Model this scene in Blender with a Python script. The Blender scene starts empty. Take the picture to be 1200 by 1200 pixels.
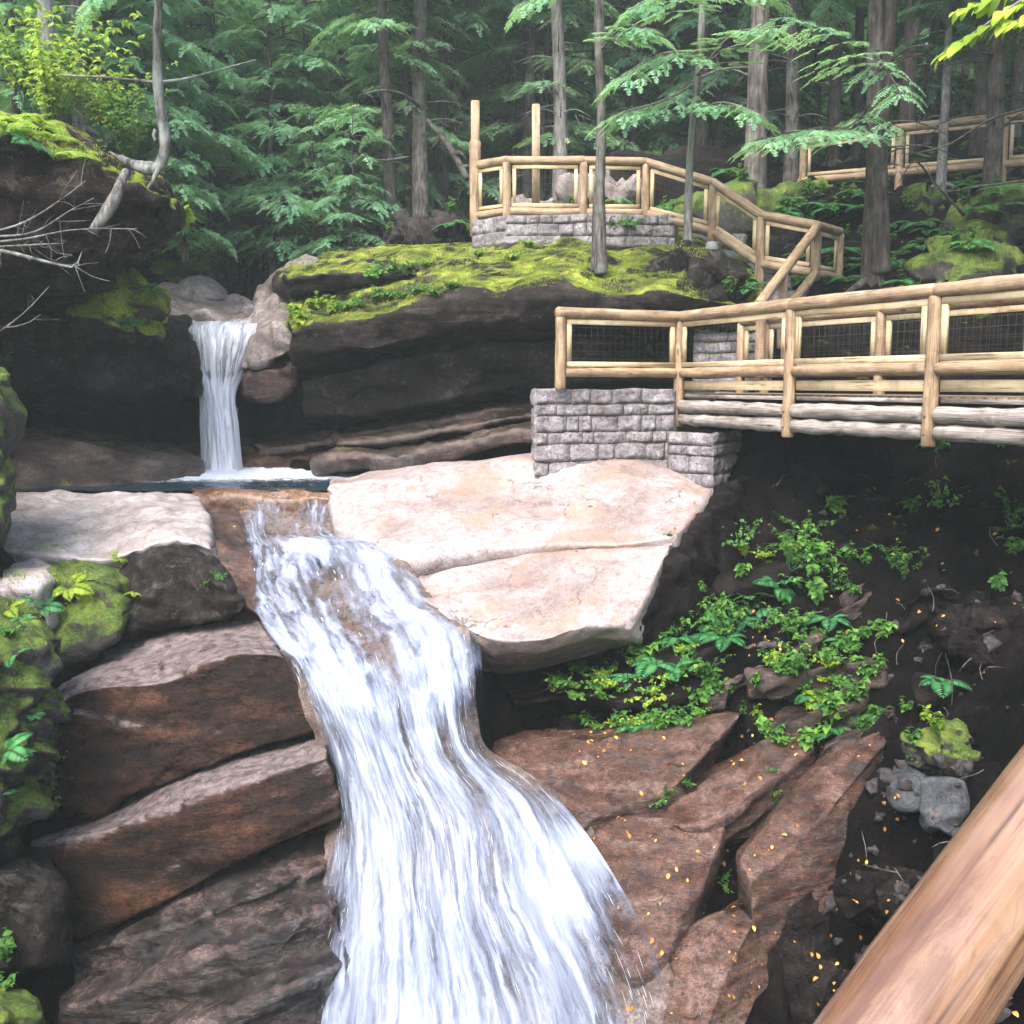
EXPO = 2.2
HAZE = .0021
import bpy, math, random
import numpy as np
from mathutils import Vector
random.seed(7)
rng = np.random.default_rng(7)
C = bpy.context.scene.collection
sc = bpy.context.scene
# ---------------------------------------------------------------- camera geometry (eye at the origin, x right, y away, z up)
F = 1200.0
PITCH = math.atan(150 / 1200)
cp, sp_ = math.cos(PITCH), math.sin(PITCH)

def P(px, py, Y):
    """point in the place at distance Y ahead that a tape survey from the path reads at that bearing"""
    a, b = (px - 600) / F, (600 - py) / F
    d = np.array([a, cp + b * sp_, -sp_ + b * cp])
    return d * (Y / d[1])

def ray_dir(px, py):
    a, b = (px - 600) / F, (600 - py) / F
    return Vector((a, cp + b * sp_, -sp_ + b * cp)).normalized()

# ---------------------------------------------------------------- noise
_perm = rng.permutation(256).astype(np.int64)
_perm = np.concatenate([_perm, _perm, _perm])
_g = rng.normal(size=(256, 3)); _g /= np.linalg.norm(_g, axis=1)[:, None]

def noise(p):
    p = np.asarray(p, dtype=np.float64)
    i = np.floor(p).astype(np.int64); f = p - i
    i &= 255
    u = f * f * f * (f * (f * 6 - 15) + 10)
    r = 0
    for dx in (0, 1):
        wx = u[..., 0] if dx else 1 - u[..., 0]
        for dy in (0, 1):
            wy = u[..., 1] if dy else 1 - u[..., 1]
            for dz in (0, 1):
                wz = u[..., 2] if dz else 1 - u[..., 2]
                h = _perm[_perm[_perm[(i[..., 0] + dx) & 255] + ((i[..., 1] + dy) & 255)] + ((i[..., 2] + dz) & 255)]
                g = _g[h]
                d = g[..., 0] * (f[..., 0] - dx) + g[..., 1] * (f[..., 1] - dy) + g[..., 2] * (f[..., 2] - dz)
                r = r + wx * wy * wz * d
    return r * 1.6

def fbm(p, o=3):
    r = 0; a = 1.0; q = np.asarray(p, dtype=np.float64)
    for _ in range(o):
        r = r + a * noise(q); a *= 0.5; q = q * 2.03 + 17.3
    return r

def cells(p, fr, seed=0.0, tilt=1.0):
    """broken-plate relief: every cell of a jittered lattice is one flat, slightly tilted facet"""
    q = np.asarray(p) * fr + seed * 7.31
    i = np.floor(q).astype(np.int64); best = np.full(q.shape[:-1], 1e9); val = np.zeros(q.shape[:-1])
    for dx in (-1, 0, 1):
        for dy in (-1, 0, 1):
            for dz in (-1, 0, 1):
                c = i + [dx, dy, dz]; ci = c & 255
                h = _perm[_perm[_perm[ci[..., 0]] + ci[..., 1]] + ci[..., 2]]
                g = _g[h]; g2 = _g[_perm[h + 91]]
                f = q - (c + .5 + .42 * g)
                d = (f * f).sum(-1); m = d < best
                v = g2[..., 0] + tilt * (f * _g[_perm[h + 37]]).sum(-1)
                val = np.where(m, v, val); best = np.where(m, d, best)
    return val

def unit(v):
    v = np.asarray(v, dtype=np.float64)
    return v / (np.linalg.norm(v, axis=-1, keepdims=True) + 1e-12)

# ---------------------------------------------------------------- scene bookkeeping
def mesh(name, verts, faces, mat, uv=None, smooth=True, parent=None, origin=None, attrs=None):
    """verts Nx3, faces MxK (all the same K); one mesh object with its origin at its foot"""
    verts = np.asarray(verts, dtype=np.float64); faces = np.asarray(faces, dtype=np.int32)
    if origin is None:
        origin = (0, 0, 0) if parent is not None else (verts[:, 0].mean(), verts[:, 1].mean(), verts[:, 2].min())
    origin = np.asarray(origin, dtype=np.float64)
    if parent is not None:
        origin = np.array(parent.get('_o', (0, 0, 0)), dtype=np.float64)
    v = (verts - origin).astype(np.float32)
    me = bpy.data.meshes.new(name)
    n, k = faces.shape
    me.vertices.add(len(v)); me.vertices.foreach_set('co', v.ravel())
    me.loops.add(n * k); me.loops.foreach_set('vertex_index', faces.ravel())
    me.polygons.add(n)
    me.polygons.foreach_set('loop_start', np.arange(0, n * k, k, dtype=np.int32))
    me.polygons.foreach_set('loop_total', np.full(n, k, dtype=np.int32))
    if smooth:
        me.polygons.foreach_set('use_smooth', np.ones(n, dtype=bool))
    if uv is not None:
        l = me.uv_layers.new(name='UVMap')
        l.data.foreach_set('uv', np.asarray(uv, dtype=np.float32)[faces.ravel()].ravel())
    if attrs:
        for an, av in attrs.items():
            at = me.attributes.new(an, 'FLOAT', 'POINT')
            at.data.foreach_set('value', np.asarray(av, dtype=np.float32))
    me.update(calc_edges=True)
    me.materials.append(mat)
    o = bpy.data.objects.new(name, me); C.objects.link(o)
    if parent is not None:
        o.parent = parent
    else:
        o.location = origin
    return o

def tag(o, label, cat, group=None, kind=None):
    o['label'] = label; o['category'] = cat
    if group: o['group'] = group
    if kind: o['kind'] = kind
    return o

def thing(name, label, cat, loc, group=None):
    o = bpy.data.objects.new(name, None); C.objects.link(o)
    o.location = [float(a) for a in loc]; o.empty_display_size = .2
    o['_o'] = [float(a) for a in loc]
    return tag(o, label, cat, group)

def dup(root, loc, rotz=0.0, scale=1.0, label=None, group=None, tilt=(0, 0)):
    r = root.copy(); C.objects.link(r)
    r.location = [float(a) for a in loc]; r.rotation_euler = (tilt[0], tilt[1], rotz); r.scale = (scale,) * 3
    if label: r['label'] = label
    if group: r['group'] = group
    for ch in list(root.children):
        c = ch.copy(); C.objects.link(c); c.parent = r
        for g in list(ch.children):
            d = g.copy(); C.objects.link(d); d.parent = c
    return r

class MB:
    """gathers quads (and tubes, beams) into one mesh"""
    def __init__(s): s.v = []; s.f = []; s.uv = []; s.n = 0
    def add(s, v, f, uv=None):
        v = np.asarray(v, float); f = np.asarray(f, int)
        s.v.append(v); s.f.append(f + s.n); s.n += len(v)
        s.uv.append(np.zeros((len(v), 2)) if uv is None else np.asarray(uv, float))
        return s
    def build(s, name, mat, parent=None, smooth=True, **k):
        return mesh(name, np.concatenate(s.v), np.concatenate(s.f), mat, uv=np.concatenate(s.uv), parent=parent, smooth=smooth, **k)

def resample(pts, n):
    """smooth curve through pts, n samples at even chord parameter"""
    pts = np.asarray(pts, float)
    d = np.r_[0, np.cumsum(np.linalg.norm(np.diff(pts, axis=0), axis=1))]
    return hermite(pts[None], d, np.linspace(0, d[-1], n))[0]

def hermite(rows, t, s):
    """rows KxNx3 sampled at parameters t -> KxSx3 at s (monotone-ish cubic)"""
    rows = np.asarray(rows, float)
    dt = np.diff(t)[None, :, None]
    sl = np.diff(rows, axis=1) / dt
    m = np.zeros_like(rows)
    m[:, 0] = sl[:, 0]; m[:, -1] = sl[:, -1]
    if rows.shape[1] > 2:
        w0 = dt[:, 1:]; w1 = dt[:, :-1]
        m[:, 1:-1] = (sl[:, :-1] * w0 + sl[:, 1:] * w1) / (w0 + w1)
    i = np.clip(np.searchsorted(t, s, side='right') - 1, 0, len(t) - 2)
    h = (t[i + 1] - t[i]); x = ((s - t[i]) / h)[None, :, None]; h = h[None, :, None]
    a, b = rows[:, i], rows[:, i + 1]; ma, mb = m[:, i], m[:, i + 1]
    return a * (2 * x**3 - 3 * x**2 + 1) + ma * h * (x**3 - 2 * x**2 + x) + b * (-2 * x**3 + 3 * x**2) + mb * h * (x**3 - x**2)

def tube(mb, pts, rad, seg=12, n=None, wob=0.0, freq=3.0, cap=True, seed=0.0):
    """log / branch: closed round tube along pts with radius list"""
    pts = np.asarray(pts, float)
    L = np.linalg.norm(np.diff(pts, axis=0), axis=1).sum()
    n = n or max(3, int(L / .12))
    rad = np.atleast_1d(np.asarray(rad, float))
    if len(rad) == 1: rad = np.repeat(rad, len(pts))
    if len(rad) != len(pts): rad = np.interp(np.linspace(0, 1, len(pts)), np.linspace(0, 1, len(rad)), rad)
    d0 = np.r_[0, np.cumsum(np.linalg.norm(np.diff(pts, axis=0), axis=1))]
    c = resample(pts, n)
    r = np.interp(np.linspace(0, d0[-1], n), d0, rad)
    T = unit(np.gradient(c, axis=0))
    ref = np.array([0, 0, 1.0]) if abs(T[0, 2]) < .8 else np.array([1.0, 0, 0])
    A = np.empty_like(T); A[0] = unit(np.cross(T[0], ref))
    for i in range(1, len(T)): A[i] = unit(A[i - 1] - T[i] * (A[i - 1] @ T[i]))
    B = np.cross(T, A)
    if cap:
        e = r[0] * .25; e2 = r[-1] * .25
        c = np.vstack([c[0] - T[0] * 0, c[0] - T[0] * 0, c, c[-1], c[-1]])
        c[2] = c[2] + T[0] * e; c[1] = c[1] + T[0] * .0; c[-3] = c[-3] - T[-1] * e2
        r = np.r_[1e-4, r[0] * .8, r, r[-1] * .8, 1e-4]
        A = np.vstack([A[:1], A[:1], A, A[-1:], A[-1:]]); B = np.vstack([B[:1], B[:1], B, B[-1:], B[-1:]])
        n += 4
    th = np.linspace(0, 2 * np.pi, seg + 1)[:-1]
    ring = np.cos(th)[None, :, None] * A[:, None] + np.sin(th)[None, :, None] * B[:, None]
    v = c[:, None] + ring * r[:, None, None]
    if wob:
        v = v + ring * (wob * fbm(v * freq + seed, 2))[..., None] * np.minimum(1, r / r.max())[:, None, None]
    dd = np.r_[0, np.cumsum(np.linalg.norm(np.diff(c, axis=0), axis=1))]
    uv = np.stack([np.broadcast_to(th / (2 * np.pi) * 2 * np.pi * r.max(), (n, seg)), np.broadcast_to(dd[:, None] + seed * 1.7, (n, seg))], -1)
    idx = np.arange(n * seg).reshape(n, seg)
    a = idx[:-1]; b = idx[1:]
    f = np.stack([a, np.roll(a, -1, 1), np.roll(b, -1, 1), b], -1).reshape(-1, 4)
    mb.add(v.reshape(-1, 3), f, uv.reshape(-1, 2))
    return mb

def beam(mb, p0, p1, w, h, up=(0, 0, 1), bev=.004):
    """sawn board from p0 to p1: w across, h along 'up', arrises taken off"""
    p0 = np.asarray(p0, float); p1 = np.asarray(p1, float)
    T = unit(p1 - p0); S = unit(np.cross(T, up)); U = np.cross(S, T)
    w2, h2 = w / 2, h / 2; b = min(bev, w2 * .4, h2 * .4)
    prof = [(-w2 + b, -h2), (w2 - b, -h2), (w2, -h2 + b), (w2, h2 - b), (w2 - b, h2), (-w2 + b, h2), (-w2, h2 - b), (-w2, -h2 + b)]
    cen = [(0, 0)] * 8
    L = np.linalg.norm(p1 - p0)
    rings = [(0, cen), (0, prof), (L, prof), (L, cen)]
    v = np.array([p0 + T * t + S * x + U * y for t, pr in rings for x, y in pr])
    o = random.random() * 9
    per = np.array([x + y + o for x, y in prof])
    uv = np.array([(per[i], t + o * 3) for t, _ in rings for i in range(8)])
    f = [(r * 8 + i, r * 8 + (i + 1) % 8, (r + 1) * 8 + (i + 1) % 8, (r + 1) * 8 + i) for r in range(3) for i in range(8)]
    mb.add(v, f, uv); return mb

def loft(rows, res=.06, smooth=2, closed=True, caps=True, back=3.0):
    """solid rock from cross-rows of survey points (top back, top front, foot front, foot back...)"""
    rows = np.array([[p if len(p) == 3 and isinstance(p, np.ndarray) else P(*p) for p in r] for r in rows])
    d = np.linalg.norm(np.diff(rows, axis=1), axis=2).mean(0)
    t = np.r_[0, np.cumsum(d)]
    N = max(6, int(t[-1] / res))
    g = hermite(rows, t, np.linspace(0, t[-1], N))
    out = []
    K = len(g); last = K if closed else K - 1
    for k in range(last):
        a, b = g[k], g[(k + 1) % K]
        D = np.linalg.norm(b - a, axis=1).mean()
        rr = res if (k < K - 1 - (1 if closed and K > 3 else 0) or not closed) else res * back
        m = max(2, int(D / rr))
        s = np.linspace(0, 1, m + 1)[:-1, None, None]
        out.append(a[None] * (1 - s) + b[None] * s)
    if not closed: out.append(g[-1:])
    G = np.concatenate(out)
    if caps and closed:
        cl, cr = G[:, 0].mean(0), G[:, -1].mean(0)
        m = 8
        s = (np.linspace(1, 0, m + 1)[:-1] ** .7)
        Lc = np.stack([cl + (G[:, 0] - cl) * (1 - q) for q in s], 1)
        Rc = np.stack([cr + (G[:, -1] - cr) * (1 - q) for q in s[::-1]], 1)
        G = np.concatenate([Lc, G, Rc], 1)
    for _ in range(smooth):
        if closed:
            H = (np.roll(G, 1, 0) + np.roll(G, -1, 0)) * .25 + G * .5
        else:
            H = G.copy(); H[1:-1] = (G[2:] + G[:-2]) * .25 + G[1:-1] * .5
        K2 = H.copy(); K2[:, 1:-1] = (H[:, 2:] + H[:, :-2]) * .25 + H[:, 1:-1] * .5
        G = K2
    return G

def gnormals(G, closed=True):
    if closed:
        dr = np.roll(G, -1, 0) - np.roll(G, 1, 0)
    else:
        dr = np.gradient(G, axis=0)
    dc = np.gradient(G, axis=1)
    n = np.cross(dr, dc)
    return n / (np.linalg.norm(n, axis=-1, keepdims=True) + 1e-9)

def gfaces(R, N, closed):
    idx = np.arange(R * N).reshape(R, N)
    if closed:
        a = idx; b = np.roll(idx, -1, 0)
    else:
        a = idx[:-1]; b = idx[1:]
    return np.stack([a[:, :-1], b[:, :-1], b[:, 1:], a[:, 1:]], -1).reshape(-1, 4)

def basis(nb):
    nb = unit(nb); a = unit(np.cross(nb, (0.3, .9, .1))); b = np.cross(nb, a)
    return np.stack([a, b, nb])

def roughen(G, closed, big=.10, mid=.035, fine=.012, strata=0.0, nb=(-.3, -.15, 1), sfreq=5.0, crack=0.0, cfreq=.9, seed=0.0, facet=.05, ffreq=1.5):
    n = gnormals(G, closed)
    if closed:   # make sure normals point out of the solid
        c = G.mean(0, keepdims=True)
        if ((G - c) * n).sum(-1).mean() < 0: n = -n
    elif (n[..., 1] * -1 + n[..., 2]).mean() < 0: n = -n
    p = G + seed * 13.7
    h = big * fbm(p * .8, 2) + mid * fbm(p * 3.1 + 5, 3) + fine * fbm(p * 13, 2)
    if strata:
        M = basis(nb)
        q = p @ M.T
        q = q + .12 * fbm(p * 1.1 + 9, 2)[..., None]
        s = noise(q * np.array([.35, .35, sfreq]))
        s2 = noise(q * np.array([.8, .8, sfreq * 2.7]) + 31)
        h = h + strata * (np.tanh(s * 5) + .35 * np.tanh(s2 * 4))
    if facet:
        Mf = basis(nb); q = p @ Mf.T + .08 * fbm(p * 2.2 + 3, 2)[..., None]
        h = h + facet * cells(q, np.array([ffreq, ffreq, ffreq * 1.9]), seed) + facet * .22 * cells(q, np.array([3.0, 3.0, 5.0]) * (ffreq / 1.5), seed + 5)
    if crack:
        cell = fbm(p * cfreq * np.array([1, 1, 1.6]) + 77, 3)
        h = h - crack * np.exp(-(cell / .035) ** 2)
    G = G + n * h[..., None]
    if closed: H = (np.roll(G, 1, 0) + np.roll(G, -1, 0)) * .2 + G * .6
    else:
        H = G.copy(); H[1:-1] = (G[2:] + G[:-2]) * .2 + G[1:-1] * .6
    K2 = H.copy(); K2[:, 1:-1] = (H[:, 2:] + H[:, :-2]) * .2 + H[:, 1:-1] * .6
    return K2, n

ROCKS = []
def rock(name, label, cat, rows, mat, res=.06, smooth=2, closed=True, caps=True, group=None, kind=None, back=3.0, **kw):
    G = loft(rows, res, smooth, closed, caps, back)
    G, n = roughen(G, closed, **kw)
    f = gfaces(G.shape[0], G.shape[1], closed)
    # faces must look outwards for the moss shader
    v = G.reshape(-1, 3)
    k = len(f) // 3
    fn = np.cross(v[f[:, 1]] - v[f[:, 0]], v[f[:, 2]] - v[f[:, 0]])
    if (fn * n.reshape(-1, 3)[f[:, 0]]).sum() < 0: f = f[:, ::-1]
    o = mesh(name, v, f, mat)
    tag(o, label, cat, group, kind)
    ROCKS.append(o)
    return o

def off(row, dx=0, dy=0, dz=0):
    return [(p if isinstance(p, np.ndarray) else P(*p)) + np.array([dx, dy, dz], float) for p in row]
# ================================================================ materials
class NT:
    def __init__(s, name):
        s.m = bpy.data.materials.new(name); s.m.use_nodes = True
        s.t = s.m.node_tree; s.t.nodes.clear()
        s.out = s.n('ShaderNodeOutputMaterial')
    def n(s, ty, **k):
        x = s.t.nodes.new(ty)
        for a, b in k.items():
            if a.startswith('i_'):
                x.inputs[a[2:].replace('_', ' ')].default_value = b
            else: setattr(x, a, b)
        return x
    def l(s, a, b): s.t.links.new(a, b)
    def pos(s): return s.n('ShaderNodeNewGeometry').outputs['Position']
    def mapping(s, vec, scale=(1, 1, 1), rot=(0, 0, 0), loc=(0, 0, 0)):
        m = s.n('ShaderNodeMapping'); s.l(vec, m.inputs['Vector'])
        m.inputs['Scale'].default_value = scale; m.inputs['Rotation'].default_value = rot; m.inputs['Location'].default_value = loc
        return m.outputs[0]
    def noise(s, vec, scale, detail=5, rough=.6, dist=0.0):
        x = s.n('ShaderNodeTexNoise'); s.l(vec, x.inputs['Vector'])
        x.inputs['Scale'].default_value = scale; x.inputs['Detail'].default_value = detail
        x.inputs['Roughness'].default_value = rough; x.inputs['Distortion'].default_value = dist
        return x.outputs['Fac']
    def ramp(s, fac, stops, interp='LINEAR'):
        r = s.n('ShaderNodeValToRGB'); s.l(fac, r.inputs[0]); e = r.color_ramp.elements
        r.color_ramp.interpolation = interp
        while len(e) < len(stops): e.new(.5)
        for a, (p, c) in zip(e, stops):
            a.position = p
            a.color = (c, c, c, 1) if not hasattr(c, '__len__') else (*c, 1)
        return r.outputs[0]
    def mix(s, fac, a, b, mode='MIX'):
        m = s.n('ShaderNodeMix', data_type='RGBA', blend_type=mode)
        for v, i in ((fac, 0), (a, 6), (b, 7)):
            if hasattr(v, 'links'): s.l(v, m.inputs[i])
            elif i == 0: m.inputs[0].default_value = v
            else: m.inputs[i].default_value = (*v, 1)
        return m.outputs[2]
    def math(s, op, a, b=0.0, c=0.0, clamp=False):
        m = s.n('ShaderNodeMath', operation=op, use_clamp=clamp)
        for v, i in ((a, 0), (b, 1), (c, 2)):
            if hasattr(v, 'links'): s.l(v, m.inputs[i])
            else: m.inputs[i].default_value = v
        return m.outputs[0]
    def bump(s, h, strength=.5, dist=.05, normal=None):
        b = s.n('ShaderNodeBump'); s.l(h, b.inputs['Height'])
        b.inputs['Strength'].default_value = strength; b.inputs['Distance'].default_value = dist
        if normal is not None: s.l(normal, b.inputs['Normal'])
        return b.outputs[0]
    def bsdf(s, col, rough, normal=None, spec=.5, **k):
        p = s.n('ShaderNodeBsdfPrincipled')
        for v, i in ((col, 'Base Color'), (rough, 'Roughness')):
            if hasattr(v, 'links'): s.l(v, p.inputs[i])
            else: p.inputs[i].default_value = (*v, 1) if hasattr(v, '__len__') else v
        p.inputs['Specular IOR Level'].default_value = spec
        if normal is not None: s.l(normal, p.inputs['Normal'])
        for a, b in k.items(): p.inputs[a.replace('_', ' ')].default_value = b
        return p
    def done(s, sh): s.l(sh, s.out.inputs[0]); return s.m

MOSS = ((.035, .055, .012), (.12, .20, .025), (.30, .36, .05))

def rock_mat(name, cols, rough=(.35, .75), moss=0.0, cap=None, streak=None, stain=None, lichen=0.0, bump=.6, mosscols=MOSS, low=.2, side=False, sc1=1.0, spec=.5, coat=0.0, grain=1.0):
    """cols: dark, mid, light rock tones; streak=(rot xyz, scale) lays thin bands along the bedding"""
    t = NT(name); p = t.pos()
    big = t.noise(p, .9 * sc1, 6, .62, .4)
    fine = t.noise(p, 9 * sc1, 8, .7)
    speck = t.noise(p, 60, 3, .8)
    blot = t.noise(p, 5.5, 7, .75, .6)
    vec = p
    if streak:
        vec = t.mapping(p, scale=streak[1], rot=streak[0])
    band = t.noise(vec, 1.0, 7, .65, .3)
    f = t.math('ADD', t.math('MULTIPLY', big, .5), t.math('MULTIPLY', band, .5))
    col = t.ramp(f, [(.41, cols[0]), (.50, cols[1]), (.59, cols[2])])
    col = t.mix(t.ramp(fine, [(.38, .75), (.56, 0.0)]), col, cols[0], 'MIX')
    col = t.mix(.75, col, t.ramp(speck, [(.38, .45), (.58, 1.0)]), 'MULTIPLY')
    mid_ = t.noise(vec if streak else p, 20, 7, .8, .3)
    col = t.mix(grain, col, t.ramp(mid_, [(.40, .42), (.50, .95), (.60, 1.25)]), 'MULTIPLY')
    col = t.mix(t.ramp(blot, [(.40, .55), (.52, 0.0)]), col, tuple((a + b) / 2 for a, b in zip(cols[0], cols[1])))
    if stain:
        s = t.noise(t.mapping(p, scale=(1, 1, .5)), 1.3, 5, .6, .6)
        col = t.mix(t.ramp(s, [(.50, 0.0), (.64, .6)]), col, stain)
    if lichen:
        v = t.noise(p, 5.5, 9, .75, .8)
        col = t.mix(t.math('MULTIPLY', t.ramp(v, [(.56, 0.0), (.62, 1.0)]), lichen), col, (.42, .43, .38))
    # hairline cracks
    vo = t.n('ShaderNodeTexVoronoi', feature='DISTANCE_TO_EDGE')
    wv = t.n('ShaderNodeVectorMath', operation='ADD'); t.l(vec if streak else p, wv.inputs[0])
    nn = t.n('ShaderNodeTexNoise'); t.l(p, nn.inputs['Vector']); nn.inputs['Scale'].default_value = 2.5; nn.inputs['Detail'].default_value = 4
    t.l(nn.outputs['Color'], wv.inputs[1]); t.l(wv.outputs[0], vo.inputs['Vector']); vo.inputs['Scale'].default_value = .8
    crk = t.ramp(vo.outputs['Distance'], [(.0, 1.0), (.012, 0.0)])
    cm = t.ramp(t.noise(p, 1.7, 2), [(.5, 0.0), (.6, .8)])
    crk = t.math('MULTIPLY', crk, cm)
    col = t.mix(crk, col, tuple(c * .3 for c in cols[0]))
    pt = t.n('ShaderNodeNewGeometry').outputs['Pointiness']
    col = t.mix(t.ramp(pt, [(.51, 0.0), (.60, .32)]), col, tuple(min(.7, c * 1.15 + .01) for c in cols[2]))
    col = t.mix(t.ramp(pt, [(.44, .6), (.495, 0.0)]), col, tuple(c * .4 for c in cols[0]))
    if cap:   # up-facing tops paler: top light painted into the colour over worn tone, noise-broken
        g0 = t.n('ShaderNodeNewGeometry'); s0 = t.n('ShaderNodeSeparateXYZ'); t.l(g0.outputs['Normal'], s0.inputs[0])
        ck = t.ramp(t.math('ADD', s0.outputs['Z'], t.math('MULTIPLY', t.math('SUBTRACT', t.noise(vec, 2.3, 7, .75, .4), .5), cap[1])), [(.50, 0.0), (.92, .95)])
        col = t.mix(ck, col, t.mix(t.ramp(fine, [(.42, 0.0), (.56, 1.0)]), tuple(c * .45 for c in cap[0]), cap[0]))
    rg = t.ramp(t.noise(p, 2.2, 6, .7), [(.35, rough[0]), (.65, rough[1])])
    h = t.math('ADD', t.math('MULTIPLY', fine, .5), t.math('MULTIPLY', band, .6))
    h = t.math('ADD', h, t.math('MULTIPLY', speck, .06))
    h = t.math('SUBTRACT', h, t.math('MULTIPLY', crk, .35))
    if moss:
        g = t.n('ShaderNodeNewGeometry'); sx = t.n('ShaderNodeSeparateXYZ'); t.l(g.outputs['Normal'], sx.inputs[0])
        up = sx.outputs['Z']
        if side: up = t.math('MULTIPLY', t.math('ADD', up, .7), .7)
        mn = t.math('ADD', t.math('MULTIPLY', up, .55), t.math('MULTIPLY', t.noise(p, 1.6, 8, .72, .5), 1.0))
        mk = t.ramp(t.math('ADD', mn, moss - 1.0), [(.0, 0.0), (.10, 1.0)])
        tex = t.noise(p, 30, 8, .8); tex2 = t.noise(p, 2.2, 6, .7)
        mc = t.ramp(t.math('ADD', t.math('MULTIPLY', tex, .5), t.math('MULTIPLY', tex2, .5)), [(.41, mosscols[0]), (.5, mosscols[1]), (.59, mosscols[2])])
        lit = t.ramp(t.noise(p, 3.6, 9, .8, .7), [(.54, 0.0), (.60, .75)])
        mc = t.mix(lit, mc, (.085, .055, .03))
        col = t.mix(mk, col, mc)
        rg = t.mix(mk, rg, (.9, .9, .9))
        h = t.math('ADD', h, t.math('MULTIPLY', t.math('MULTIPLY', mk, tex), .9))
    grit = t.math('ADD', t.noise(p, 34, 6, .75), t.math('MULTIPLY', t.noise(vec, 6.0, 6, .7), .8))
    nb = t.bump(h, min(1.0, bump), .10)
    nb = t.bump(grit, min(1.0, bump * .9), .06 if coat else .035, nb)
    b = t.bsdf(col, rg, nb, spec=spec)
    if coat:
        wet = t.ramp(t.noise(vec, 2.1, 8, .75, .5), [(.47, .05), (.56, 1.0)])
        t.l(t.math('MULTIPLY', wet, coat), b.inputs['Coat Weight']); b.inputs['Coat IOR'].default_value = 1.75; b.inputs['Coat Roughness'].default_value = .07; t.l(nb, b.inputs['Coat Normal'])
    return t.done(b.outputs[0])

def wood_mat(name, c0, c1, c2, rough=.6, scale=1.0, spec=.4, grey=0.0):
    t = NT(name)
    uv = t.n('ShaderNodeUVMap').outputs[0]
    g = t.noise(t.mapping(uv, scale=(70 * scale, 2.2 * scale, 1)), 1.0, 5, .6, .6)
    pz = t.pos()
    big = t.noise(t.mapping(uv, scale=(7, 1.6, 1)), 1.0, 4, .6, .5)
    f = t.math('ADD', t.math('MULTIPLY', g, .45), t.math('MULTIPLY', big, .55))
    col = t.ramp(f, [(.34, c0), (.48, c1), (.62, c2)])
    ck = t.noise(t.mapping(uv, scale=(38, 1.3, 1), loc=(5, 2, 0)), 1.0, 4, .5, .2)
    col = t.mix(t.ramp(ck, [(.60, 0.0), (.67, .8)]), col, tuple(c * .22 for c in c0))
    pat = t.noise(t.mapping(uv, scale=(9, 3.2, 1), loc=(1, 4, 0)), 1.0, 6, .7, 1.0)
    col = t.mix(t.ramp(pat, [(.50, 0.0), (.58, .55)]), col, tuple((a * .5 + b * .5) for a, b in zip(c0, c1)))
    # knots
    vo = t.n('ShaderNodeTexVoronoi'); t.l(t.mapping(uv, scale=(5.0, 1.9, 1)), vo.inputs['Vector']); vo.inputs['Scale'].default_value = 1.0
    kn = t.ramp(vo.outputs['Distance'], [(.06, 1.0), (.16, 0.0)])
    col = t.mix(t.math('MULTIPLY', kn, .75), col, tuple(c * .35 for c in c0))
    dirt = t.noise(pz, 3.3, 6, .7)
    col = t.mix(t.ramp(dirt, [(.5, 0.0), (.72, .6)]), col, tuple(c * .45 for c in c0))
    if grey:
        col = t.mix(t.ramp(t.noise(pz, 1.4, 5), [(.4, 0.0), (.6, grey)]), col, (.30, .28, .26))
    b = t.bsdf(col, rough, t.bump(t.math('ADD', g, t.math('MULTIPLY', big, .8)), .35, .012), spec=spec)
    return t.done(b.outputs[0])

def leaf_mat(name, c0, c1, c2, trans=.35, scale=1.2, gloss=.25, obj=True):
    t = NT(name)
    at = t.n('ShaderNodeAttribute', attribute_name='tint').outputs['Fac']
    oi = t.n('ShaderNodeObjectInfo').outputs['Random']
    p = t.pos()
    nz = t.noise(p, scale, 3, .6)
    f = t.math('ADD', t.math('MULTIPLY', at, .5), t.math('ADD', t.math('MULTIPLY', nz, .5), t.math('MULTIPLY', t.math('SUBTRACT', oi, .5), .12)))
    col = t.ramp(f, [(.2, c0), (.5, c1), (.8, c2)])
    d = t.bsdf(col, .55, spec=gloss)
    tr = t.n('ShaderNodeBsdfTranslucent'); t.l(t.mix(.5, col, (.42, .60, .14), 'MIX'), tr.inputs[0])
    m = t.n('ShaderNodeMixShader'); m.inputs[0].default_value = trans
    t.l(d.outputs[0], m.inputs[1]); t.l(tr.outputs[0], m.inputs[2])
    return t.done(m.outputs[0])

def bark_mat(name, c0, c1, c2, lich=.3):
    t = NT(name)
    tc = t.n('ShaderNodeTexCoord').outputs['Object']
    v = t.noise(t.mapping(tc, scale=(16, 16, 2.6)), 1.0, 6, .65, .4)
    b2 = t.noise(tc, 2.2, 4, .6)
    col = t.ramp(v, [(.36, c0), (.5, c1), (.66, c2)])
    col = t.mix(t.math('MULTIPLY', t.ramp(b2, [(.48, 0.0), (.6, 1.0)]), lich), col, (.28, .31, .27))
    b = t.bsdf(col, .85, t.bump(v, .9, .03), spec=.2)
    return t.done(b.outputs[0])

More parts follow.
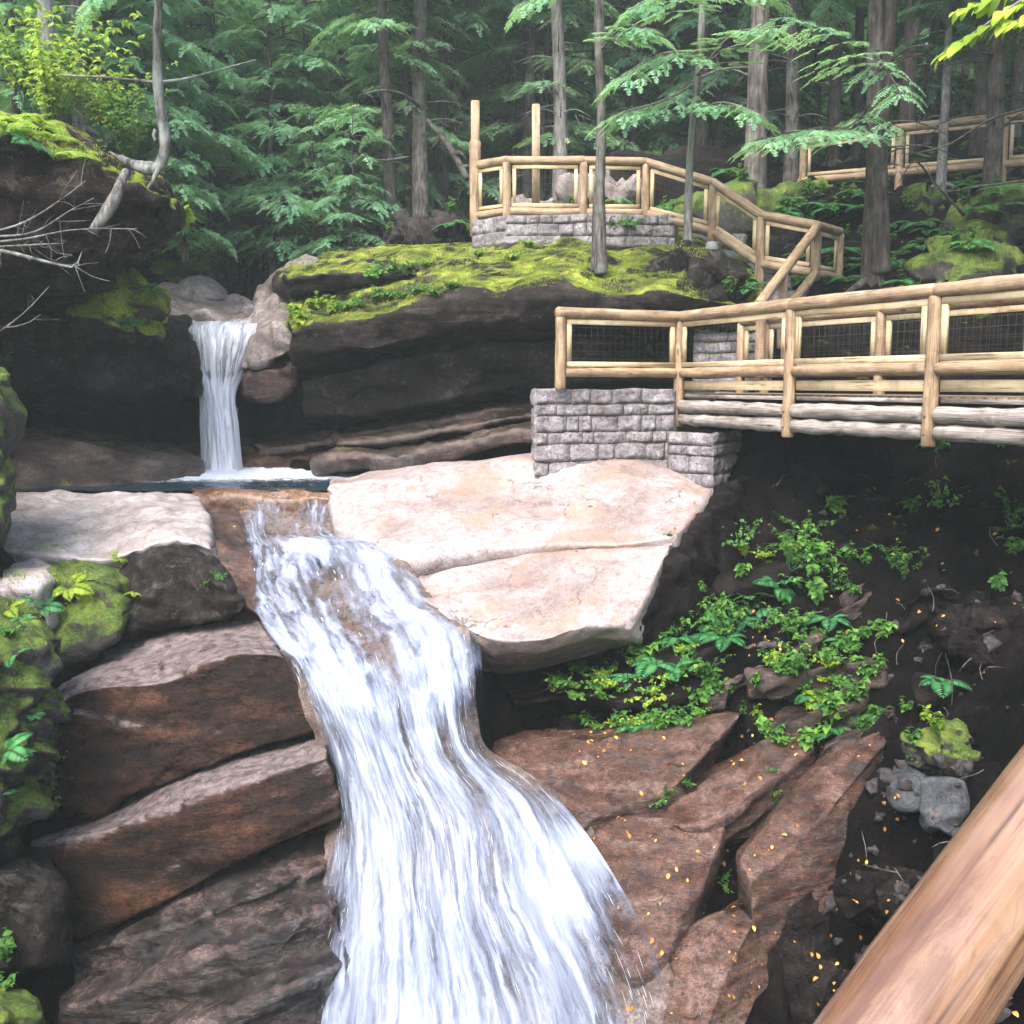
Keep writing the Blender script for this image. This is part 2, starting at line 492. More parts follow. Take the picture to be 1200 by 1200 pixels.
PI = math.pi
LB = ((0, .28, 0), (1.0, 1.0, 7.0))      # bedding on the left bank rises to the right
RB = ((0, .55, 0), (1.2, 1.2, 6.0))
M = {}
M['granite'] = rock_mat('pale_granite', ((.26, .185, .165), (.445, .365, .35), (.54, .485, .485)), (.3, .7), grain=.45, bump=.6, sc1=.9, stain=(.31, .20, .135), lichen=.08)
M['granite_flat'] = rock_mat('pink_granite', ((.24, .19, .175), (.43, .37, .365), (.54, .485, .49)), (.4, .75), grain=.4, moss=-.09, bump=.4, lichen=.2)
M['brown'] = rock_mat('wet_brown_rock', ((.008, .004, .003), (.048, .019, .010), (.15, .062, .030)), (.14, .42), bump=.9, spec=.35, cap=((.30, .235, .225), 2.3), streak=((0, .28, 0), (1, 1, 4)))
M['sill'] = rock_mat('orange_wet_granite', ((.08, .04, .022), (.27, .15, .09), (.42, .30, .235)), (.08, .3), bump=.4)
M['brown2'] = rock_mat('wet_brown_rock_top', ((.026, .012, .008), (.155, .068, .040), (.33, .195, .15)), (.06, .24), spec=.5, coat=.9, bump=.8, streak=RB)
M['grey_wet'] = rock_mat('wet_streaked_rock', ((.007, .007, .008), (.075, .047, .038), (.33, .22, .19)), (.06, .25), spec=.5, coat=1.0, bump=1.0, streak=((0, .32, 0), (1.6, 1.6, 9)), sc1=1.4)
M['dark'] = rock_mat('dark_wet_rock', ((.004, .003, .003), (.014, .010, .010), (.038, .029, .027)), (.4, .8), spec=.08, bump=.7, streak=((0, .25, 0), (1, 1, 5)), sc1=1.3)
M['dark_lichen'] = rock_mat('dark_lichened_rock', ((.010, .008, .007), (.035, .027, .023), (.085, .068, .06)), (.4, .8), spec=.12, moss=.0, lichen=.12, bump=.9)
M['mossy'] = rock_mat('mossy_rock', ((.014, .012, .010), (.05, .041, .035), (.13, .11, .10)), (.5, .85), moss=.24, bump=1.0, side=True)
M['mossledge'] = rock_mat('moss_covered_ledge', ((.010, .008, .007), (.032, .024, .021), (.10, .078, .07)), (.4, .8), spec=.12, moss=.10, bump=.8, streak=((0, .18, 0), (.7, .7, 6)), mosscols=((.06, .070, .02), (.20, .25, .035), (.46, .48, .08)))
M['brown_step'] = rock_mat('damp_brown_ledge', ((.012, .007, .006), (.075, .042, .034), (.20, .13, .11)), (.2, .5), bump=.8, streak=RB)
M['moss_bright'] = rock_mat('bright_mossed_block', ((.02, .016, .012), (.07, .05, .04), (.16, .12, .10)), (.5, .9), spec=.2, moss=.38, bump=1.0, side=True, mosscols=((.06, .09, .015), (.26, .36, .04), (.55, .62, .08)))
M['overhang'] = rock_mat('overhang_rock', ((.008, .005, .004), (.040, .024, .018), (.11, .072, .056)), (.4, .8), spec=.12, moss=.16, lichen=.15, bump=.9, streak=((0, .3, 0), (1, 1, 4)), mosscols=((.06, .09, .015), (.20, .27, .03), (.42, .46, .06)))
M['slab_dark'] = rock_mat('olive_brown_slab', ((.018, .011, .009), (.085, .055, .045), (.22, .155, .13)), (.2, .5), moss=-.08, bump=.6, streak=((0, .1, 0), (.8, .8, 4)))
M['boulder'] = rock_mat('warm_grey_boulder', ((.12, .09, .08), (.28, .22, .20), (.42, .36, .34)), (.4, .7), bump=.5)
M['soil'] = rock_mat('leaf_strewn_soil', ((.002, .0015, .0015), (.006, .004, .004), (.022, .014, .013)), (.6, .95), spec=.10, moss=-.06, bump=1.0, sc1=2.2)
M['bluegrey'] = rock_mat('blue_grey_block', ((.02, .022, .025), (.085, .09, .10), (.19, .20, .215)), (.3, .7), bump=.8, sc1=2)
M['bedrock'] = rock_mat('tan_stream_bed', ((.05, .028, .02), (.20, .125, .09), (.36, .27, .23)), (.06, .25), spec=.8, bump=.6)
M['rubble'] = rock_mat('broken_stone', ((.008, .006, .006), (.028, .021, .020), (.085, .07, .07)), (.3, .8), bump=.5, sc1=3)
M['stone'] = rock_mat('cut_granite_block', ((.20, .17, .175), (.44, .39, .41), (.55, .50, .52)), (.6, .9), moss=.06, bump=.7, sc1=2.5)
M['mortar'] = rock_mat('mortar', ((.03, .03, .02), (.07, .07, .05), (.12, .11, .09)), (.8, .95), bump=.6, sc1=3)
M['log'] = wood_mat('peeled_log', (.10, .060, .034), (.29, .195, .115), (.45, .335, .215))
M['log_near'] = wood_mat('varnished_log', (.045, .017, .010), (.145, .068, .038), (.26, .155, .095), rough=.15, scale=.5, spec=.8)
M['board'] = wood_mat('fresh_sawn_board', (.36, .26, .14), (.48, .37, .22), (.56, .46, .30), rough=.7)
M['weathered'] = wood_mat('weathered_log', (.06, .045, .035), (.24, .20, .17), (.46, .42, .385), rough=.8, scale=.7)
M['deck'] = wood_mat('deck_board', (.14, .09, .06), (.26, .18, .12), (.36, .27, .19), rough=.7)
M['endgrain'] = M['log']
M['bark'] = bark_mat('grey_brown_bark', (.022, .018, .016), (.075, .062, .055), (.16, .14, .125))
M['bark_dark'] = bark_mat('dark_bark', (.015, .012, .011), (.045, .035, .030), (.10, .08, .07), .12)
M['bark_pale'] = bark_mat('pale_bark', (.06, .053, .048), (.16, .145, .135), (.28, .265, .25))
M['bark_lichen'] = bark_mat('lichened_grey_bark', (.03, .027, .025), (.10, .092, .085), (.20, .19, .175), .6)
M['needle'] = leaf_mat('hemlock_needles', (.045, .12, .07), (.10, .25, .15), (.20, .38, .21))
M['needle_b'] = leaf_mat('bright_hemlock_needles', (.11, .26, .15), (.24, .48, .28), (.41, .66, .38), trans=.55)
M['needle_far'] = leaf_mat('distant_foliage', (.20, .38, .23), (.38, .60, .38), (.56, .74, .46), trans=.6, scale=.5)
M['leaf'] = leaf_mat('broad_green_leaf', (.03, .09, .02), (.07, .19, .035), (.16, .32, .05), scale=5)
M['leaf_y'] = leaf_mat('yellow_green_leaf', (.12, .22, .02), (.28, .42, .04), (.50, .55, .07), trans=.5, scale=2)
M['moss_blade'] = leaf_mat('moss_growth', (.05, .07, .02), (.20, .27, .03), (.46, .50, .07), trans=.3, scale=1.5)
M['fallen'] = leaf_mat('fallen_leaf', (.20, .07, .03), (.50, .22, .05), (.62, .44, .12), trans=.1, scale=30)
M['fern'] = leaf_mat('fern_frond', (.02, .09, .035), (.05, .20, .07), (.10, .33, .10), scale=4)
def plain(name, col, rough, metal=0.0):
    t = NT(name); b = t.bsdf(col, rough); b.inputs['Metallic'].default_value = metal
    return t.done(b.outputs[0])
M['wire'] = plain('galvanised_wire', (.10, .09, .07), .6, .6)
M['concrete'] = rock_mat('footing_concrete', ((.25, .25, .24), (.42, .42, .41), (.55, .55, .54)), (.7, .9), bump=.3, sc1=3)

def water_mat():
    t = NT('pool_water'); p = t.pos()
    n1 = t.noise(t.mapping(p, scale=(1.0, 2.4, 1)), 5, 5, .6, .5)
    n2 = t.noise(p, 22, 3, .6)
    h = t.math('ADD', n1, t.math('MULTIPLY', n2, .3))
    at = t.n('ShaderNodeAttribute', attribute_name='foam').outputs['Fac']
    fn = t.noise(t.mapping(p, scale=(1, 2.2, 1)), 9, 6, .7, .8)
    fm = t.ramp(t.math('ADD', t.math('MULTIPLY', at, 1.0), t.math('SUBTRACT', fn, .5)), [(.44, 0.0), (.62, 1.0)])
    col = t.mix(fm, (.010, .024, .036), (.78, .80, .83))
    rg = t.mix(fm, (.06, .06, .06), (.6, .6, .6))
    b = t.bsdf(col, rg, t.bump(h, .6, .06), spec=.6)
    return t.done(b.outputs[0])

def fall_mat(name, dens=0.0, su=8.0, sv=1.0, tint=(.80, .86, .95), gain=1.0):
    """falling water: opaque white strands, glassy thin water between them. UV = metres across / along the flow"""
    t = NT(name); uv = t.n('ShaderNodeUVMap').outputs[0]
    wn = t.n('ShaderNodeTexNoise'); t.l(t.mapping(uv, scale=(1.2, .7, 1)), wn.inputs['Vector']); wn.inputs['Detail'].default_value = 2
    wv = t.n('ShaderNodeVectorMath', operation='MULTIPLY_ADD'); t.l(wn.outputs['Color'], wv.inputs[0]); wv.inputs[1].default_value = (.10, .8, 0); t.l(uv, wv.inputs[2]); uv = wv.outputs[0]
    a = t.noise(t.mapping(uv, scale=(su * .42, sv * .42, 1)), 1.0, 4, .5)
    b = t.noise(t.mapping(uv, scale=(su * 1.9, sv * .9, 1), loc=(3, 7, 0)), 1.0, 3, .55)
    bub = t.noise(t.mapping(uv, scale=(su * 5, sv * 2.4, 1)), 1.0, 3, .6)
    f = t.math('ADD', t.math('MULTIPLY', a, .50), t.math('ADD', t.math('MULTIPLY', b, .36), t.math('MULTIPLY', bub, .14)))
    at = t.n('ShaderNodeAttribute', attribute_name='dens').outputs['Fac']
    f = t.math('ADD', f, t.math('ADD', t.math('MULTIPLY', at, .5), dens))
    alpha = t.ramp(f, [(.36, 0.0), (.60, 1.0)], 'EASE')
    white = t.ramp(f, [(.40, (.15, .18, .27)), (.47, (.24, .27, .36)), (.57, (.34, .365, .44)), (.74, (.48, .50, .55))])
    if gain > 1: white = t.mix(.5, white, (.72, .73, .77))
    bn = t.bump(f, .35, .05)
    s = t.bsdf(white, .35, bn, spec=.4)
    tl = t.n('ShaderNodeBsdfTranslucent'); tl.inputs[0].default_value = (.6, .63, .68, 1)
    m0 = t.n('ShaderNodeMixShader'); m0.inputs[0].default_value = .10
    t.l(s.outputs[0], m0.inputs[1]); t.l(tl.outputs[0], m0.inputs[2])
    thin = t.n('ShaderNodeBsdfGlossy'); thin.inputs[0].default_value = (.9, .95, 1, 1); thin.inputs['Roughness'].default_value = .3
    t.l(bn, thin.inputs['Normal'])
    tp = t.n('ShaderNodeBsdfTransparent'); tp.inputs[0].default_value = (.97, .985, 1, 1)
    fr = t.n('ShaderNodeFresnel'); fr.inputs[0].default_value = 1.12; t.l(bn, fr.inputs['Normal'])
    m1 = t.n('ShaderNodeMixShader'); t.l(fr.outputs[0], m1.inputs[0]); t.l(tp.outputs[0], m1.inputs[1]); t.l(thin.outputs[0], m1.inputs[2])
    m2 = t.n('ShaderNodeMixShader'); t.l(alpha, m2.inputs[0]); t.l(m1.outputs[0], m2.inputs[1]); t.l(m0.outputs[0], m2.inputs[2])
    return t.done(m2.outputs[0])
M['pool'] = water_mat()
M['fall'] = fall_mat('falling_water')
M['rapid'] = fall_mat('rushing_water', .0, 5.0, 1.8)
M['fall_thin'] = fall_mat('thin_falling_water', .0, 13.0, 1.1, gain=2)
# ================================================================ terrain: one sheet to the horizon
def terrain():
    PIX = [
        (1000, 385, 17.0), (1100, 380, 16.5), (1200, 375, 16), (1000, 300, 20), (1100, 300, 20), (1200, 290, 20), (1250, 330, 17),
        (1000, 222, 25), (1100, 220, 24.5), (1200, 214, 24), (1100, 180, 30), (1200, 170, 32), (900, 240, 25), (880, 300, 21.5), (850, 330, 20.5),
        (800, 240, 25), (690, 262, 24), (600, 268, 24), (760, 225, 29), (620, 262, 30), (500, 285, 24.5), (470, 300, 30),
        (330, 350, 27), (300, 352, 33), (250, 350, 28), (210, 345, 27),
        (860, 480, 16.5), (900, 560, 14.6), (1000, 560, 14.3), (1100, 550, 14), (1200, 540, 13.6), (1300, 520, 13.5),
        (950, 640, 13), (1050, 650, 12.6), (1150, 660, 11.8), (1250, 660, 11), (900, 700, 12.6), (1000, 760, 11.6), (1100, 760, 10.6), (1200, 780, 9.6),
        (870, 790, 12), (800, 790, 12.4), (700, 830, 12.4), (620, 850, 12.6), (960, 850, 11), (1060, 870, 9.8), (1130, 900, 9.1), (1080, 980, 9.1), (1010, 980, 9.5), (980, 1090, 9.1),
        (940, 1180, 8.6), (1030, 1190, 8.1), (1150, 1050, 7.6), (1200, 920, 8.0), (1100, 1190, 7.2),
        (800, 900, 11.7), (760, 1000, 10.6), (900, 950, 10.8), (850, 1080, 10.2), (800, 1180, 9.6), (700, 1100, 10.2)]
    cps = [P(*a) for a in PIX]
    low_ = {(980, 1090): 1.5, (940, 1180): 1.6, (1010, 980): 1.0, (1030, 1190): 1.0, (1080, 980): .2, (850, 1080): .5, (800, 1180): .8, (1060, 870): .1}
    for a_, c_ in zip(PIX, cps): c_[2] -= low_.get(a_[:2], 0)
    cps += [np.array(a, float) for a in [
        (-4, 16.5, -2.6), (-6, 17, -2.5), (-2, 17.5, -2.3), (0, 18, -2.0), (-4, 19, -2.2), (-7, 20, -2.0), (2, 19, -1.8), (-3.5, 13.5, -3.2), (-2.5, 12, -4.2),
        (-1, 12, -4.6), (0, 13.5, -3.0), (1.5, 13.5, -2.8), (2.5, 15.5, -2.2), (-1.5, 10.5, -5.6), (-.5, 9, -6.6), (-3.5, 10, -6.6), (-3.6, 9.5, -7), (-2.5, 9, -7.6), (-3, 10.3, -6.5), (-4.4, 9.8, -6.4), (-4, 10.8, -5.9), (-2.2, 10.5, -6.5), (-3, 11.5, -4.6), (-1.5, 7, -8), (-1.5, 4, -8.4), (-1.5, 0, -8.8), (-1.5, -10, -9.5), (0, -30, -10),
        (-5, 13.5, -3.2), (-6.5, 14, -2.6), (-5, 10.5, -5.0), (-6.3, 10.5, -2.4), (-3.5,9,-6.5), (-4.2,8.2,-6.8), (-5,9.3,-6.0), (-4,11.2,-5), (-7.5, 10.5, .2), (-9, 11, 2.0), (-6.8, 7.5, -2.6), (-9, 7, .4), (-8.5, 3, -1), (-6.5, 3, -4.5), (-4, 3, -7), (-4, 6.5, -7.4), (-12, 5, 2), (-14, 14, 4.0), (-18, 14, 5.5), (-10, 20, 2.2), (-8.8, 14.5, .6), (-9, 17, -1), (-11, 17, 2.2),
        (-12, 24, 4.2), (-9, 25, 3.0), (-16, 30, 5.5), (-8, 34, 3.4), (-6.5, 22.5, 1.0), (-5.5, 22.5, .9), (-4.2, 23, 1.2), (-6, 26, 1.9), (-5, 30, 2.3), (0, 23, 1.8), (3, 23, 2.2), (-2.5, 23.5, 2.4), (1.5, 21.5, -.5), (3.2, 20.5, -.3), (4.2, 18.8, .2),
        (3, 27, 4.2), (2.5, 9, -4.8), (3.2, 6.5, -3.4), (2.2, 5, -4.8), (2.2, 2.5, -4.0), (1.2, 1, -5), (3.5, 2.5, -2.6), (5, 5, -2.0), (6, 8, -1.9), (8, 12, .2), (8, 4, -1.2), (12, 8, 1.0), (4, -3, -2.4), (8, -6, -1.5),
        (12, 14, 2.2), (14, 20, 4.8), (18, 28, 7), (20, 12, 4), (30, 20, 9), (30, 0, 6), (25, 40, 11), (10, 40, 8.2), (0, 40, 5.2), (-8, 45, 4.8), (-20, 45, 9), (-30, 25, 11), (-30, 5, 9), (-30, -20, 6),
        (0, 60, 8), (-15, 70, 12), (20, 65, 16), (0, 90, 17), (-40, 90, 24), (40, 90, 28), (60, 40, 22), (-60, 40, 22), (60, -40, 10), (-60, -40, 10), (0, 130, 28), (-110, 130, 36), (110, 130, 40), (0, -110, 0), (110, -60, 14), (-110, -60, 14), (110, 30, 30), (-110, 30, 28)]]
    c = np.array(cps); xy, z = c[:, :2], c[:, 2]
    def phi(d): return d
    A = phi(np.linalg.norm(xy[:, None] - xy[None], axis=2)) ; n = len(c)
    Pm = np.c_[np.ones(n), xy]
    K = np.block([[A, Pm], [Pm.T, np.zeros((3, 3))]])
    w = np.linalg.lstsq(K, np.r_[z, 0, 0, 0], rcond=None)[0]
    def h(x, y):
        q = np.stack([x.ravel(), y.ravel()], 1)
        o = np.empty(len(q))
        for i in range(0, len(q), 20000):
            s = q[i:i + 20000]
            o[i:i + 20000] = phi(np.linalg.norm(s[:, None] - xy[None], axis=2)) @ w[:n] + w[n] + s @ w[n + 1:]
        return o.reshape(x.shape)
    return h
TH = terrain()
def grade(lo, hi, a, b, res, far):
    core = np.arange(a, b, res)
    def wing(d0, d1):
        s = [0.0]; st = res
        while s[-1] < d1 - d0:
            st = min(st * 1.12, far); s.append(s[-1] + st)
        return np.array(s[1:])
    return np.r_[(a - wing(0, a - lo))[::-1], core, b + wing(b, hi) - 0]
gx = grade(-140, 140, -9, 9, .09, 4.0); gy = grade(-140, 160, 5, 26, .10, 4.0)
X, Y = np.meshgrid(gx, gy)
Z = TH(X, Y)
pt = np.stack([X, Y, Z], -1)
Z = Z + .28 * fbm(pt * .5, 3) + .07 * fbm(pt * 2.3 + 4, 3) + .05 * np.tanh(4 * noise(pt * 3.7 + 11)) * (X > 1) + .16 * cells((pt + .15 * fbm(pt, 2)[..., None]) @ basis((-.55, -.2, 1)).T, np.array([.9, .9, 2.4])) * (X > .6) * (Y < 24) + .07 * cells(pt + .1 * fbm(pt * 2, 2)[..., None], 2.6) * (np.abs(X) < 12) * (Y < 24) + np.clip(.35 * noise(pt * .9 + 40), 0, 1) * (Y > 16)
bx = np.clip((X - .2) / .8, 0, 1) * np.clip((6.5 - X) / 1.5, 0, 1) * np.clip((Y - 6.5) / 1.5, 0, 1) * np.clip((15.6 - Y) / 1.5, 0, 1)
Z = Z - .42 * bx
def ground_z(x, y):
    j = int(np.clip(np.searchsorted(gx, x), 1, len(gx) - 1)); i = int(np.clip(np.searchsorted(gy, y), 1, len(gy) - 1))
    return float(Z[i, j])
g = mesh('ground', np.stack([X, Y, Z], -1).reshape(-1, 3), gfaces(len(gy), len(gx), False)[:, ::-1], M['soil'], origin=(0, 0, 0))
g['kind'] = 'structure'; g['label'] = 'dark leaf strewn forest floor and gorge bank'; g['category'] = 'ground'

# ================================================================ rocks
LN = (-.28, -.10, 1)       # bedding normal, left bank
RN = (-.60, -.05, 1)       # right bank dips steeply
rock('rock_ledge', 'flat pale pink granite shelf left of the stream at the pool edge', 'rock ledge', [
    [(-60, 571, 15.5), (40, 572, 15.45), (110, 573, 15.4), (180, 573, 15.45), (236, 573, 15.4)],
    [(-60, 640, 13.2), (50, 650, 13.0), (120, 655, 12.9), (205, 632, 12.9), (250, 645, 12.8)],
    [(-60, 760, 13.9), (50, 755, 13.8), (120, 742, 13.8), (215, 700, 13.8), (270, 690, 13.6)],
    [(-60, 760, 15.5), (50, 755, 15.5), (120, 752, 15.5), (215, 735, 15.3), (285, 702, 15.3)]],
    M['granite_flat'], res=.045, big=.05, mid=.03, fine=.008, strata=.015, nb=(0, .1, 1), crack=.05, seed=1, facet=.02)
rock('boulder', 'dark lichened rounded block under the pale shelf, right one beside the rapids', 'boulder', [
    [(150, 640, 13.6), (200, 634, 13.5), (235, 636, 13.3), (262, 660, 13.1)],
    [(150, 655, 12.55), (195, 641, 12.5), (235, 646, 12.4), (268, 690, 12.3)],
    [(138, 750, 12.35), (190, 738, 12.3), (240, 734, 12.2), (290, 722, 12.15)],
    [(138, 750, 14), (190, 738, 14), (240, 730, 14), (290, 712, 13.8)]],
    M['dark_lichen'], res=.04, smooth=7, big=.09, mid=.06, fine=.015, crack=.03, seed=2)
rock('boulder', 'dark mossy rounded block beneath the left half of the pale shelf', 'boulder', [
    [(30, 668, 13.4), (80, 660, 13.3), (120, 660, 13.3), (150, 660, 13.3)],
    [(30, 690, 12.2), (80, 668, 12.1), (120, 668, 12.1), (152, 690, 12.3)],
    [(30, 790, 11.9), (80, 780, 11.9), (120, 765, 12.0), (148, 735, 12.2)],
    [(30, 790, 14), (80, 790, 14), (120, 775, 14), (150, 750, 14)]],
    M['mossy'], res=.045, smooth=8, big=.14, mid=.08, seed=3)
rock('rock_slab', 'small pale slab at the left edge below the granite shelf', 'rock slab', [
    [(-50, 650, 13.2), (20, 651, 13.1), (50, 656, 13.0), (66, 668, 12.9)],
    [(-50, 690, 11.8), (20, 686, 11.8), (50, 684, 11.9), (68, 682, 12.2)],
    [(-50, 760, 11.8), (20, 750, 11.8), (50, 740, 11.9), (68, 735, 12.2)],
    [(-50, 760, 13.5), (20, 750, 13.5), (50, 740, 13.5), (68, 735, 13.5)]],
    M['granite_flat'], res=.05, big=.06, mid=.03, seed=4)
rock('rock_block', 'large square edged red brown block left of the falls with worn top painted paler as if lit from above', 'rock block', [
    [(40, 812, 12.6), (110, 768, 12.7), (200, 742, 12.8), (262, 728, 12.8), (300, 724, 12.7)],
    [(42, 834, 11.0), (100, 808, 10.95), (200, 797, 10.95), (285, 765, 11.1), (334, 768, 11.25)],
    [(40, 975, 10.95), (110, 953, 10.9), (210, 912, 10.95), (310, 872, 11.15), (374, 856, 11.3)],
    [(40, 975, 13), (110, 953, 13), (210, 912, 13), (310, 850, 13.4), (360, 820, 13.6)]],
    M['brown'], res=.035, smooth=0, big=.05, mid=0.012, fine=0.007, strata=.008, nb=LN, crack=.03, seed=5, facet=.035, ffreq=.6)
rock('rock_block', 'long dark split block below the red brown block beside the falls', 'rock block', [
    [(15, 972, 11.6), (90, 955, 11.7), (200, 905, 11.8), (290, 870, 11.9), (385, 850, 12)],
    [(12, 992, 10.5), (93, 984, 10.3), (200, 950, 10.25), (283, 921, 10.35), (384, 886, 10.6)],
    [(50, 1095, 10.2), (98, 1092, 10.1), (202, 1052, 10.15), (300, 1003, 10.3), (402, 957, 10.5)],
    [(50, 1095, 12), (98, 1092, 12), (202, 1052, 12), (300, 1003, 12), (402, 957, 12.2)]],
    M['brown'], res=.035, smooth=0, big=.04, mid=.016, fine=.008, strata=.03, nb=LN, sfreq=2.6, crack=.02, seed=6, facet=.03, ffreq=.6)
for i_, (tl, bl, lb) in enumerate([
    ([(70, 1096, 10.6), (110, 1084, 10.7), (200, 1040, 10.8), (300, 990, 10.9), (420, 940, 11.0), (560, 925, 11.2)], [(84, 1120, 9.95), (120, 1110, 9.9), (215, 1082, 9.8), (310, 1042, 9.9), (430, 1000, 10.1), (570, 990, 10.3)], 'wet dark layered slab just under the long split block, uppermost of the layered slabs'),
    ([(60, 1130, 10.3), (120, 1104, 10.2), (215, 1076, 10.1), (310, 1036, 10.2), (430, 994, 10.4), (570, 985, 10.6)], [(70, 1200, 9.3), (130, 1180, 9.25), (240, 1140, 9.25), (330, 1100, 9.4), (440, 1065, 9.6), (570, 1050, 9.8)], 'blue grey sheened slab, second of the layered slabs at the lower left of the falls'),
    ([(60, 1190, 9.7), (130, 1172, 9.6), (240, 1132, 9.6), (330, 1092, 9.7), (440, 1058, 9.9), (570, 1044, 10.1)], [(60, 1290, 8.75), (140, 1260, 8.7), (250, 1215, 8.7), (345, 1170, 8.9), (450, 1130, 9.1), (580, 1120, 9.3)], 'blue grey sheened slab, third of the layered slabs at the lower left of the falls'),
    ([(60, 1280, 9.1), (140, 1250, 9.0), (250, 1205, 9.0), (345, 1160, 9.2), (450, 1122, 9.4), (580, 1112, 9.6)], [(60, 1440, 8.0), (150, 1400, 8.0), (260, 1370, 8.0), (360, 1340, 8.1), (460, 1310, 8.3), (600, 1290, 8.5)], 'lowest pinkish wet slab of the layered slabs at the bottom left of the falls')]):
    if i_: tl = [(x, y + 20, d - .05) for x, y, d in tl]; bl = [(x, y - 16, d - .08) for x, y, d in bl]
    tl = [(x, y, d + (.45 if k == 4 else 1.0 if k == 5 else 0)) for k, (x, y, d) in enumerate(tl)]; bl = [(x, y, d + (.75 if k == 4 else 1.3 if k == 5 else 0)) for k, (x, y, d) in enumerate(bl)]
    rock('rock_slab', lb, 'rock slab', [tl, bl, [(x + 4, y + 56, d + .06) for x, y, d in bl], [(x + 6, y + 64, d + .8) for x, y, d in bl], [(x, y + 260, d + 2.0) for x, y, d in tl]],
        M['grey_wet'], res=.03, smooth=1, big=.07, mid=.03, fine=.013, strata=.03, nb=(-.50, .15, 1), sfreq=2.6, crack=.03, seed=7 + i_ * .37, facet=.04, ffreq=1.1)
rock('boulder', 'rounded dark boulder with worn pale crown at lower left', 'boulder', [
    [(-50, 998, 10.2), (0, 996, 10.3), (40, 1002, 10.3), (66, 1020, 10.2)],
    [(-50, 1035, 9.2), (0, 1024, 9.2), (40, 1030, 9.3), (76, 1050, 9.6)],
    [(-50, 1170, 9.1), (0, 1150, 9.1), (45, 1140, 9.2), (84, 1130, 9.6)],
    [(-50, 1170, 11), (0, 1150, 11), (45, 1140, 11), (84, 1130, 10.8)]],
    M['dark_lichen'], res=.035, smooth=6, big=.09, mid=.03, seed=8)
rock('boulder', 'small rounded stone at the bottom left corner', 'boulder', [
    [(-60, 1150, 9.2), (0, 1152, 9.2), (30, 1158, 9.1), (50, 1172, 9)],
    [(-60, 1190, 8.2), (0, 1180, 8.2), (35, 1185, 8.3), (55, 1195, 8.5)],
    [(-60, 1300, 8.0), (0, 1300, 8.0), (35, 1300, 8.1), (60, 1290, 8.4)],
    [(-60, 1300, 10), (0, 1300, 10), (35, 1300, 10), (60, 1290, 10)]],
    M['mossy'], res=.035, smooth=7, big=.1, mid=.05, seed=9)
rock('rock_bank', 'steep mossy bank with ferns at the left edge', 'rock bank', [
    [(-900, 560, 11.5), (-60, 696, 11.2), (10, 700, 11.4), (40, 706, 11.4), (60, 716, 11.4)],
    [(-900, 620, 9.0), (-60, 730, 9.6), (0, 738, 10.0), (40, 750, 10.2), (66, 772, 10.6)],
    [(-900, 900, 8.0), (-60, 850, 9.1), (-5, 850, 9.5), (40, 850, 9.9), (58, 860, 10.6)],
    [(-900, 1350, 7.5), (-60, 1060, 8.9), (-20, 990, 9.3), (25, 980, 9.8), (42, 975, 10.6)],
    [(-900, 1700, 9), (-60, 1200, 9.6), (-20, 1060, 10), (10, 1040, 10.5), (20, 1020, 11.4)]],
    M['mossy'], res=.04, smooth=4, big=.15, mid=.12, fine=.02, strata=.03, nb=(0, .2, 1), sfreq=2, seed=10, facet=.10, ffreq=1.6)
# ---- far side of the pool, left
rock('rock_slab', 'rounded olive mossy slab on the left side of the pool', 'rock slab', [
    [(-60, 488, 19.5), (40, 492, 19.5), (120, 505, 19.4), (200, 518, 19.2), (240, 534, 18.9)],
    [(-60, 525, 16.4), (40, 514, 16.6), (110, 522, 16.8), (190, 537, 17.2), (236, 547, 17.9)],
    [(-60, 580, 15.6), (40, 580, 15.7), (110, 578, 16.0), (180, 572, 16.7), (236, 562, 17.7)],
    [(-60, 590, 20), (40, 590, 20), (110, 585, 20), (180, 578, 20), (236, 565, 19.5)]],
    M['slab_dark'], res=.06, smooth=5, big=0.07, mid=0.02, strata=0.03, nb=(-.1, 0, 1), sfreq=2.5, seed=11, facet=0.02, ffreq=0.5)
rock('cliff', 'dark overhanging bedrock behind the pool from bank to bank', 'cliff', [
    [(-120, 300, 23), (60, 330, 23), (200, 370, 22.5), (300, 390, 22.5), (420, 340, 22.8), (600, 330, 22.5), (800, 380, 21.5)],
    [(-120, 330, 21), (60, 360, 21), (200, 395, 20.8), (300, 415, 20.8), (420, 370, 21.2), (600, 370, 21.2), (800, 400, 20.5)],
    [(-120, 590, 20.8), (60, 560, 20.8), (200, 550, 20.5), (300, 545, 20.5), (420, 540, 21), (600, 530, 21), (800, 530, 20.3)],
    [(-120, 590, 24), (60, 560, 24), (200, 550, 24), (300, 545, 24), (420, 540, 24), (600, 530, 24), (800, 530, 22.5)]],
    M['dark'], res=.09, smooth=3, big=.3, mid=.1, strata=.1, nb=(-.1, 0, 1), sfreq=2, seed=12)
rock('cliff', 'dark overhung rock ledge with pale lichen band left of the small fall', 'cliff', [
    [(-120, 360, 19.5), (20, 375, 19.5), (80, 385, 19.5), (150, 378, 19.6), (205, 372, 19.8), (228, 388, 19.8)],
    [(-120, 400, 16.9), (20, 398, 17.0), (80, 400, 17.1), (150, 396, 17.6), (200, 385, 18.3), (232, 425, 18.9)],
    [(-120, 480, 17.1), (20, 470, 17.2), (80, 462, 17.3), (150, 470, 17.8), (200, 462, 18.4), (234, 460, 19.0)],
    [(-120, 500, 19.8), (20, 492, 19.8), (80, 485, 19.8), (150, 485, 20.0), (200, 480, 20.2), (236, 475, 20.3)]],
    M['dark_lichen'], res=.05, smooth=3, big=.16, mid=.08, strata=.09, nb=(.05, 0, 1), sfreq=2.2, crack=.05, seed=13)
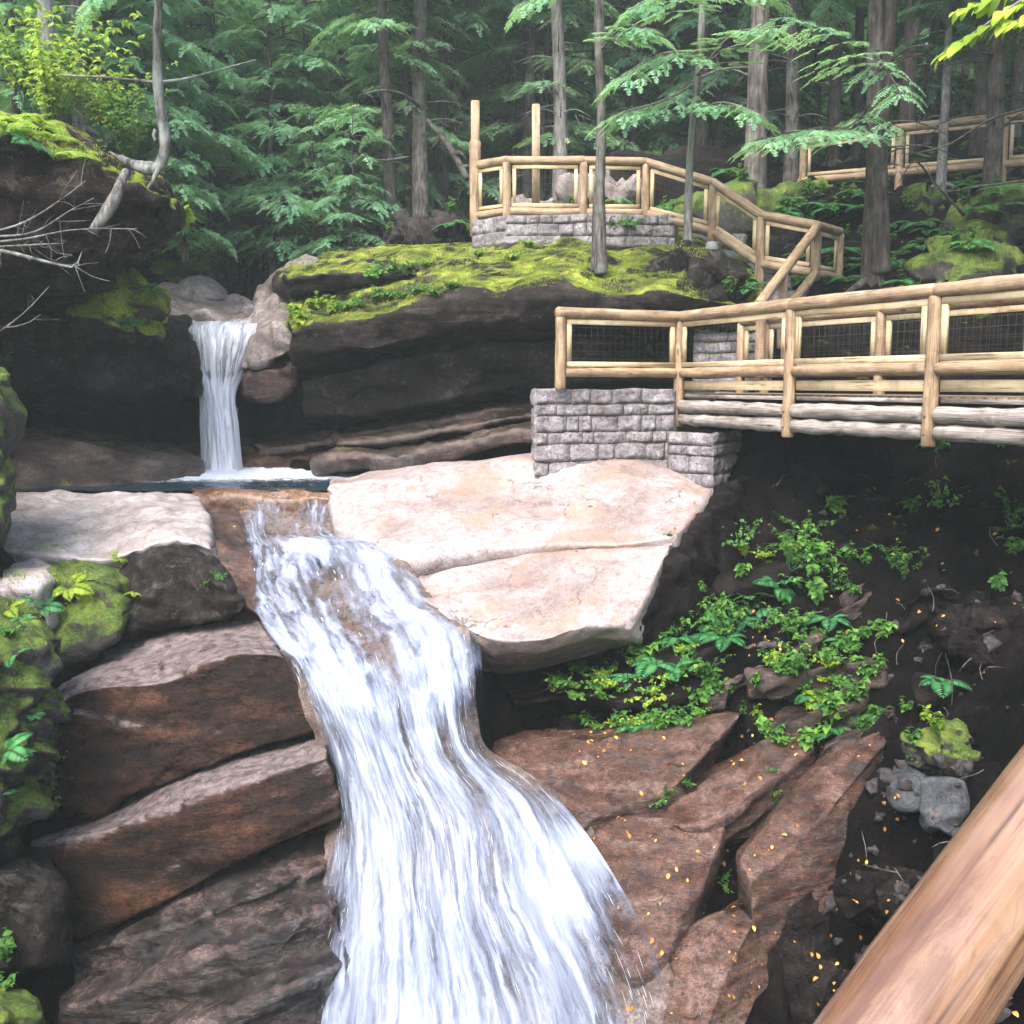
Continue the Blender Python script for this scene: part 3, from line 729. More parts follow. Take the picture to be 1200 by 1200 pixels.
rock('boulder', 'thickly mossed block under the left overhang', 'boulder', [
    [(86, 300, 18.6), (120, 312, 18.6), (160, 325, 18.6), (192, 335, 18.6)],
    [(84, 330, 16.6), (115, 338, 16.3), (155, 345, 16.5), (194, 352, 17.2)],
    [(86, 372, 16.1), (118, 380, 15.9), (160, 392, 16.2), (192, 396, 17.1)],
    [(86, 410, 17.6), (120, 410, 17.6), (160, 410, 17.8), (190, 408, 18.0)],
    [(86, 410, 19.4), (120, 410, 19.4), (160, 410, 19.4), (190, 408, 19.4)]],
    M['moss_bright'], res=.045, smooth=4, big=.14, mid=.10, strata=.11, nb=(-.45, 0, 1), sfreq=1.6, seed=14)
rock('cliff', 'great brown overhanging rock with mossy top at upper left', 'cliff', [
    [(-260, 60, 17.5), (-100, 90, 17.4), (20, 135, 17.2), (80, 152, 17), (140, 180, 16.8), (180, 212, 16.5), (200, 250, 16.2)],
    [(-260, 110, 13.4), (-100, 140, 13.3), (10, 152, 13.4), (80, 178, 13.7), (135, 205, 14.1), (178, 232, 14.5), (208, 258, 14.9)],
    [(-260, 300, 13.6), (-100, 290, 13.6), (0, 296, 13.8), (80, 306, 14.1), (130, 298, 14.5), (172, 278, 14.9), (204, 268, 15.1)],
    [(-260, 400, 16.6), (-100, 400, 16.6), (0, 400, 16.8), (80, 395, 17), (115, 350, 17), (150, 300, 16.8), (190, 275, 16.6)],
    [(-260, 400, 21), (-100, 400, 21), (0, 400, 21), (80, 395, 21), (120, 350, 20.5), (155, 300, 19), (192, 272, 18)]],
    M['overhang'], res=.055, smooth=2, big=.22, mid=.09, strata=.07, nb=(-.2, .1, 1), sfreq=2.2, crack=.05, seed=15)
rock('boulder', 'mossy rounded rock poking in at the left edge above the pool', 'boulder', [
    [(-500, 330, 13.5), (-20, 425, 13), (2, 432, 13), (9, 446, 12.9)],
    [(-500, 380, 11.5), (-20, 448, 12), (4, 448, 12.2), (11, 462, 12.5)],
    [(-500, 700, 11.0), (-20, 640, 11.8), (4, 590, 12), (14, 580, 12.4)],
    [(-500, 700, 14.5), (-20, 640, 14.5), (4, 590, 13.5), (14, 580, 13.3)]],
    M['mossy'], res=.05, smooth=4, big=.16, mid=.1, seed=16)
# ---- around and above the small fall
rock('rock_slab', 'low pinkish slab lying across the stream above the small fall', 'rock slab', [
    [(180, 334, 24), (225, 336, 24), (270, 345, 24), (310, 350, 23.6)],
    [(178, 352, 21.5), (225, 360, 21.2), (265, 374, 21), (312, 378, 21)],
    [(178, 392, 21.2), (225, 392, 21), (265, 396, 20.8), (312, 396, 20.8)],
    [(178, 392, 24), (225, 392, 24), (265, 396, 24), (312, 396, 23)]],
    M['boulder'], res=.05, smooth=3, big=.12, mid=.05, strata=.07, nb=(-.3, 0, 1), sfreq=2.5, crack=.04, seed=17)
rock('boulder', 'smooth round grey boulder sitting above the small fall', 'boulder', [
    [(208, 328, 24.4), (232, 323, 24.4), (250, 328, 24.4), (264, 340, 24.2)],
    [(210, 345, 23.2), (235, 335, 23.2), (252, 340, 23.2), (267, 348, 23.4)],
    [(212, 356, 23.2), (235, 356, 23.1), (252, 354, 23.1), (266, 352, 23.4)],
    [(212, 356, 24.4), (235, 356, 24.4), (252, 354, 24.4), (266, 352, 24.2)]],
    M['boulder'], res=.04, smooth=5, big=.05, mid=.02, seed=18, facet=.01)
rock('boulder', 'large dark boulder standing behind the round grey one upstream', 'boulder', [
    [(182, 306, 28), (205, 300, 28), (245, 300, 28), (262, 312, 28)],
    [(178, 318, 26.6), (205, 310, 26.6), (245, 310, 26.6), (266, 322, 26.8)],
    [(178, 352, 26.4), (205, 352, 26.2), (245, 352, 26.2), (266, 352, 26.4)],
    [(182, 352, 28), (205, 352, 28), (245, 352, 28), (262, 352, 28)]],
    M['mossy'], res=.06, smooth=4, big=.15, mid=.06, seed=19)
rock('boulder', 'pale leaning rock on the right above the small fall', 'boulder', [
    [(300, 345, 21.8), (318, 322, 21.8), (345, 306, 21.6), (375, 302, 21.4)],
    [(296, 372, 20.4), (318, 350, 20.2), (340, 330, 20), (372, 322, 20)],
    [(294, 392, 20), (318, 392, 19.6), (342, 388, 19.4), (374, 380, 19.4)],
    [(294, 392, 21.6), (318, 392, 21.6), (342, 388, 21.6), (374, 380, 21.6)]],
    M['boulder'], res=.045, smooth=3, big=.09, mid=.04, seed=20)
rock('rock_slab', 'tan tilted slab funnelling the small fall on its right', 'rock slab', [
    [(304, 372, 20.4), (320, 362, 20.2), (335, 362, 20), (352, 372, 19.8)],
    [(290, 400, 19.2), (305, 384, 18.9), (330, 380, 18.6), (346, 395, 18.6)],
    [(280, 432, 19.0), (300, 432, 18.7), (328, 420, 18.5), (346, 412, 18.5)],
    [(280, 432, 20.6), (300, 432, 20.6), (328, 425, 20.6), (346, 415, 20.4)]],
    M['boulder'], res=.04, smooth=2, big=.05, mid=.03, strata=.02, nb=(.5, 0, 1), seed=21)
rock('rock_block', 'reddish wedge of rock jutting beside the throat of the small fall', 'rock block', [
    [(284, 430, 20), (300, 424, 20), (325, 420, 20), (350, 418, 19.8)],
    [(282, 440, 18.9), (300, 434, 18.7), (322, 430, 18.6), (352, 424, 18.9)],
    [(284, 466, 18.9), (305, 468, 18.8), (325, 466, 18.8), (345, 448, 19.0)],
    [(284, 470, 20.2), (305, 472, 20.2), (325, 470, 20.2), (345, 452, 20)]],
    M['brown2'], res=.04, smooth=2, big=.05, mid=.03, seed=22)
rock('rock_wall', 'wet funnel of rock under the small fall', 'rock face', [
    [(200, 374, 21.4), (230, 376, 21.2), (270, 378, 21.1), (310, 376, 21.2)],
    [(206, 384, 20.0), (232, 388, 19.6), (268, 388, 19.5), (300, 386, 19.6)],
    [(222, 420, 19.6), (238, 430, 19.3), (262, 432, 19.2), (284, 432, 19.4)],
    [(230, 458, 19.5), (242, 462, 19.3), (260, 462, 19.3), (276, 462, 19.4)],
    [(230, 462, 21.4), (242, 466, 21.4), (260, 466, 21.4), (276, 466, 21.4)]],
    M['granite_flat'], res=.045, smooth=3, big=.08, mid=.05, seed=23)
rock('rock_slab', 'wet brown slab at the foot of the small fall', 'rock slab', [
    [(170, 520, 20.6), (230, 512, 20.6), (290, 510, 20.6), (350, 510, 20.6), (410, 512, 20.4)],
    [(180, 545, 18.9), (230, 545, 19.0), (290, 545, 19.1), (350, 552, 18.9), (412, 560, 18.2)],
    [(180, 575, 18.7), (230, 575, 18.8), (290, 575, 18.8), (350, 575, 18.6), (412, 580, 18.0)],
    [(180, 575, 20.8), (230, 575, 20.8), (290, 575, 20.8), (350, 575, 20.8), (412, 580, 20.8)]],
    M['brown2'], res=.05, smooth=4, big=.1, mid=.04, seed=24)
for i_, (fr, th, lb) in enumerate([
    ([(368, 541, 17.6), (400, 534, 17.3), (450, 536, 17.0), (520, 522, 17.1), (580, 508, 17.1), (650, 500, 17.0)], 19, 'lowest long brown shelf of rock right of the pool'),
    ([(392, 518, 18.2), (450, 514, 17.9), (520, 500, 17.9), (590, 488, 17.9), (660, 482, 17.6)], 11, 'middle long brown shelf of rock right of the pool'),
    ([(300, 524, 19.4), (360, 516, 19.3), (430, 503, 19.0), (510, 492, 18.8), (590, 478, 18.6), (670, 470, 18.2)], 12, 'uppermost dark shelf of rock right of the pool under the cave')]):
    rock('rock_shelf', lb, 'rock shelf', [[(x, y - 9, d + 1.3) for x, y, d in fr], fr, [(x + 2, y + th, d + .06) for x, y, d in fr], [(x + 3, y + th - 3, d + 1.5) for x, y, d in fr]],
        M['slab_dark'], res=.045, smooth=3, big=.05, mid=.035, fine=.01, strata=.03, nb=(-.15, 0, 1), sfreq=3, crack=.03, seed=25 + i_ * .6, facet=.04, ffreq=.8)
rock('rock_slab', 'dark sloping bedrock under the shelves right of the pool', 'rock slab', [
    [(300, 530, 21), (440, 520, 21), (540, 500, 20.8), (650, 490, 20)],
    [(340, 545, 19.0), (440, 545, 18.2), (540, 530, 18.0), (650, 515, 17.8)],
    [(380, 575, 18), (450, 575, 17.3), (540, 560, 17.0), (650, 545, 16.9)],
    [(380, 590, 20), (450, 590, 19.5), (540, 580, 19.5), (650, 560, 19.5)]], M['dark'], res=.07, smooth=3, big=.1, mid=.05, strata=.03, seed=26)
# ---- the great moss topped ledge
rock('rock_ledge', 'huge dark ledge with bright moss and weeds on its sloping top, above the cave', 'rock ledge', [
    [(322, 318, 21.6), (400, 288, 22.2), (500, 282, 22.8), (600, 278, 22.8), (700, 274, 22.4), (800, 278, 21.8), (900, 320, 21)],
    [(330, 330, 20), (400, 308, 20), (500, 300, 20), (600, 292, 20), (700, 286, 20), (800, 290, 19.8), (900, 330, 19.2)],
    [(336, 390, 17.7), (400, 378, 17.3), (500, 358, 17.1), (600, 344, 17.0), (700, 342, 17.0), (800, 345, 17.0), (900, 362, 17.2)],
    [(340, 425, 17.9), (400, 418, 17.5), (500, 402, 17.3), (600, 390, 17.2), (700, 382, 17.2), (800, 385, 17.3), (900, 395, 17.4)],
    [(346, 450, 19.4), (400, 440, 19.2), (500, 425, 19.0), (600, 412, 18.9), (700, 405, 18.9), (800, 408, 18.9), (900, 412, 18.9)],
    [(350, 505, 22), (400, 500, 22), (500, 492, 22), (600, 480, 22), (700, 470, 21.8), (800, 465, 21.6), (900, 470, 21)]],
    M['mossledge'], res=.05, smooth=1, big=0.1, mid=0.03, fine=.012, strata=0.11, nb=(-.22, -.05, 1), sfreq=1.3, crack=.05, seed=27, facet=0.04, ffreq=0.5)
rock('rock_ledge', 'recessed dark lower layer of bedrock under the moss topped ledge', 'rock ledge', [
    [(350, 440, 20.5), (430, 425, 20.4), (520, 405, 20.2), (650, 392, 20), (800, 395, 19.8)],
    [(352, 446, 18.35), (430, 430, 18.1), (520, 412, 18.0), (650, 398, 18.0), (800, 400, 18.1)],
    [(356, 486, 18.9), (430, 484, 18.5), (520, 470, 18.3), (650, 455, 18.3), (800, 450, 18.4)],
    [(360, 505, 21), (430, 500, 21), (520, 490, 21), (650, 475, 20.8), (800, 470, 20.5)]],
    M['dark_lichen'], res=.05, smooth=1, big=.08, mid=.03, fine=.01, strata=.05, nb=(-.2, 0, 1), sfreq=2, seed=44, facet=.04, ffreq=.6)
rock('rock_slab', 'thin mossy rock lip jutting over the left end of the big ledge', 'rock slab', [
    [(336, 314, 20.4), (380, 306, 20.2), (430, 304, 20), (480, 306, 19.8)],
    [(334, 328, 18.9), (370, 322, 18.6), (430, 320, 18.5), (490, 322, 18.6)],
    [(336, 345, 19.0), (370, 338, 18.8), (430, 334, 18.7), (490, 332, 18.8)],
    [(336, 350, 20.6), (370, 345, 20.6), (430, 340, 20.6), (490, 335, 20.6)]],
    M['mossledge'], res=.045, smooth=2, big=.08, mid=.05, strata=.04, nb=(-.1, 0, 1), seed=28)
# ---- the big pale slabs on the right of the falls
rock('rock_slab', 'huge smooth pale granite slab below the stone wall, upper tier', 'rock slab', [
    [(382, 562, 17.2), (470, 550, 17.4), (560, 540, 17.6), (650, 528, 17.6), (760, 528, 17.6), (870, 545, 17)],
    [(384, 569, 15.5), (470, 554, 15.6), (560, 545, 15.6), (650, 535, 15.5), (750, 540, 15.3), (838, 572, 14.9)],
    [(392, 622, 14.5), (470, 654, 13.3), (545, 645, 13.35), (640, 638, 13.35), (720, 638, 13.1), (796, 626, 13.0)],
    [(398, 660, 14.4), (470, 680, 13.4), (545, 664, 13.45), (640, 655, 13.45), (720, 652, 13.2), (800, 650, 13.1)],
    [(398, 700, 16), (470, 700, 16), (545, 680, 16.5), (640, 680, 16.5), (720, 680, 16.5), (860, 660, 16)]],
    M['granite'], res=.045, smooth=2, big=.07, mid=.012, fine=.005, strata=.006, crack=.03, cfreq=.35, seed=29, facet=.012, ffreq=.6)
rock('rock_slab', 'huge smooth pale granite slab below the stone wall, lower tier over the cave', 'rock slab', [
    [(470, 668, 14.4), (555, 650, 14.4), (640, 645, 14.4), (720, 642, 14.2), (800, 628, 14.0)],
    [(480, 680, 13.0), (555, 660, 13.2), (640, 650, 13.25), (720, 646, 13.0), (792, 634, 12.9)],
    [(492, 700, 12.5), (565, 746, 11.7), (630, 750, 11.6), (690, 734, 11.8), (740, 736, 12.0)],
    [(500, 725, 12.6), (568, 762, 11.9), (632, 764, 11.8), (692, 750, 12.0), (748, 752, 12.2)],
    [(500, 790, 14.5), (575, 815, 14), (640, 800, 14), (700, 780, 14), (780, 760, 14)],
    [(500, 760, 15.5), (575, 760, 15.5), (640, 750, 15.5), (720, 740, 15.5), (820, 700, 15.5)]],
    M['granite'], res=.04, smooth=1, big=.05, mid=.012, fine=.005, strata=.006, crack=.03, cfreq=.5, seed=30, facet=.012, ffreq=.6)
rock('rock_wall', 'dark cut face at the right end of the pale slabs under the bridge', 'rock face', [
    [(735, 728, 12.3), (766, 668, 12.9), (800, 618, 13.6), (838, 578, 14.8), (880, 520, 16)],
    [(746, 738, 12.15), (780, 672, 12.75), (814, 622, 13.4), (852, 578, 14.6), (900, 520, 15.8)],
    [(760, 765, 12.4), (815, 745, 12.8), (850, 700, 13.6), (890, 640, 14.8), (930, 570, 16)],
    [(740, 775, 14), (780, 750, 15), (830, 700, 16), (870, 640, 16.5), (900, 560, 17.5)]],
    M['dark'], res=.05, smooth=2, big=.08, mid=.06, strata=.03, nb=(-.3, .5, .4), crack=.04, seed=31)
rock('rock_wall', 'dark back wall of the hollow beneath the pale slabs', 'rock face', [
    [(480, 740, 14.4), (580, 745, 14.2), (680, 735, 14.2), (780, 730, 14.2)],
    [(480, 760, 12.9), (575, 775, 12.9), (680, 770, 13.1), (790, 750, 13.3)],
    [(480, 900, 12.5), (575, 890, 12.4), (680, 860, 12.8), (790, 840, 13.0)],
    [(480, 900, 14.5), (575, 890, 14.5), (680, 860, 14.5), (790, 840, 14.5)]],
    M['dark'], res=.05, smooth=2, big=.15, mid=.08, strata=.08, nb=(-.1, 0, 1), sfreq=3, seed=32)
rock('rock_ledge', 'narrow dark ledge carrying green weeds under the pale slab', 'rock ledge', [
    [(590, 800, 13.2), (660, 782, 13.3), (730, 760, 13.5), (800, 725, 13.8), (860, 680, 14.2)],
    [(592, 812, 12.3), (660, 805, 12.0), (730, 800, 11.9), (800, 775, 12.2), (868, 735, 12.8)],
    [(592, 838, 12.3), (660, 832, 12.0), (730, 828, 11.9), (800, 822, 12.0), (875, 800, 12.4)],
    [(592, 850, 13.5), (660, 845, 13.5), (730, 840, 13.5), (800, 830, 13.7), (875, 810, 14)]],
    M['dark'], res=.045, smooth=2, big=.10, mid=0.03, strata=.05, nb=(-.3, 0, 1), seed=33, facet=0.04, ffreq=0.8)
# ---- stepped red brown slabs to the right of the falls
rock('rock_slab', 'wet red brown slab nearest the falls beneath the weedy ledge', 'rock slab', [
    [(575, 862, 12.6), (660, 850, 12.6), (740, 842, 12.6), (820, 832, 12.6), (885, 820, 12.6)],
    [(578, 880, 11.5), (640, 872, 11.4), (710, 862, 11.3), (790, 852, 11.3), (868, 838, 11.4)],
    [(560, 950, 10.9), (640, 985, 10.35), (668, 975, 10.35), (720, 950, 10.6), (790, 925, 10.8)],
    [(560, 1020, 10.9), (640, 1010, 10.5), (672, 1000, 10.5), (730, 985, 10.75), (805, 960, 10.95)],
    [(560, 1020, 13), (640, 1010, 13), (672, 1000, 13), (730, 985, 13), (805, 960, 13)]],
    M['brown2'], res=0.032, smooth=0, big=0.035, mid=0.012, fine=0.007, strata=0.02, nb=RN, sfreq=2.6, crack=.05, seed=34, facet=0.028, ffreq=0.8)
rock('rock_slab', 'narrow brown stepped slab running down from the weeds, middle of the stair of slabs', 'rock slab', [
    [(770, 945, 11.6), (840, 895, 11.8), (890, 868, 11.9), (950, 840, 11.9)],
    [(760, 962, 10.7), (805, 930, 10.8), (870, 885, 11.1), (945, 850, 11.4)],
    [(795, 970, 10.3), (850, 955, 10.4), (885, 925, 10.6), (955, 876, 11.0)],
    [(800, 1000, 10.6), (852, 990, 10.6), (890, 975, 10.8), (962, 920, 11.2)],
    [(780, 1000, 12.5), (852, 990, 12.5), (890, 975, 12.5), (962, 920, 12.5)]],
    M['brown2'], res=0.032, smooth=0, big=0.035, mid=0.012, fine=0.007, strata=0.02, nb=RN, crack=.04, seed=35, facet=0.028, ffreq=0.8)
rock('rock_slab', 'broad tan kite shaped wet slab beside the falls', 'rock slab', [
    [(660, 992, 11.0), (720, 958, 11.2), (790, 956, 11.3), (858, 962, 11.2)],
    [(672, 1000, 10.3), (722, 962, 10.5), (790, 960, 10.5), (852, 968, 10.4)],
    [(690, 1040, 10.0), (735, 1060, 9.8), (790, 1040, 9.9), (835, 1010, 10.1)],
    [(700, 1090, 9.7), (735, 1140, 9.3), (765, 1135, 9.35), (808, 1075, 9.8)],
    [(710, 1200, 9.8), (745, 1200, 9.6), (780, 1180, 9.7), (820, 1130, 10.1)],
    [(710, 1200, 12), (745, 1200, 12), (780, 1180, 12), (820, 1130, 12)]],
    M['brown2'], res=0.032, smooth=0, big=0.03, mid=0.01, fine=0.008, strata=.008, nb=RN, seed=36, facet=0.01)
rock('rock_slab', 'long narrow brown slab edge strewn with orange leaves, right of the slab stair', 'rock slab', [
    [(862, 1000, 10.4), (900, 955, 10.7), (960, 888, 11.0), (1030, 835, 11.2)],
    [(864, 1008, 9.85), (896, 965, 10.1), (958, 898, 10.5), (1030, 850, 10.8)],
    [(878, 1035, 9.6), (915, 1005, 9.8), (985, 935, 10.1), (1042, 866, 10.5)],
    [(885, 1130, 9.7), (930, 1110, 9.8), (1000, 1020, 10.1), (1040, 960, 10.5)],
    [(870, 1200, 11.5), (930, 1180, 11.5), (1000, 1080, 11.8), (1040, 980, 12)]],
    M['brown2'], res=0.032, smooth=0, big=0.035, mid=0.012, fine=0.007, strata=0.02, nb=RN, crack=.03, seed=37, facet=0.028, ffreq=0.8)
rock('rock_slab', 'ridged brown slab at the bottom right of the falls', 'rock slab', [
    [(740, 1180, 10.2), (780, 1110, 10.3), (820, 1070, 10.4), (870, 1045, 10.4)],
    [(745, 1190, 9.4), (775, 1130, 9.6), (818, 1080, 9.8), (868, 1056, 9.9)],
    [(790, 1290, 8.7), (825, 1220, 8.9), (855, 1140, 9.3), (888, 1078, 9.7)],
    [(830, 1400, 8.8), (870, 1320, 9.0), (900, 1220, 9.4), (910, 1130, 9.8)],
    [(830, 1400, 11.5), (870, 1320, 11.5), (900, 1220, 11.5), (910, 1130, 11.5)]],
    M['brown2'], res=0.032, smooth=0, big=0.035, mid=0.012, fine=0.007, strata=0.02, nb=(-1.2, .2, 1), sfreq=3, seed=38, facet=0.028, ffreq=0.8)
rock('rock_wall', 'tall dark wet face dropping from the slab stair into the gorge', 'rock face', [
    [(842, 1092, 10.3), (900, 1030, 10.4), (960, 975, 10.6), (1030, 880, 11)],
    [(850, 1100, 9.95), (905, 1040, 9.95), (972, 975, 10.2), (1036, 888, 10.6)],
    [(880, 1260, 9.2), (945, 1200, 9.3), (1000, 1090, 9.8), (1030, 980, 10.4)],
    [(900, 1500, 9.0), (960, 1400, 9.0), (1010, 1250, 9.4), (1040, 1050, 10.2)],
    [(900, 1500, 12), (960, 1400, 12), (1010, 1250, 12), (1040, 1050, 12)]],
    M['dark'], res=.05, smooth=1, big=0.05, mid=0.02, fine=.01, strata=.02, nb=RN, seed=39, facet=0.04, ffreq=0.6)
rock('boulder', 'angular blue grey block half buried in the right bank', 'boulder', [
    [(1080, 900, 9.9), (1105, 902, 9.9), (1130, 905, 9.9), (1152, 918, 9.8)],
    [(1078, 915, 9.25), (1105, 912, 9.2), (1128, 915, 9.2), (1150, 928, 9.3)],
    [(1086, 962, 9.2), (1100, 978, 9.0), (1125, 985, 9.0), (1140, 968, 9.2)],
    [(1086, 970, 9.9), (1100, 985, 9.9), (1125, 990, 9.9), (1140, 975, 9.9)]],
    M['bluegrey'], res=.03, smooth=2, big=.08, mid=.04, seed=40)
rock('boulder', 'small grey broken stone left of the blue grey block', 'boulder', [
    [(1048, 905, 9.9), (1060, 903, 9.9), (1072, 905, 9.9), (1080, 912, 9.8)],
    [(1046, 915, 9.45), (1060, 912, 9.4), (1072, 914, 9.4), (1082, 922, 9.4)],
    [(1050, 944, 9.4), (1062, 946, 9.3), (1072, 946, 9.3), (1080, 938, 9.4)],
    [(1050, 950, 9.9), (1062, 950, 9.9), (1072, 950, 9.9), (1080, 945, 9.9)]],
    M['bluegrey'], res=.03, smooth=2, big=.05, mid=.03, seed=41)

# weedy rubble steps on the right bank, laid along the bedding
steps = [ # (left px,py) (right px,py) thickness px, depth, label bit
    ((848, 770), (1050, 690), 26, 12.6, 'topmost weedy brown ledge of the right bank'),
    ((830, 815), (960, 745), 24, 12.1, 'short brown ledge behind the bushiest green weeds'),
    ((875, 790), (1040, 775), 30, 11.7, 'level brown ledge between the weed clumps'),
    ((905, 850), (1010, 815), 34, 11.3, 'grey pitted ledge below the weed clumps'),
    ((850, 690), (1000, 640), 20, 13.2, 'dark ledge under the trailing leaves near the bridge'),
    ((960, 880), (1050, 830), 26, 10.9, 'brown ledge where the weeds thin out'),
    ((960, 575), (1120, 585), 24, 14.2, 'dim ledge just under the bridge'),
    ((1060, 700), (1200, 690), 30, 11.8, 'dim mossy ledge on the dark right bank'),
    ((1080, 800), (1230, 800), 30, 10.4, 'low dark outcrop with scattered yellow leaves')]
for i, ((x0, y0), (x1, y1), th, d, lb) in enumerate(steps):
    xs = np.linspace(x0, x1, 4); ys = np.linspace(y0, y1, 4) + np.array([3, -4, 3, 0]) * (1 if i % 2 else -1)
    rock('rock_ledge', lb, 'rock ledge', [
        [(x, y - 6, d + .75) for x, y in zip(xs, ys)], [(x, y, d - .05 * k) for k, (x, y) in enumerate(zip(xs, ys))],
        [(x, y + th, d - .05 * k) for k, (x, y) in enumerate(zip(xs, ys))], [(x, y + th + 10, d + .9) for x, y in zip(xs, ys)]],
        M['brown_step'] if i < 6 and i != 4 else M['dark'], res=.035, smooth=0, big=.07, mid=.02, fine=.012, strata=.05, nb=RN, sfreq=3, crack=.03, seed=50 + i, facet=.07, ffreq=1.6)
# boulders of the forest edge
def roundrock(name, label, c, r, mat, seed, cat='boulder', group=None):
    n = 40; th = np.linspace(0, 2 * np.pi, 2 * n); ph = np.linspace(.02, np.pi - .02, n)
    T_, F_ = np.meshgrid(th, ph)
    s = np.stack([np.cos(T_) * np.sin(F_), np.sin(T_) * np.sin(F_), np.cos(F_)], -1)
    s = np.sign(s) * np.abs(s) ** .8
    v = np.array(c) + s * np.array(r)
    v = v + s * (.34 * min(r) * cells(v, 1.5 / max(r), seed))[..., None]
    v = v + s * (.22 * min(r) * fbm(v * (1.1 / max(r)) + seed * 3.1, 3) + .05 * min(r) * fbm(v * 5, 2))[..., None]
    v[:, -1] = v[:, 0]
    o = mesh(name, v.reshape(-1, 3), gfaces(n, 2 * n, False), mat)
    tag(o, label, cat, group); ROCKS.append(o); return o
for i, (px, py, d, r, lb, mt) in enumerate([
    (775, 222, 26, (2.2, 1.2, .9), 'long dark boulder behind the upper platform railing', 'dark'),
    (700, 235, 25, (.9, .7, .5), 'grey boulder seen through the middle railing panel', 'boulder'),
    (628, 250, 25, (.8, .6, .3), 'low reddish stone seen through the left railing panel', 'boulder'),
    (485, 272, 24, (.55, .5, .4), 'left one of two pale lichened rocks beside the platform', 'dark_lichen'),
    (520, 272, 23.6, (.5, .45, .36), 'right one of two pale lichened rocks beside the platform', 'dark_lichen'),
    (1085, 252, 21.5, (.42, .4, .5), 'mossy upright boulder under the upper path railing', 'mossy'),
    (855, 262, 22.5, (1.3, .8, .6), 'mossy boulder behind the stair railing', 'mossy'),
    (930, 250, 23, (.9, .8, .6), 'dark mossy boulder at the foot of the thick trunk', 'mossy'),
    (820, 330, 18.4, (.9, .6, .45), 'dark boulder under the stair railing', 'dark_lichen'),
    (1130, 320, 17.5, (1.0, .8, .5), 'mossy hump on the slope above the bridge', 'mossy'),
    (1180, 268, 20.5, (1.2, .8, .6), 'mossy rock on the slope at the right edge', 'mossy'),
    (1000, 250, 22.5, (1.4, .8, .5), 'dark rock below the upper path', 'dark'),
    (1105, 880, 9.6, (.3, .25, .22), 'small mossy stone above the blue grey block', 'mossy'),
    (1160, 1010, 8.0, (.35, .3, .2), 'dark stone beside the near handrail', 'dark'),
    (1040, 1060, 8.9, (.4, .3, .25), 'dark stone in the gully right of the tall face', 'dark'),
    (1020, 1180, 8.2, (.35, .3, .22), 'lowest dark stone near the handrail', 'dark'),
    (1150, 740, 10.8, (.5, .4, .3), 'dark rock lying in the deep shade of the right bank', 'dark')]):
    roundrock('boulder', lb, P(px, py, d), r, M[mt], 60 + i)
# ================================================================ water
# pool sheet
ny, nx = 110, 220
Xp, Yp = np.meshgrid(np.linspace(-9.5, -1.2, nx), np.linspace(15.34, 20.3, ny))
ZP = P(300, 577, 15.15)[2]
q = np.stack([Xp, Yp, 0 * Xp], -1)
fx, fy = P(262, 550, 18.6)[:2]
r = np.hypot((Xp - fx) / 2.6, (Yp - fy) / 1.25)
Zp = ZP + .012 * fbm(q * np.array([3, 6, 1]), 3) + .05 * np.exp(-r**2 * 1.2) * (1 + noise(q * 6))
foam = np.clip(1.5 - r * .62, 0, 1.2) * .75
o = mesh('water', np.stack([Xp, Yp, Zp], -1).reshape(-1, 3), gfaces(ny, nx, False)[:, ::-1], M['pool'], origin=(0, 0, 0), attrs={'foam': foam.ravel()})
tag(o, 'dark rippled pool of the stream with white foam under the small fall', 'pool', None, 'structure')

def flow(name, label, rows, mat, res=(.04, .05), lift=.0, rid=.05, dens=None, u_off=0.0, hollow=.0, kind='structure', edge=.35, e0=.70):
    """sheet of water down its course; rows run left to right, first row upstream"""
    R = np.array([[P(*p) for p in r] for r in rows])
    w = np.linalg.norm(np.diff(R, axis=1), axis=2).sum(1)
    t = np.linspace(0, 1, R.shape[1])
    nc = max(12, int(w.max() / res[0]))
    g = hermite(R, t, np.linspace(0, 1, nc))
    t2 = np.r_[0, np.cumsum(np.linalg.norm(np.diff(R, axis=0), axis=2).mean(1))]
    nr = max(12, int(t2[-1] / res[1]))
    G = hermite(g.transpose(1, 0, 2), t2, np.linspace(0, t2[-1], nr)).transpose(1, 0, 2)
    n = gnormals(G, False)
    n[(n[..., 1] * -1 + n[..., 2]) < 0] *= -1
    vv = np.broadcast_to(np.linspace(0, t2[-1], nr)[:, None], (nr, nc))
    uu = np.broadcast_to(np.linspace(0, 1, nc)[None], (nr, nc)) * (w.mean()) + u_off
    s = np.stack([uu * 3.5, vv * .9, 0 * uu + u_off], -1)
    hgt = rid * fbm(s, 3) + rid * .3 * fbm(s * np.array([3.5, 1.3, 1]) + 9, 2) + rid * .25 * fbm(s * np.array([.3, 1.0, 1]), 2)
    x = np.abs(np.linspace(-1, 1, nc))[None]; fe = 1 - np.clip((x - .75) / .25, 0, 1)
    G = G + n * ((lift + hgt) * fe)[..., None]
    a = np.zeros((nr, nc))
    a -= edge * np.clip((x - e0 + .22 * fbm(np.stack([vv * .9, 0 * vv + u_off, x * np.sign(uu - uu.mean()) + 0 * vv], -1), 3)) / (1 - e0), 0, 1.1) ** 1.3
    if dens is not None:
        D = np.array(dens, float)
        tt = np.linspace(0, 1, D.shape[1])
        d1 = np.array([np.interp(np.linspace(0, 1, nc), tt, r) for r in D])
        d2 = np.array([np.interp(np.linspace(0, t2[-1], nr), t2, d1[:, j]) for j in range(nc)]).T
        a += d2
    o = mesh(name, G.reshape(-1, 3), gfaces(nr, nc, False), mat, uv=np.stack([uu, vv], -1).reshape(-1, 2), attrs={'dens': a.ravel()}, origin=(0, 0, 0))
    return o

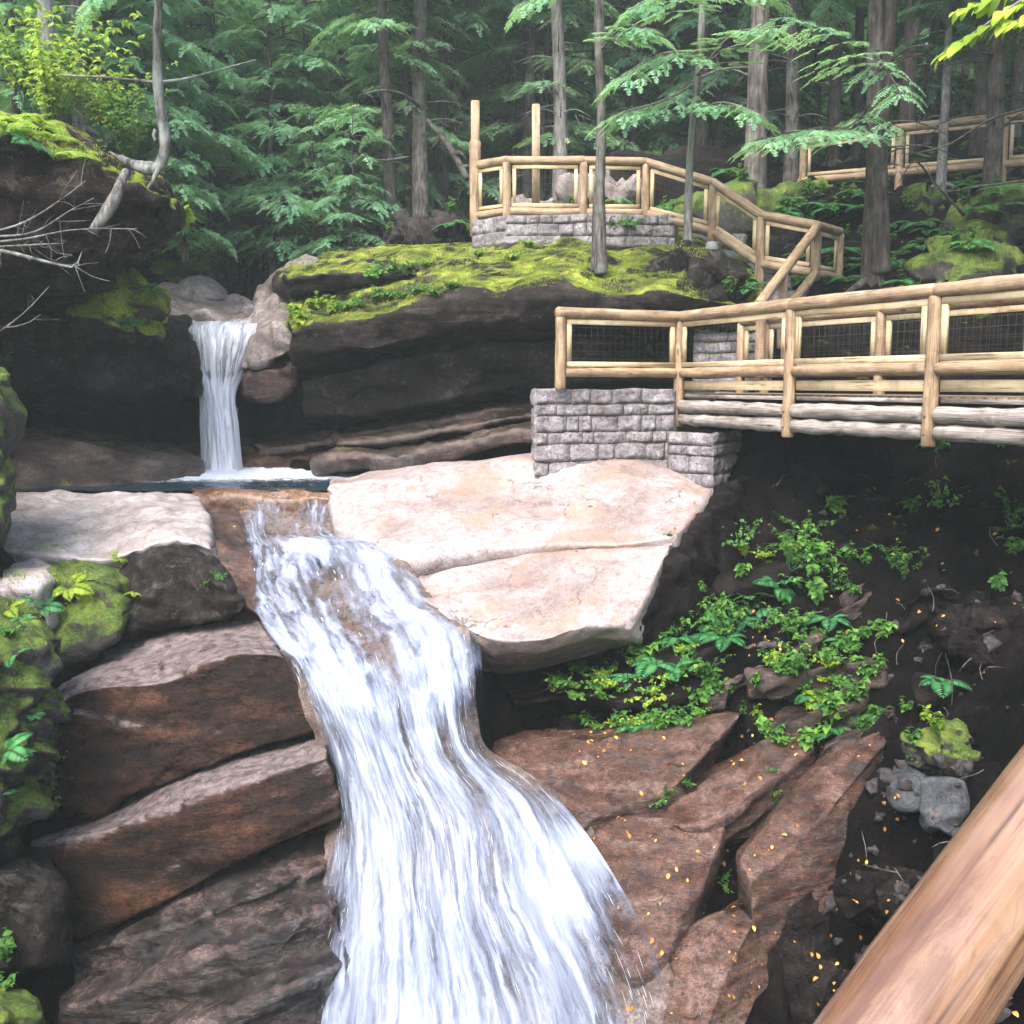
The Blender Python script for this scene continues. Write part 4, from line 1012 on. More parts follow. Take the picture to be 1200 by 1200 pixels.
def strands(rows, n, seed, length=(.25, .9), width=(.004, .016), spread=.10, vr=(0, 1), ur=(0, 1)):
    """loose threads and drops of water leaping off the sheet"""
    rg = np.random.default_rng(seed)
    R = np.array([[P(*p) for p in r] for r in rows]); t = np.linspace(0, 1, R.shape[1])
    t2 = np.r_[0, np.cumsum(np.linalg.norm(np.diff(R, axis=0), axis=2).mean(1))]
    V = []; Fc = []; UV = []; k = 0
    nu, nv = 60, 160
    g = hermite(R, t, np.linspace(0, 1, nu)); G = hermite(g.transpose(1, 0, 2), t2, np.linspace(0, t2[-1], nv)).transpose(1, 0, 2)
    N = gnormals(G, False); N[(N[..., 1] * -1 + N[..., 2]) < 0] *= -1
    L = t2[-1]
    for i in range(n):
        u = rg.uniform(*ur); v = rg.uniform(*vr); ln = rg.uniform(*length) / L; wd = rg.uniform(*width)
        m = 5
        vs = np.clip(v + np.linspace(0, ln, m), 0, .999)
        us = u + rg.normal(0, .003) + np.linspace(0, rg.normal(0, .002), m); us = np.clip(us, 0, .999)
        c = G[(vs * nv).astype(int), (us * nu).astype(int)].copy()
        # interpolate smoothly between grid nodes
        iv = vs * (nv - 1); a0 = np.floor(iv).astype(int); fr = (iv - a0)[:, None]; a1 = np.minimum(a0 + 1, nv - 1)
        iu = us * (nu - 1); b0 = np.floor(iu).astype(int); fu = (iu - b0)[:, None]; b1 = np.minimum(b0 + 1, nu - 1)
        c = (G[a0, b0] * (1 - fu) + G[a0, b1] * fu) * (1 - fr) + (G[a1, b0] * (1 - fu) + G[a1, b1] * fu) * fr
        hh = abs(rg.normal(0, spread)) * np.ones(m)
        c = c + N[a0, b0] * hh[:, None]
        T = unit(np.gradient(c, axis=0)); S = unit(np.cross(T, N[a0, b0])); B = np.cross(T, S)
        ww = wd * np.array([.15, 1, 1.1, .8, .1])
        ring = np.stack([c + S * ww[:, None], c + B * ww[:, None] * .6, c - S * ww[:, None], c - B * ww[:, None] * .6], 1)
        V.append(ring.reshape(-1, 3))
        idx = np.arange(m * 4).reshape(m, 4) + k
        Fc.append(np.stack([idx[:-1], np.roll(idx[:-1], -1, 1), np.roll(idx[1:], -1, 1), idx[1:]], -1).reshape(-1, 4))
        k += m * 4
    return np.concatenate(V), np.concatenate(Fc)

M['spray'] = None
def spray_mat():
    t = NT('white_water_threads')
    s = t.bsdf((.6, .63, .7), .3, spec=.4)
    tl = t.n('ShaderNodeBsdfTranslucent'); tl.inputs[0].default_value = (.9, .95, 1, 1)
    m = t.n('ShaderNodeMixShader'); m.inputs[0].default_value = .35
    t.l(s.outputs[0], m.inputs[1]); t.l(tl.outputs[0], m.inputs[2])
    return t.done(m.outputs[0])
M['spray'] = spray_mat()

# --- small upper fall
up = [[(202, 374, 20.9), (230, 376, 20.9), (262, 377, 20.9), (288, 377, 20.9), (312, 378, 20.9)],
      [(206, 390, 19.6), (232, 392, 19.3), (258, 393, 19.2), (282, 392, 19.2), (304, 392, 19.4)],
      [(217, 428, 19.2), (237, 438, 18.95), (255, 440, 18.9), (272, 438, 18.9), (290, 430, 19.1)],
      [(231, 458, 19.1), (243, 460, 18.85), (255, 461, 18.8), (267, 460, 18.85), (277, 458, 19.0)],
      [(234, 500, 18.9), (246, 502, 18.65), (258, 503, 18.6), (270, 502, 18.65), (280, 500, 18.85)],
      [(236, 556, 18.7), (248, 560, 18.4), (260, 561, 18.35), (274, 560, 18.4), (285, 556, 18.7)]]
rootU = thing('waterfall', 'slim white upper waterfall dropping into the dark pool', 'waterfall', P(260, 553, 18.5)); rootU['kind'] = 'structure'
def wpart(o, root, nm):
    o.name = nm; o.parent = root; o.location = [-a for a in root['_o']]
wpart(flow('water_sheet', '', up, M['fall_thin'], res=(.02, .04), rid=.03, edge=.05,
     dens=[[.1, .05, .05, .05, .1], [.08, -.03, .08, -.02, .10], [-.02, -.08, .08, -.05, -.02], [.35, .5, .55, .5, .35], [.35, .5, .45, .5, .35], [.4, .6, .6, .6, .4]]), rootU, 'water_sheet')
v, f = strands(up, 160, 3, (.1, .4), (.003, .008), .04, vr=(.15, .95), ur=(.05, .95))
mesh('water_threads', v, f, M['spray'], parent=rootU)

rock('rock_sill', 'orange brown wet sill where the pool spills into the rapids', 'rock sill', [
    [(222, 571, 15.9), (262, 573, 15.8), (330, 573, 15.8), (380, 572, 15.8), (415, 570, 15.9)],
    [(222, 574.5, 15.4), (262, 575.5, 15.25), (330, 574.5, 15.38), (380, 575.3, 15.28), (425, 573, 15.4)],
    [(230, 590, 15.1), (262, 582, 15.1), (330, 586, 15.1), (380, 582, 15.1), (428, 592, 15.1)],
    [(240, 640, 15.1), (262, 640, 15.2), (330, 640, 15.2), (380, 640, 15.2), (428, 640, 15.2)],
    [(240, 640, 16), (262, 640, 16), (330, 640, 16), (380, 640, 16), (428, 640, 16)]], M['sill'], res=.03, smooth=2, big=.03, mid=.02, fine=.006, seed=90, facet=.015)
# --- rapids from the pool lip, then the main fall
low = [[(262, 583, 15.12), (305, 583, 15.12), (340, 583, 15.12), (370, 583, 15.12), (396, 584, 15.12)],
       [(268, 595, 14.8), (305, 594, 14.9), (340, 592, 14.95), (370, 594, 14.9), (394, 598, 14.9)],
       [(282, 622, 14.3), (306, 622, 14.4), (340, 624, 14.4), (368, 624, 14.4), (392, 618, 14.5)],
       [(286, 640, 13.8), (320, 640, 13.7), (365, 636, 13.7), (415, 630, 13.8), (462, 646, 13.6)],
       [(284, 680, 13.0), (330, 682, 12.9), (385, 676, 12.9), (440, 668, 12.8), (482, 672, 12.9)],
       [(298, 715, 12.3), (350, 720, 12.2), (400, 720, 12.2), (460, 705, 12.1), (520, 705, 12.2)],
       [(326, 762, 11.5), (375, 768, 11.3), (430, 768, 11.3), (500, 745, 11.4), (560, 742, 11.55)],
       [(352, 810, 11.1), (395, 820, 10.85), (450, 822, 10.8), (515, 805, 10.9), (566, 795, 11.1)],
       [(378, 880, 10.9), (420, 885, 10.55), (470, 888, 10.5), (530, 880, 10.55), (572, 870, 10.8)],
       [(388, 960, 10.6), (440, 962, 10.2), (505, 962, 10.1), (580, 950, 10.2), (655, 938, 10.5)],
       [(374, 1060, 10.1), (445, 1065, 9.6), (520, 1065, 9.5), (600, 1050, 9.6), (722, 1030, 9.9)],
       [(332, 1190, 9.3), (440, 1200, 8.7), (545, 1200, 8.6), (660, 1195, 8.7), (788, 1180, 9.1)],
       [(330, 1400, 8.3), (430, 1400, 7.8), (540, 1400, 7.7), (650, 1400, 7.8), (800, 1400, 8.1)],
       [(300, 1720, 7.4), (430, 1720, 7.0), (540, 1720, 6.9), (650, 1720, 7.0), (830, 1720, 7.2)]]
bed = [[(x + ((-12 if r[0][1] < 700 else 0) if i == 0 else ((5 if r[4][1] < 700 else -10) if r[4][1] < 900 else 14) if i == 4 else 0), y, d + (.30 if 0 < i < 4 else .22)) for i, (x, y, d) in enumerate(r)] for r in low]
rock('stream_bed', 'wet rock bed under the rapids and the big fall', 'stream bed', bed[::1], M['bedrock'] if 'bedrock' in M else M['brown2'], res=.06, smooth=2, closed=False, caps=False, kind='structure', big=.05, mid=.04, fine=.01, seed=70)
# tilted tan chute left of the rapids
rock('rock_chute', 'smooth tan water worn chute on the left of the rapids', 'rock chute', [
    [(225, 588, 15.5), (245, 588, 15.5), (262, 588, 15.4), (280, 590, 15.2)],
    [(226, 602, 14.8), (245, 606, 14.6), (262, 610, 14.4), (284, 618, 14.2)],
    [(246, 640, 13.4), (262, 645, 13.3), (278, 650, 13.4), (300, 655, 13.5)],
    [(268, 690, 12.5), (280, 700, 12.4), (296, 715, 12.3), (320, 720, 12.4)],
    [(268, 730, 12.8), (280, 735, 12.8), (296, 740, 12.9), (320, 740, 13)],
    [(230, 640, 15.5), (250, 640, 15.5), (270, 640, 15.5), (290, 640, 15.5)]],
    M['brown2'], res=.04, smooth=4, big=.04, mid=.02, seed=71, facet=.01)
rootL = thing('waterfall', 'big white main waterfall spreading down the gorge in the middle', 'waterfall', P(480, 1000, 10)); rootL['kind'] = 'structure'
dn = [[-.35] * 5, [-.15, -.12, -.10, -.10, -.15], [.08, -.12, -.20, -.20, .05], [-.05, .12, .12, .08, -.05], [.02, -.10, -.12, .10, .06], [.10, -.08, -.14, .10, .0],
      [.16, .16, .06, .16, .04], [.12, .20, .04, .04, -.02], [.10, .18, .0, -.04, .0], [.06, .16, .02, .06, .12], [.04, .16, .06, .04, .16], [.04, .14, .10, .05, .18], [0, .1, .1, 0, 0], [0] * 5]
lo2 = low[6:]
wpart(flow('rapids_sheet', '', low[:9], M['rapid'], res=(.03, .035), rid=.06, dens=dn[:7] + [[.06, .1, 0, .02, -.05], [-.6] * 5], edge=.4, e0=.8), rootL, 'rapids_sheet')
wpart(flow('water_sheet', '', lo2, M['fall'], res=(.025, .05), rid=.05, lift=.0, dens=[[-.5] * 5] + list(np.array(dn[7:]) - .03), u_off=0.0, edge=.42, e0=.66), rootL, 'water_sheet')
wpart(flow('water_sheet', '', lo2, M['fall'], res=(.03, .05), rid=.06, lift=.07, dens=np.array([[-.7] * 5, [-.12] * 5] + dn[8:]) - .19, u_off=11.0, edge=.5, e0=.6), rootL, 'water_sheet')
v, f = strands(lo2, 900, 5, (.05, .22), (.001, .003), .05, vr=(.0, .75), ur=(.04, .96))
v2, f2 = strands(low[3:8], 60, 6, (.03, .14), (.003, .009), .05, vr=(.0, .9), ur=(.05, .95))
mesh('water_threads', np.r_[v, v2], np.r_[f, f2 + len(v)], M['spray'], parent=rootL)
# lower plunge pool out of sight below
Xq, Yq = np.meshgrid(np.linspace(-5, 3.0, 60), np.linspace(-25, 8.5, 160))
o = mesh('water', np.stack([Xq, Yq, -7.6 + .03 * fbm(np.stack([Xq, Yq, 0 * Xq], -1) * 2, 2)], -1).reshape(-1, 3), gfaces(160, 60, False)[:, ::-1], M['pool'], origin=(0, 0, 0), attrs={'foam': np.clip(.9 - (8 - Yq) * .15, 0, .8).ravel()})
tag(o, 'foaming stream at the bottom of the gorge below the big fall', 'stream', None, 'structure')
# ================================================================ timber: railings, bridge, wall
def W(px, py, d): return P(px, py, d)

def panel(root, a0, a1, b0, b1, inset=.10, wire=True, fw=.075):
    """board frame with wire mesh: a = top left/right, b = bottom left/right corners (3D)"""
    a0, a1, b0, b1 = map(np.asarray, (a0, a1, b0, b1))
    e = unit(a1 - a0); h = inset
    a0 = a0 + e * h; b0 = b0 + e * h; a1 = a1 - e * h; b1 = b1 - e * h
    n = unit(np.cross(a1 - a0, b0 - a0))
    up = unit(a0 - b0)
    m = MB()
    beam(m, a0 - up * fw / 2, a1 - up * fw / 2, .042, fw, up); beam(m, b0 + up * fw / 2, b1 + up * fw / 2, .042, fw, up)
    e2 = e * fw / 2
    beam(m, b0 + e2 + up * fw, a0 + e2 - up * fw, .040, fw, e); beam(m, b1 - e2 + up * fw, a1 - e2 - up * fw, .040, fw, e)
    fr = m.build('panel_frame', M['board'], root, smooth=False)
    if wire:
        w = MB()
        L = np.linalg.norm(a1 - a0); H = np.linalg.norm(a0 - b0)
        nn = max(2, int(L / .10)); mm = max(2, int(H / .10))
        r = .0010
        for i in range(1, nn):
            t = i / nn; p = b0 + (b1 - b0) * t; q_ = a0 + (a1 - a0) * t; beam(w, p, q_, 2 * r, 2 * r, n, .0003)
        for i in range(1, mm):
            t = i / mm; p = b0 + (a0 - b0) * t; q_ = b1 + (a1 - b1) * t; beam(w, p, q_, 2 * r, 2 * r, n, .0003)
        # the mesh is hung on its frame
        wm = w.build('wire_mesh', M['wire'], root, smooth=False)
        wm.parent = fr
    return fr

_ls = [0]
def log(root, nm, pts, r, mat='log', seg=14, wob=.008, fr=2.6):
    _ls[0] += 1
    m = MB(); tube(m, pts, r, seg, wob=wob, freq=fr, seed=_ls[0] * 1.37)
    return m.build(nm, M[mat], root)

# ---------- footbridge
deckz = -.06
fb = thing('footbridge', 'log footbridge with wire panelled railings crossing the gorge at right', 'footbridge', W(930, 470, 14))
posts = [W(657, 372, 15.0), W(797, 376, 15.9), W(928, 364, 13.5), W(1097, 347, 11.45)]
u = unit((posts[3] - posts[1]) * [1, 1, 0])
posts.append(posts[3] + (posts[3] - posts[2]) * [1, 1, 0] * 1.02); posts[4][2] = posts[3][2]
posts.append(posts[4] + (posts[4] - posts[3]) * [1, 1, 0])
ztop = .99
side = np.array([-u[1], u[0], 0.0]); 
if side[1] < 0: side = -side
side = np.array([abs(u[1]), u[0], 0.0])  # towards the far side of the deck
for i, p in enumerate(posts):
    zb = [-.08, -.66, -.70, -.70, -.70, -.70][i]
    log(fb, 'post', [(p[0], p[1], zb), (p[0], p[1], ztop - .03)], [.083, .078], seg=14, wob=.006)
for p in posts[1:4]:
    for zz in (-.36, -.56):
        m = MB(); q = p * [1, 1, 0] + np.array([0, 0, zz]) - side * .07; tube(m, [q, q - side * .025], [.016, .014], 8, n=3)
        m.build('bolt', M['wire'], fb)
tp = [np.array([p[0], p[1], ztop + .03]) for p in posts]
log(fb, 'handrail', [tp[0] - (tp[1] - tp[0]) * .03, tp[0], tp[1] + (tp[1] - tp[0]) * .01], [.085, .085, .08])
for i in range(1, 5):
    log(fb, 'handrail', [tp[i] + (tp[i + 1] - tp[i]) * (.004), tp[i + 1] + (tp[i + 1] - tp[i]) * .0], [.085 - .004 * (i % 2), .08 + .006 * (i % 2)])
for i in range(5):
    a, b = tp[i].copy(), tp[i + 1].copy(); a[2] = b[2] = .17
    e = unit(b - a)
    log(fb, 'lower_rail', [a + e * .07, b - e * .07], [.07, .075])
    A0, A1 = a.copy(), b.copy(); A0[2] = A1[2] = ztop - .055; B0, B1 = a.copy(), b.copy(); B0[2] = B1[2] = .25
    panel(fb, A0, A1, B0, B1)
# far side railing
ft = [t + side * 1.55 for t in tp[1:]]
ft[0] = ft[0] - u * .5
fp = [ft[0]] + [ft[0] + (ft[-1] - ft[0]) * s for s in (.06, .30, .54, .78, 1.0)]
for i, p in enumerate(fp):
    log(fb, 'post', [(p[0], p[1], -.5), (p[0], p[1], ztop)], [.08, .075])
for i in range(len(fp) - 1):
    a, b = fp[i].copy(), fp[i + 1].copy(); a[2] = b[2] = ztop + .03
    log(fb, 'handrail', [a, b], .08)
    a[2] = b[2] = .17; e = unit(b - a)
    log(fb, 'lower_rail', [a, b], .07)
    A0, A1 = a.copy(), b.copy(); A0[2] = A1[2] = ztop - .06; B0, B1 = a.copy(), b.copy(); B0[2] = B1[2] = .25
    panel(fb, A0, A1, B0, B1, wire=i > 0)
# deck boards, fascia and weathered stringers
m = MB()
s0 = tp[1] - u * .1; Ld = np.linalg.norm((tp[5] - tp[1]))
n = int(Ld / .15)
for i in range(n):
    c = s0 + u * (i * .15); c = c * [1, 1, 0] + [0, 0, deckz - .10]
    beam(m, c + side * .10, c + side * (1.50 + .02 * math.sin(i * 3.1)), .138, .045, (0, 0, 1), .006)
# boards of the approach over the abutment
e01 = unit((tp[1] - tp[0]) * [1, 1, 0]); s01 = np.array([-e01[1], e01[0], 0])
for i in range(11):
    c = tp[0] * [1, 1, 0] + [0, 0, deckz - .055] + e01 * (i * .15 + .62)
    beam(m, c + s01 * .1, c + s01 * 1.1, .138, .045, (0, 0, 1), .006)
m.build('deck', M['deck'], fb, smooth=False)
for i in range(1, 5):
    a = tp[i] * [1, 1, 0] + u * .09; b = tp[i + 1] * [1, 1, 0] - u * .09
    m = MB(); beam(m, a + [0, 0, -.02] + side * .05, b + [0, 0, -.02] + side * .05, .035, .13, (0, 0, 1)); m.build('toe_board', M['board'], fb, smooth=False)
    m = MB()
    k0 = a + [0, 0, -.185] + side * .07; beam(m, k0, b + [0, 0, -.185] + side * .07, .05, .05, (0, 0, 1)); m.build('deck_beam', M['weathered'], fb, smooth=False)
    log(fb, 'stringer_log', [a + [0, 0, -.34], b + [0, 0, -.34]], [.095, .088], 'weathered', wob=.02, fr=4)
    log(fb, 'stringer_log', [a + [0, 0, -.54], b + [0, 0, -.54]], [.088, .094], 'weathered', wob=.022, fr=4)
for k in (.7, 1.35):
    a = tp[1] * [1, 1, 0] + side * k; b = tp[5] * [1, 1, 0] + side * k
    log(fb, 'stringer_log', [a + [0, 0, -.36], b + [0, 0, -.36]], .13, 'weathered', wob=.02)

# ---------- stone abutment
def stonewall(root, a, b, z0, z1, zr=None, depth=.7, rows=None, inward=None, seed=0, joint=.007, mean=.36, foot=None):
    """rough coursed blocks, each bulging from its bed; a->b along the face"""
    rg = np.random.default_rng(seed)
    a = np.asarray(a, float); b = np.asarray(b, float); e = unit((b - a) * [1, 1, 0]); L = np.linalg.norm((b - a)[:2])
    nrm = np.array([e[1], -e[0], 0.0])
    if inward is not None and (nrm * inward).sum() > 0: nrm = -nrm
    V = []; Fc = []; k = 0; z = z1
    m_ = 9
    while z > z0 + .02:
        h = rg.uniform(.15, .30); zb = max(z0, z - h)
        x = 0.0
        while x < L - .01:
            w = rg.uniform(.45, 1.5) * mean; xe = x + w
            if L - xe < .12: xe = L
            s, t = np.meshgrid(np.linspace(0, 1, m_ + 2), np.linspace(0, 1, m_))
            X_ = x + joint / 2 + s * (xe - x - joint); Z_ = zb + joint / 2 + t * (z - zb - joint) + .022 * noise(np.stack([X_ * 2.2, 0 * X_ + zb * 3 + t * (z - zb) * 3, 0 * X_ + seed], -1))
            ed = np.minimum(np.minimum(s, 1 - s) * (xe - x) / .03, np.minimum(t, 1 - t) * (z - zb) / .03)
            bul = np.clip(ed, 0, 1) ** .6
            o_ = rg.uniform(.0, .02)
            pt_ = np.stack([X_, Z_, 0 * X_], -1) + seed
            out = -.025 + bul * (.028 + o_) + bul * .03 * fbm(pt_ * 7 + rg.uniform(0, 50), 3)
            pos = a * [1, 1, 0] + X_[..., None] * e + out[..., None] * nrm + Z_[..., None] * np.array([0, 0, 1.0])
            V.append(pos.reshape(-1, 3)); Fc.append(gfaces(m_, m_ + 2, False) + k); k += m_ * (m_ + 2)
            x = xe
        z = zb
    return np.concatenate(V), np.concatenate(Fc)
ab = thing('stone_wall', 'rough grey granite block wall carrying the near end of the footbridge', 'stone wall', W(740, 545, 15))
c0, c1 = W(627, 455, 15.0), W(792, 462, 15.75)
c2 = W(846, 505, 15.0); cc = W(775, 505, 15.35)
v1, f1 = stonewall(ab, c0, c1, -1.75, -.07, seed=1, mean=.40)
M_ = MB(); M_.add(v1, f1)
cA = W(783, 505, 15.25)
v2, f2 = stonewall(ab, cA, W(836, 510, 14.7), -1.9, -.70, seed=2, mean=.42); M_.add(v2, f2)
v3, f3 = stonewall(ab, W(836, 510, 14.7), W(870, 510, 15.9), -2.2, -.70, seed=3, mean=.42); M_.add(v3, f3)
v4, f4 = stonewall(ab, W(627, 455, 17.0) * [.9, 1, 1], c0, -1.75, -.07, seed=4); M_.add(v4, f4)
M_.build('block_facing', M['stone'], ab)
m = MB()
def prism(mb, poly, z0, z1):
    poly = np.array(poly, float)[:, :2]; n = len(poly); c = poly.mean(0)
    v = [(*p, z) for z in (z0, z1) for p in poly] + [(*c, z0), (*c, z1)]
    f = [(i, (i + 1) % n, n + (i + 1) % n, n + i) for i in range(n)]
    f += [(n + i, n + (i + 1) % n, 2 * n + 1, 2 * n + 1) for i in range(n)]
    mb.add(v, f)
ins = np.array([0, .05, 0])
prism(m, [c0 + ins + [.05, 0, 0], c1 + ins, c1 + [0.9, 1.6, 0], W(640, 455, 17.2)], -2.2, -.10)
prism(m, [cA + ins, W(834, 510, 14.76), W(868, 510, 15.9), c1 + [.5, 1.6, 0]], -2.4, -.73)
m.build('core', M['mortar'], ab, smooth=False)

# ---------- upper platform railing and stair railing
pr = thing('log_railing', 'log railing with wire panels round the upper platform and down its stair', 'railing', W(690, 262, 20.5))
ptop = [(557, 194, 21.1), (594, 188, 20.5), (684, 188, 20.4), (757, 190, 20.5), (836, 214, 19.9), (892, 252, 19.2), (957, 264, 18.5), (984, 272, 19.2)]
pbot = [(557, 253, 21.1), (594, 248, 20.5), (684, 249, 20.4), (757, 250, 20.5), (836, 271, 19.9), (892, 309, 19.2), (957, 320, 18.5), (984, 326, 19.2)]
pfoot = [278, 258, 258, 260, 283, 334, 330, 330]
PT = [W(*a) for a in ptop]; PB = [W(*a) for a in pbot]
for i in range(len(PT)):
    x, y = PT[i][:2]; zb = W(ptop[i][0], pfoot[i], ptop[i][2])[2]
    top = W(557, 165, 21.1)[2] if i == 0 else PT[i][2] - .03
    log(pr, 'post', [(x, y, zb), (x, y, top)], [.088, .08] if i else [.12, .115])
    if i in (1, 2, 3, 4, 5):
        m = MB(); tube(m, [(x, y, zb - .18), (x, y, zb - .01)], [.13, .11], 12); m.build('footing', M['concrete'], pr)
for i in range(len(PT) - 1):
    PB[i] = np.array([PT[i][0], PT[i][1], PB[i][2]])
PB[-1] = np.array([PT[-1][0], PT[-1][1], PB[-1][2]])
for i in range(len(PT) - 1):
    a, b = PT[i], PT[i + 1]; e = unit(b - a)
    log(pr, 'handrail', [a - e * .03, b + e * .03], [.08, .085])
    c, d = PB[i], PB[i + 1]; e2 = unit(d - c)
    log(pr, 'lower_rail', [c + e2 * .05, d - e2 * .05], [.08, .08])
    up_ = np.array([0, 0, 1.0])
    panel(pr, a - up_ * .09, b - up_ * .09, c + up_ * .09, d + up_ * .09, inset=.11, fw=.07)
# next flight, coming down towards the bridge
a, b = PT[6] + [.03, 0, 0], W(890, 356, 16.2); log(pr, 'handrail', [a, b], [.085, .085])
c, d = PB[6] + [0.02, 0, 0], W(932, 350, 17.4); log(pr, 'lower_rail', [c, d + (d - c) * .6], [.08, .08])
mid = a + (b - a) * .62
log(pr, 'post', [mid - [0, 0, 1.25], mid], .075)
endp = W(892, 360, 16.3); log(pr, 'post', [endp - [0, 0, 1.1], endp], .078)
# tall posts
for px, y0, y1, d, lb in ((557, 120, 200, 21.1, 'tall squared post standing at the left corner of the platform'), (628, 124, 244, 22.6, 'tall squared post standing behind the platform railing')):
    pb = thing('wooden_post', lb, 'post', W(px, y1, d))
    m = MB(); beam(m, W(px, y1, d), W(px, y0, d), .17, .17, (0, 1, 0), .012); m.build('shaft', M['log'], pb, smooth=False)
    m = MB(); t_ = W(px, y0, d); beam(m, t_ + [0, 0, .003], t_ + [0, 0, .02], .15, .15, (0, 1, 0), .01); m.build('cap', M['board'], pb, smooth=False)
# base wall of the platform
pw = thing('stone_wall', 'low mortared stone base under the upper platform railing', 'stone wall', W(650, 270, 20.5))
m = MB()
for i, (A_, B_) in enumerate([(W(553, 262, 20.9), W(592, 262, 20.2)), (W(592, 262, 20.2), W(700, 262, 20.05)), (W(700, 262, 20.05), W(792, 262, 20.2))]):
    v, f = stonewall(pw, A_, B_, 2.6, 3.22, seed=10 + i, mean=.42); m.add(v, f)
m.build('block_facing', M['stone'], pw)
m = MB(); prism(m, [W(553, 262, 21.0), W(592, 262, 20.26), W(700, 262, 20.11), W(792, 262, 20.26), W(800, 262, 24), W(560, 262, 24)], 2.4, 3.2); m.build('platform_floor', M['mortar'], pw, smooth=False)
# stair of stone steps beside the railing, and the block wall seen through the bridge panels
st = thing('stone_steps', 'rough grey stone steps climbing beneath the stair railing', 'steps', W(860, 320, 19.4))
for k, (px, py, d) in enumerate([(820, 276, 20.7), (842, 292, 20.3), (858, 306, 20.0), (874, 322, 19.7), (890, 338, 19.3), (905, 352, 18.9), (918, 366, 18.4)]):
    p = W(px, py, d); m = MB()
    G = loft([[p + [-.45, .45, 0], p + [.0, .45, .01], p + [.9, .45, 0]], [p + [-.45, -.1, 0], p + [.0, -.12, .0], p + [.9, -.1, 0]], [p + [-.45, -.1, -.3], p + [.0, -.12, -.3], p + [.9, -.1, -.3]], [p + [-.45, .45, -.3], p + [0, .45, -.3], p + [.9, .45, -.3]]], res=.06, smooth=1)
    G, _n = roughen(G, True, big=.01, mid=.02, seed=k)
    mesh('step', G.reshape(-1, 3), gfaces(G.shape[0], G.shape[1], True)[:, ::-1], M['stone'], parent=st)
rw = thing('stone_wall', 'dim stone retaining wall seen through the bridge railing', 'stone wall', W(840, 420, 17.5))
v, f = stonewall(rw, W(812, 420, 17.8), W(905, 420, 17.3), -.6, 1.15, seed=21, mean=.5)
m = MB(); m.add(v, f); m.build('block_facing', M['stone'], rw)
m = MB(); prism(m, [W(812, 420, 17.86), W(905, 420, 17.36), W(905, 420, 18.4), W(812, 420, 18.6)], -1.2, 1.12); m.build('core', M['mortar'], rw, smooth=False)

# ---------- railing of the upper path, top right
ur = thing('log_railing', 'dim log railing along the upper path at top right', 'railing', W(1070, 215, 24))
T_ = [(868, 172, 26.5), (942, 166, 25.2), (1056, 150, 23.8), (1178, 137, 22.6), (1330, 120, 21.2)]
B_ = [(868, 216, 26.5), (942, 212, 25.2), (1056, 202, 23.8), (1178, 193, 22.6), (1330, 180, 21.2)]
T_ = [W(*a) for a in T_]; B_ = [np.array([t[0], t[1], W(*b)[2]]) for t, b in zip(T_, B_)]
for i in range(1, 5):
    log(ur, 'post', [T_[i] - [0, 0, 1.4], T_[i]], .09)
for i in range(1, 4):
    e = unit(T_[i + 1] - T_[i])
    log(ur, 'handrail', [T_[i] - e * .1, T_[i + 1]], .09); log(ur, 'lower_rail', [B_[i] - e * .1, B_[i + 1]], .09)
    panel(ur, T_[i] - [0, 0, .1], T_[i + 1] - [0, 0, .1], B_[i] + [0, 0, .1], B_[i + 1] + [0, 0, .1], inset=.12, fw=.07, wire=False)

# ---------- near handrail and the walkway the photographer stands on
nr = thing('log_railing', 'thick varnished log handrail in the near right corner', 'railing', (.6, 1.2, -1.62))
h0, h1 = W(1056, 1200, 1.10), W(1292, 870, 1.34)
e = unit(h1 - h0)
log(nr, 'handrail', [h0 - e * 1.1, h0 - e * .3, h0 + e * .3, h1 + e * .2, h1 + e * 1.6], [.074, .074, .074, .074, .073], 'log_near', seg=40, wob=.004, fr=5)
for s in (-.9, 2.1):
    p = h0 + e * s; log(nr, 'post', [(p[0], p[1], -2.0), (p[0], p[1], p[2] - .06)], .075, 'log_near')
lr0, lr1 = h0 - e * 1.0, h0 + e * 1.75
log(nr, 'lower_rail', [lr0 - [0, 0, .75], lr1 - [0, 0, .75]], .065, 'log_near')
e = unit(e * [1, 1, 0])
wk = thing('walkway', 'plank walkway beside the near handrail', 'walkway', (1.2, .6, -1.7))
m = MB(); sd = np.array([e[1], -e[0], 0.0])
for i in range(26):
    c = h0 * [1, 1, 0] + e * (-1.5 + i * .155) + [0, 0, -1.65]; beam(m, c + sd * .10, c + sd * 1.55, .14, .045, (0, 0, 1), .006)
m.build('deck', M['deck'], wk, smooth=False)
for k in (.15, .8, 1.45):
    a = h0 * [1, 1, 0] + sd * k + [0, 0, -1.80]; log(wk, 'stringer_log', [a - e * 1.6, a + e * 2.6], .11, 'weathered')
for k in (.2, 1.4):
    for s in (-1.2, 2.0):
        a = h0 * [1, 1, 0] + sd * k + e * s; log(wk, 'support_post', [a + [0, 0, min(-2.6, ground_z(a[0], a[1]) - .3)], a + [0, 0, -1.9]], .11, 'weathered')
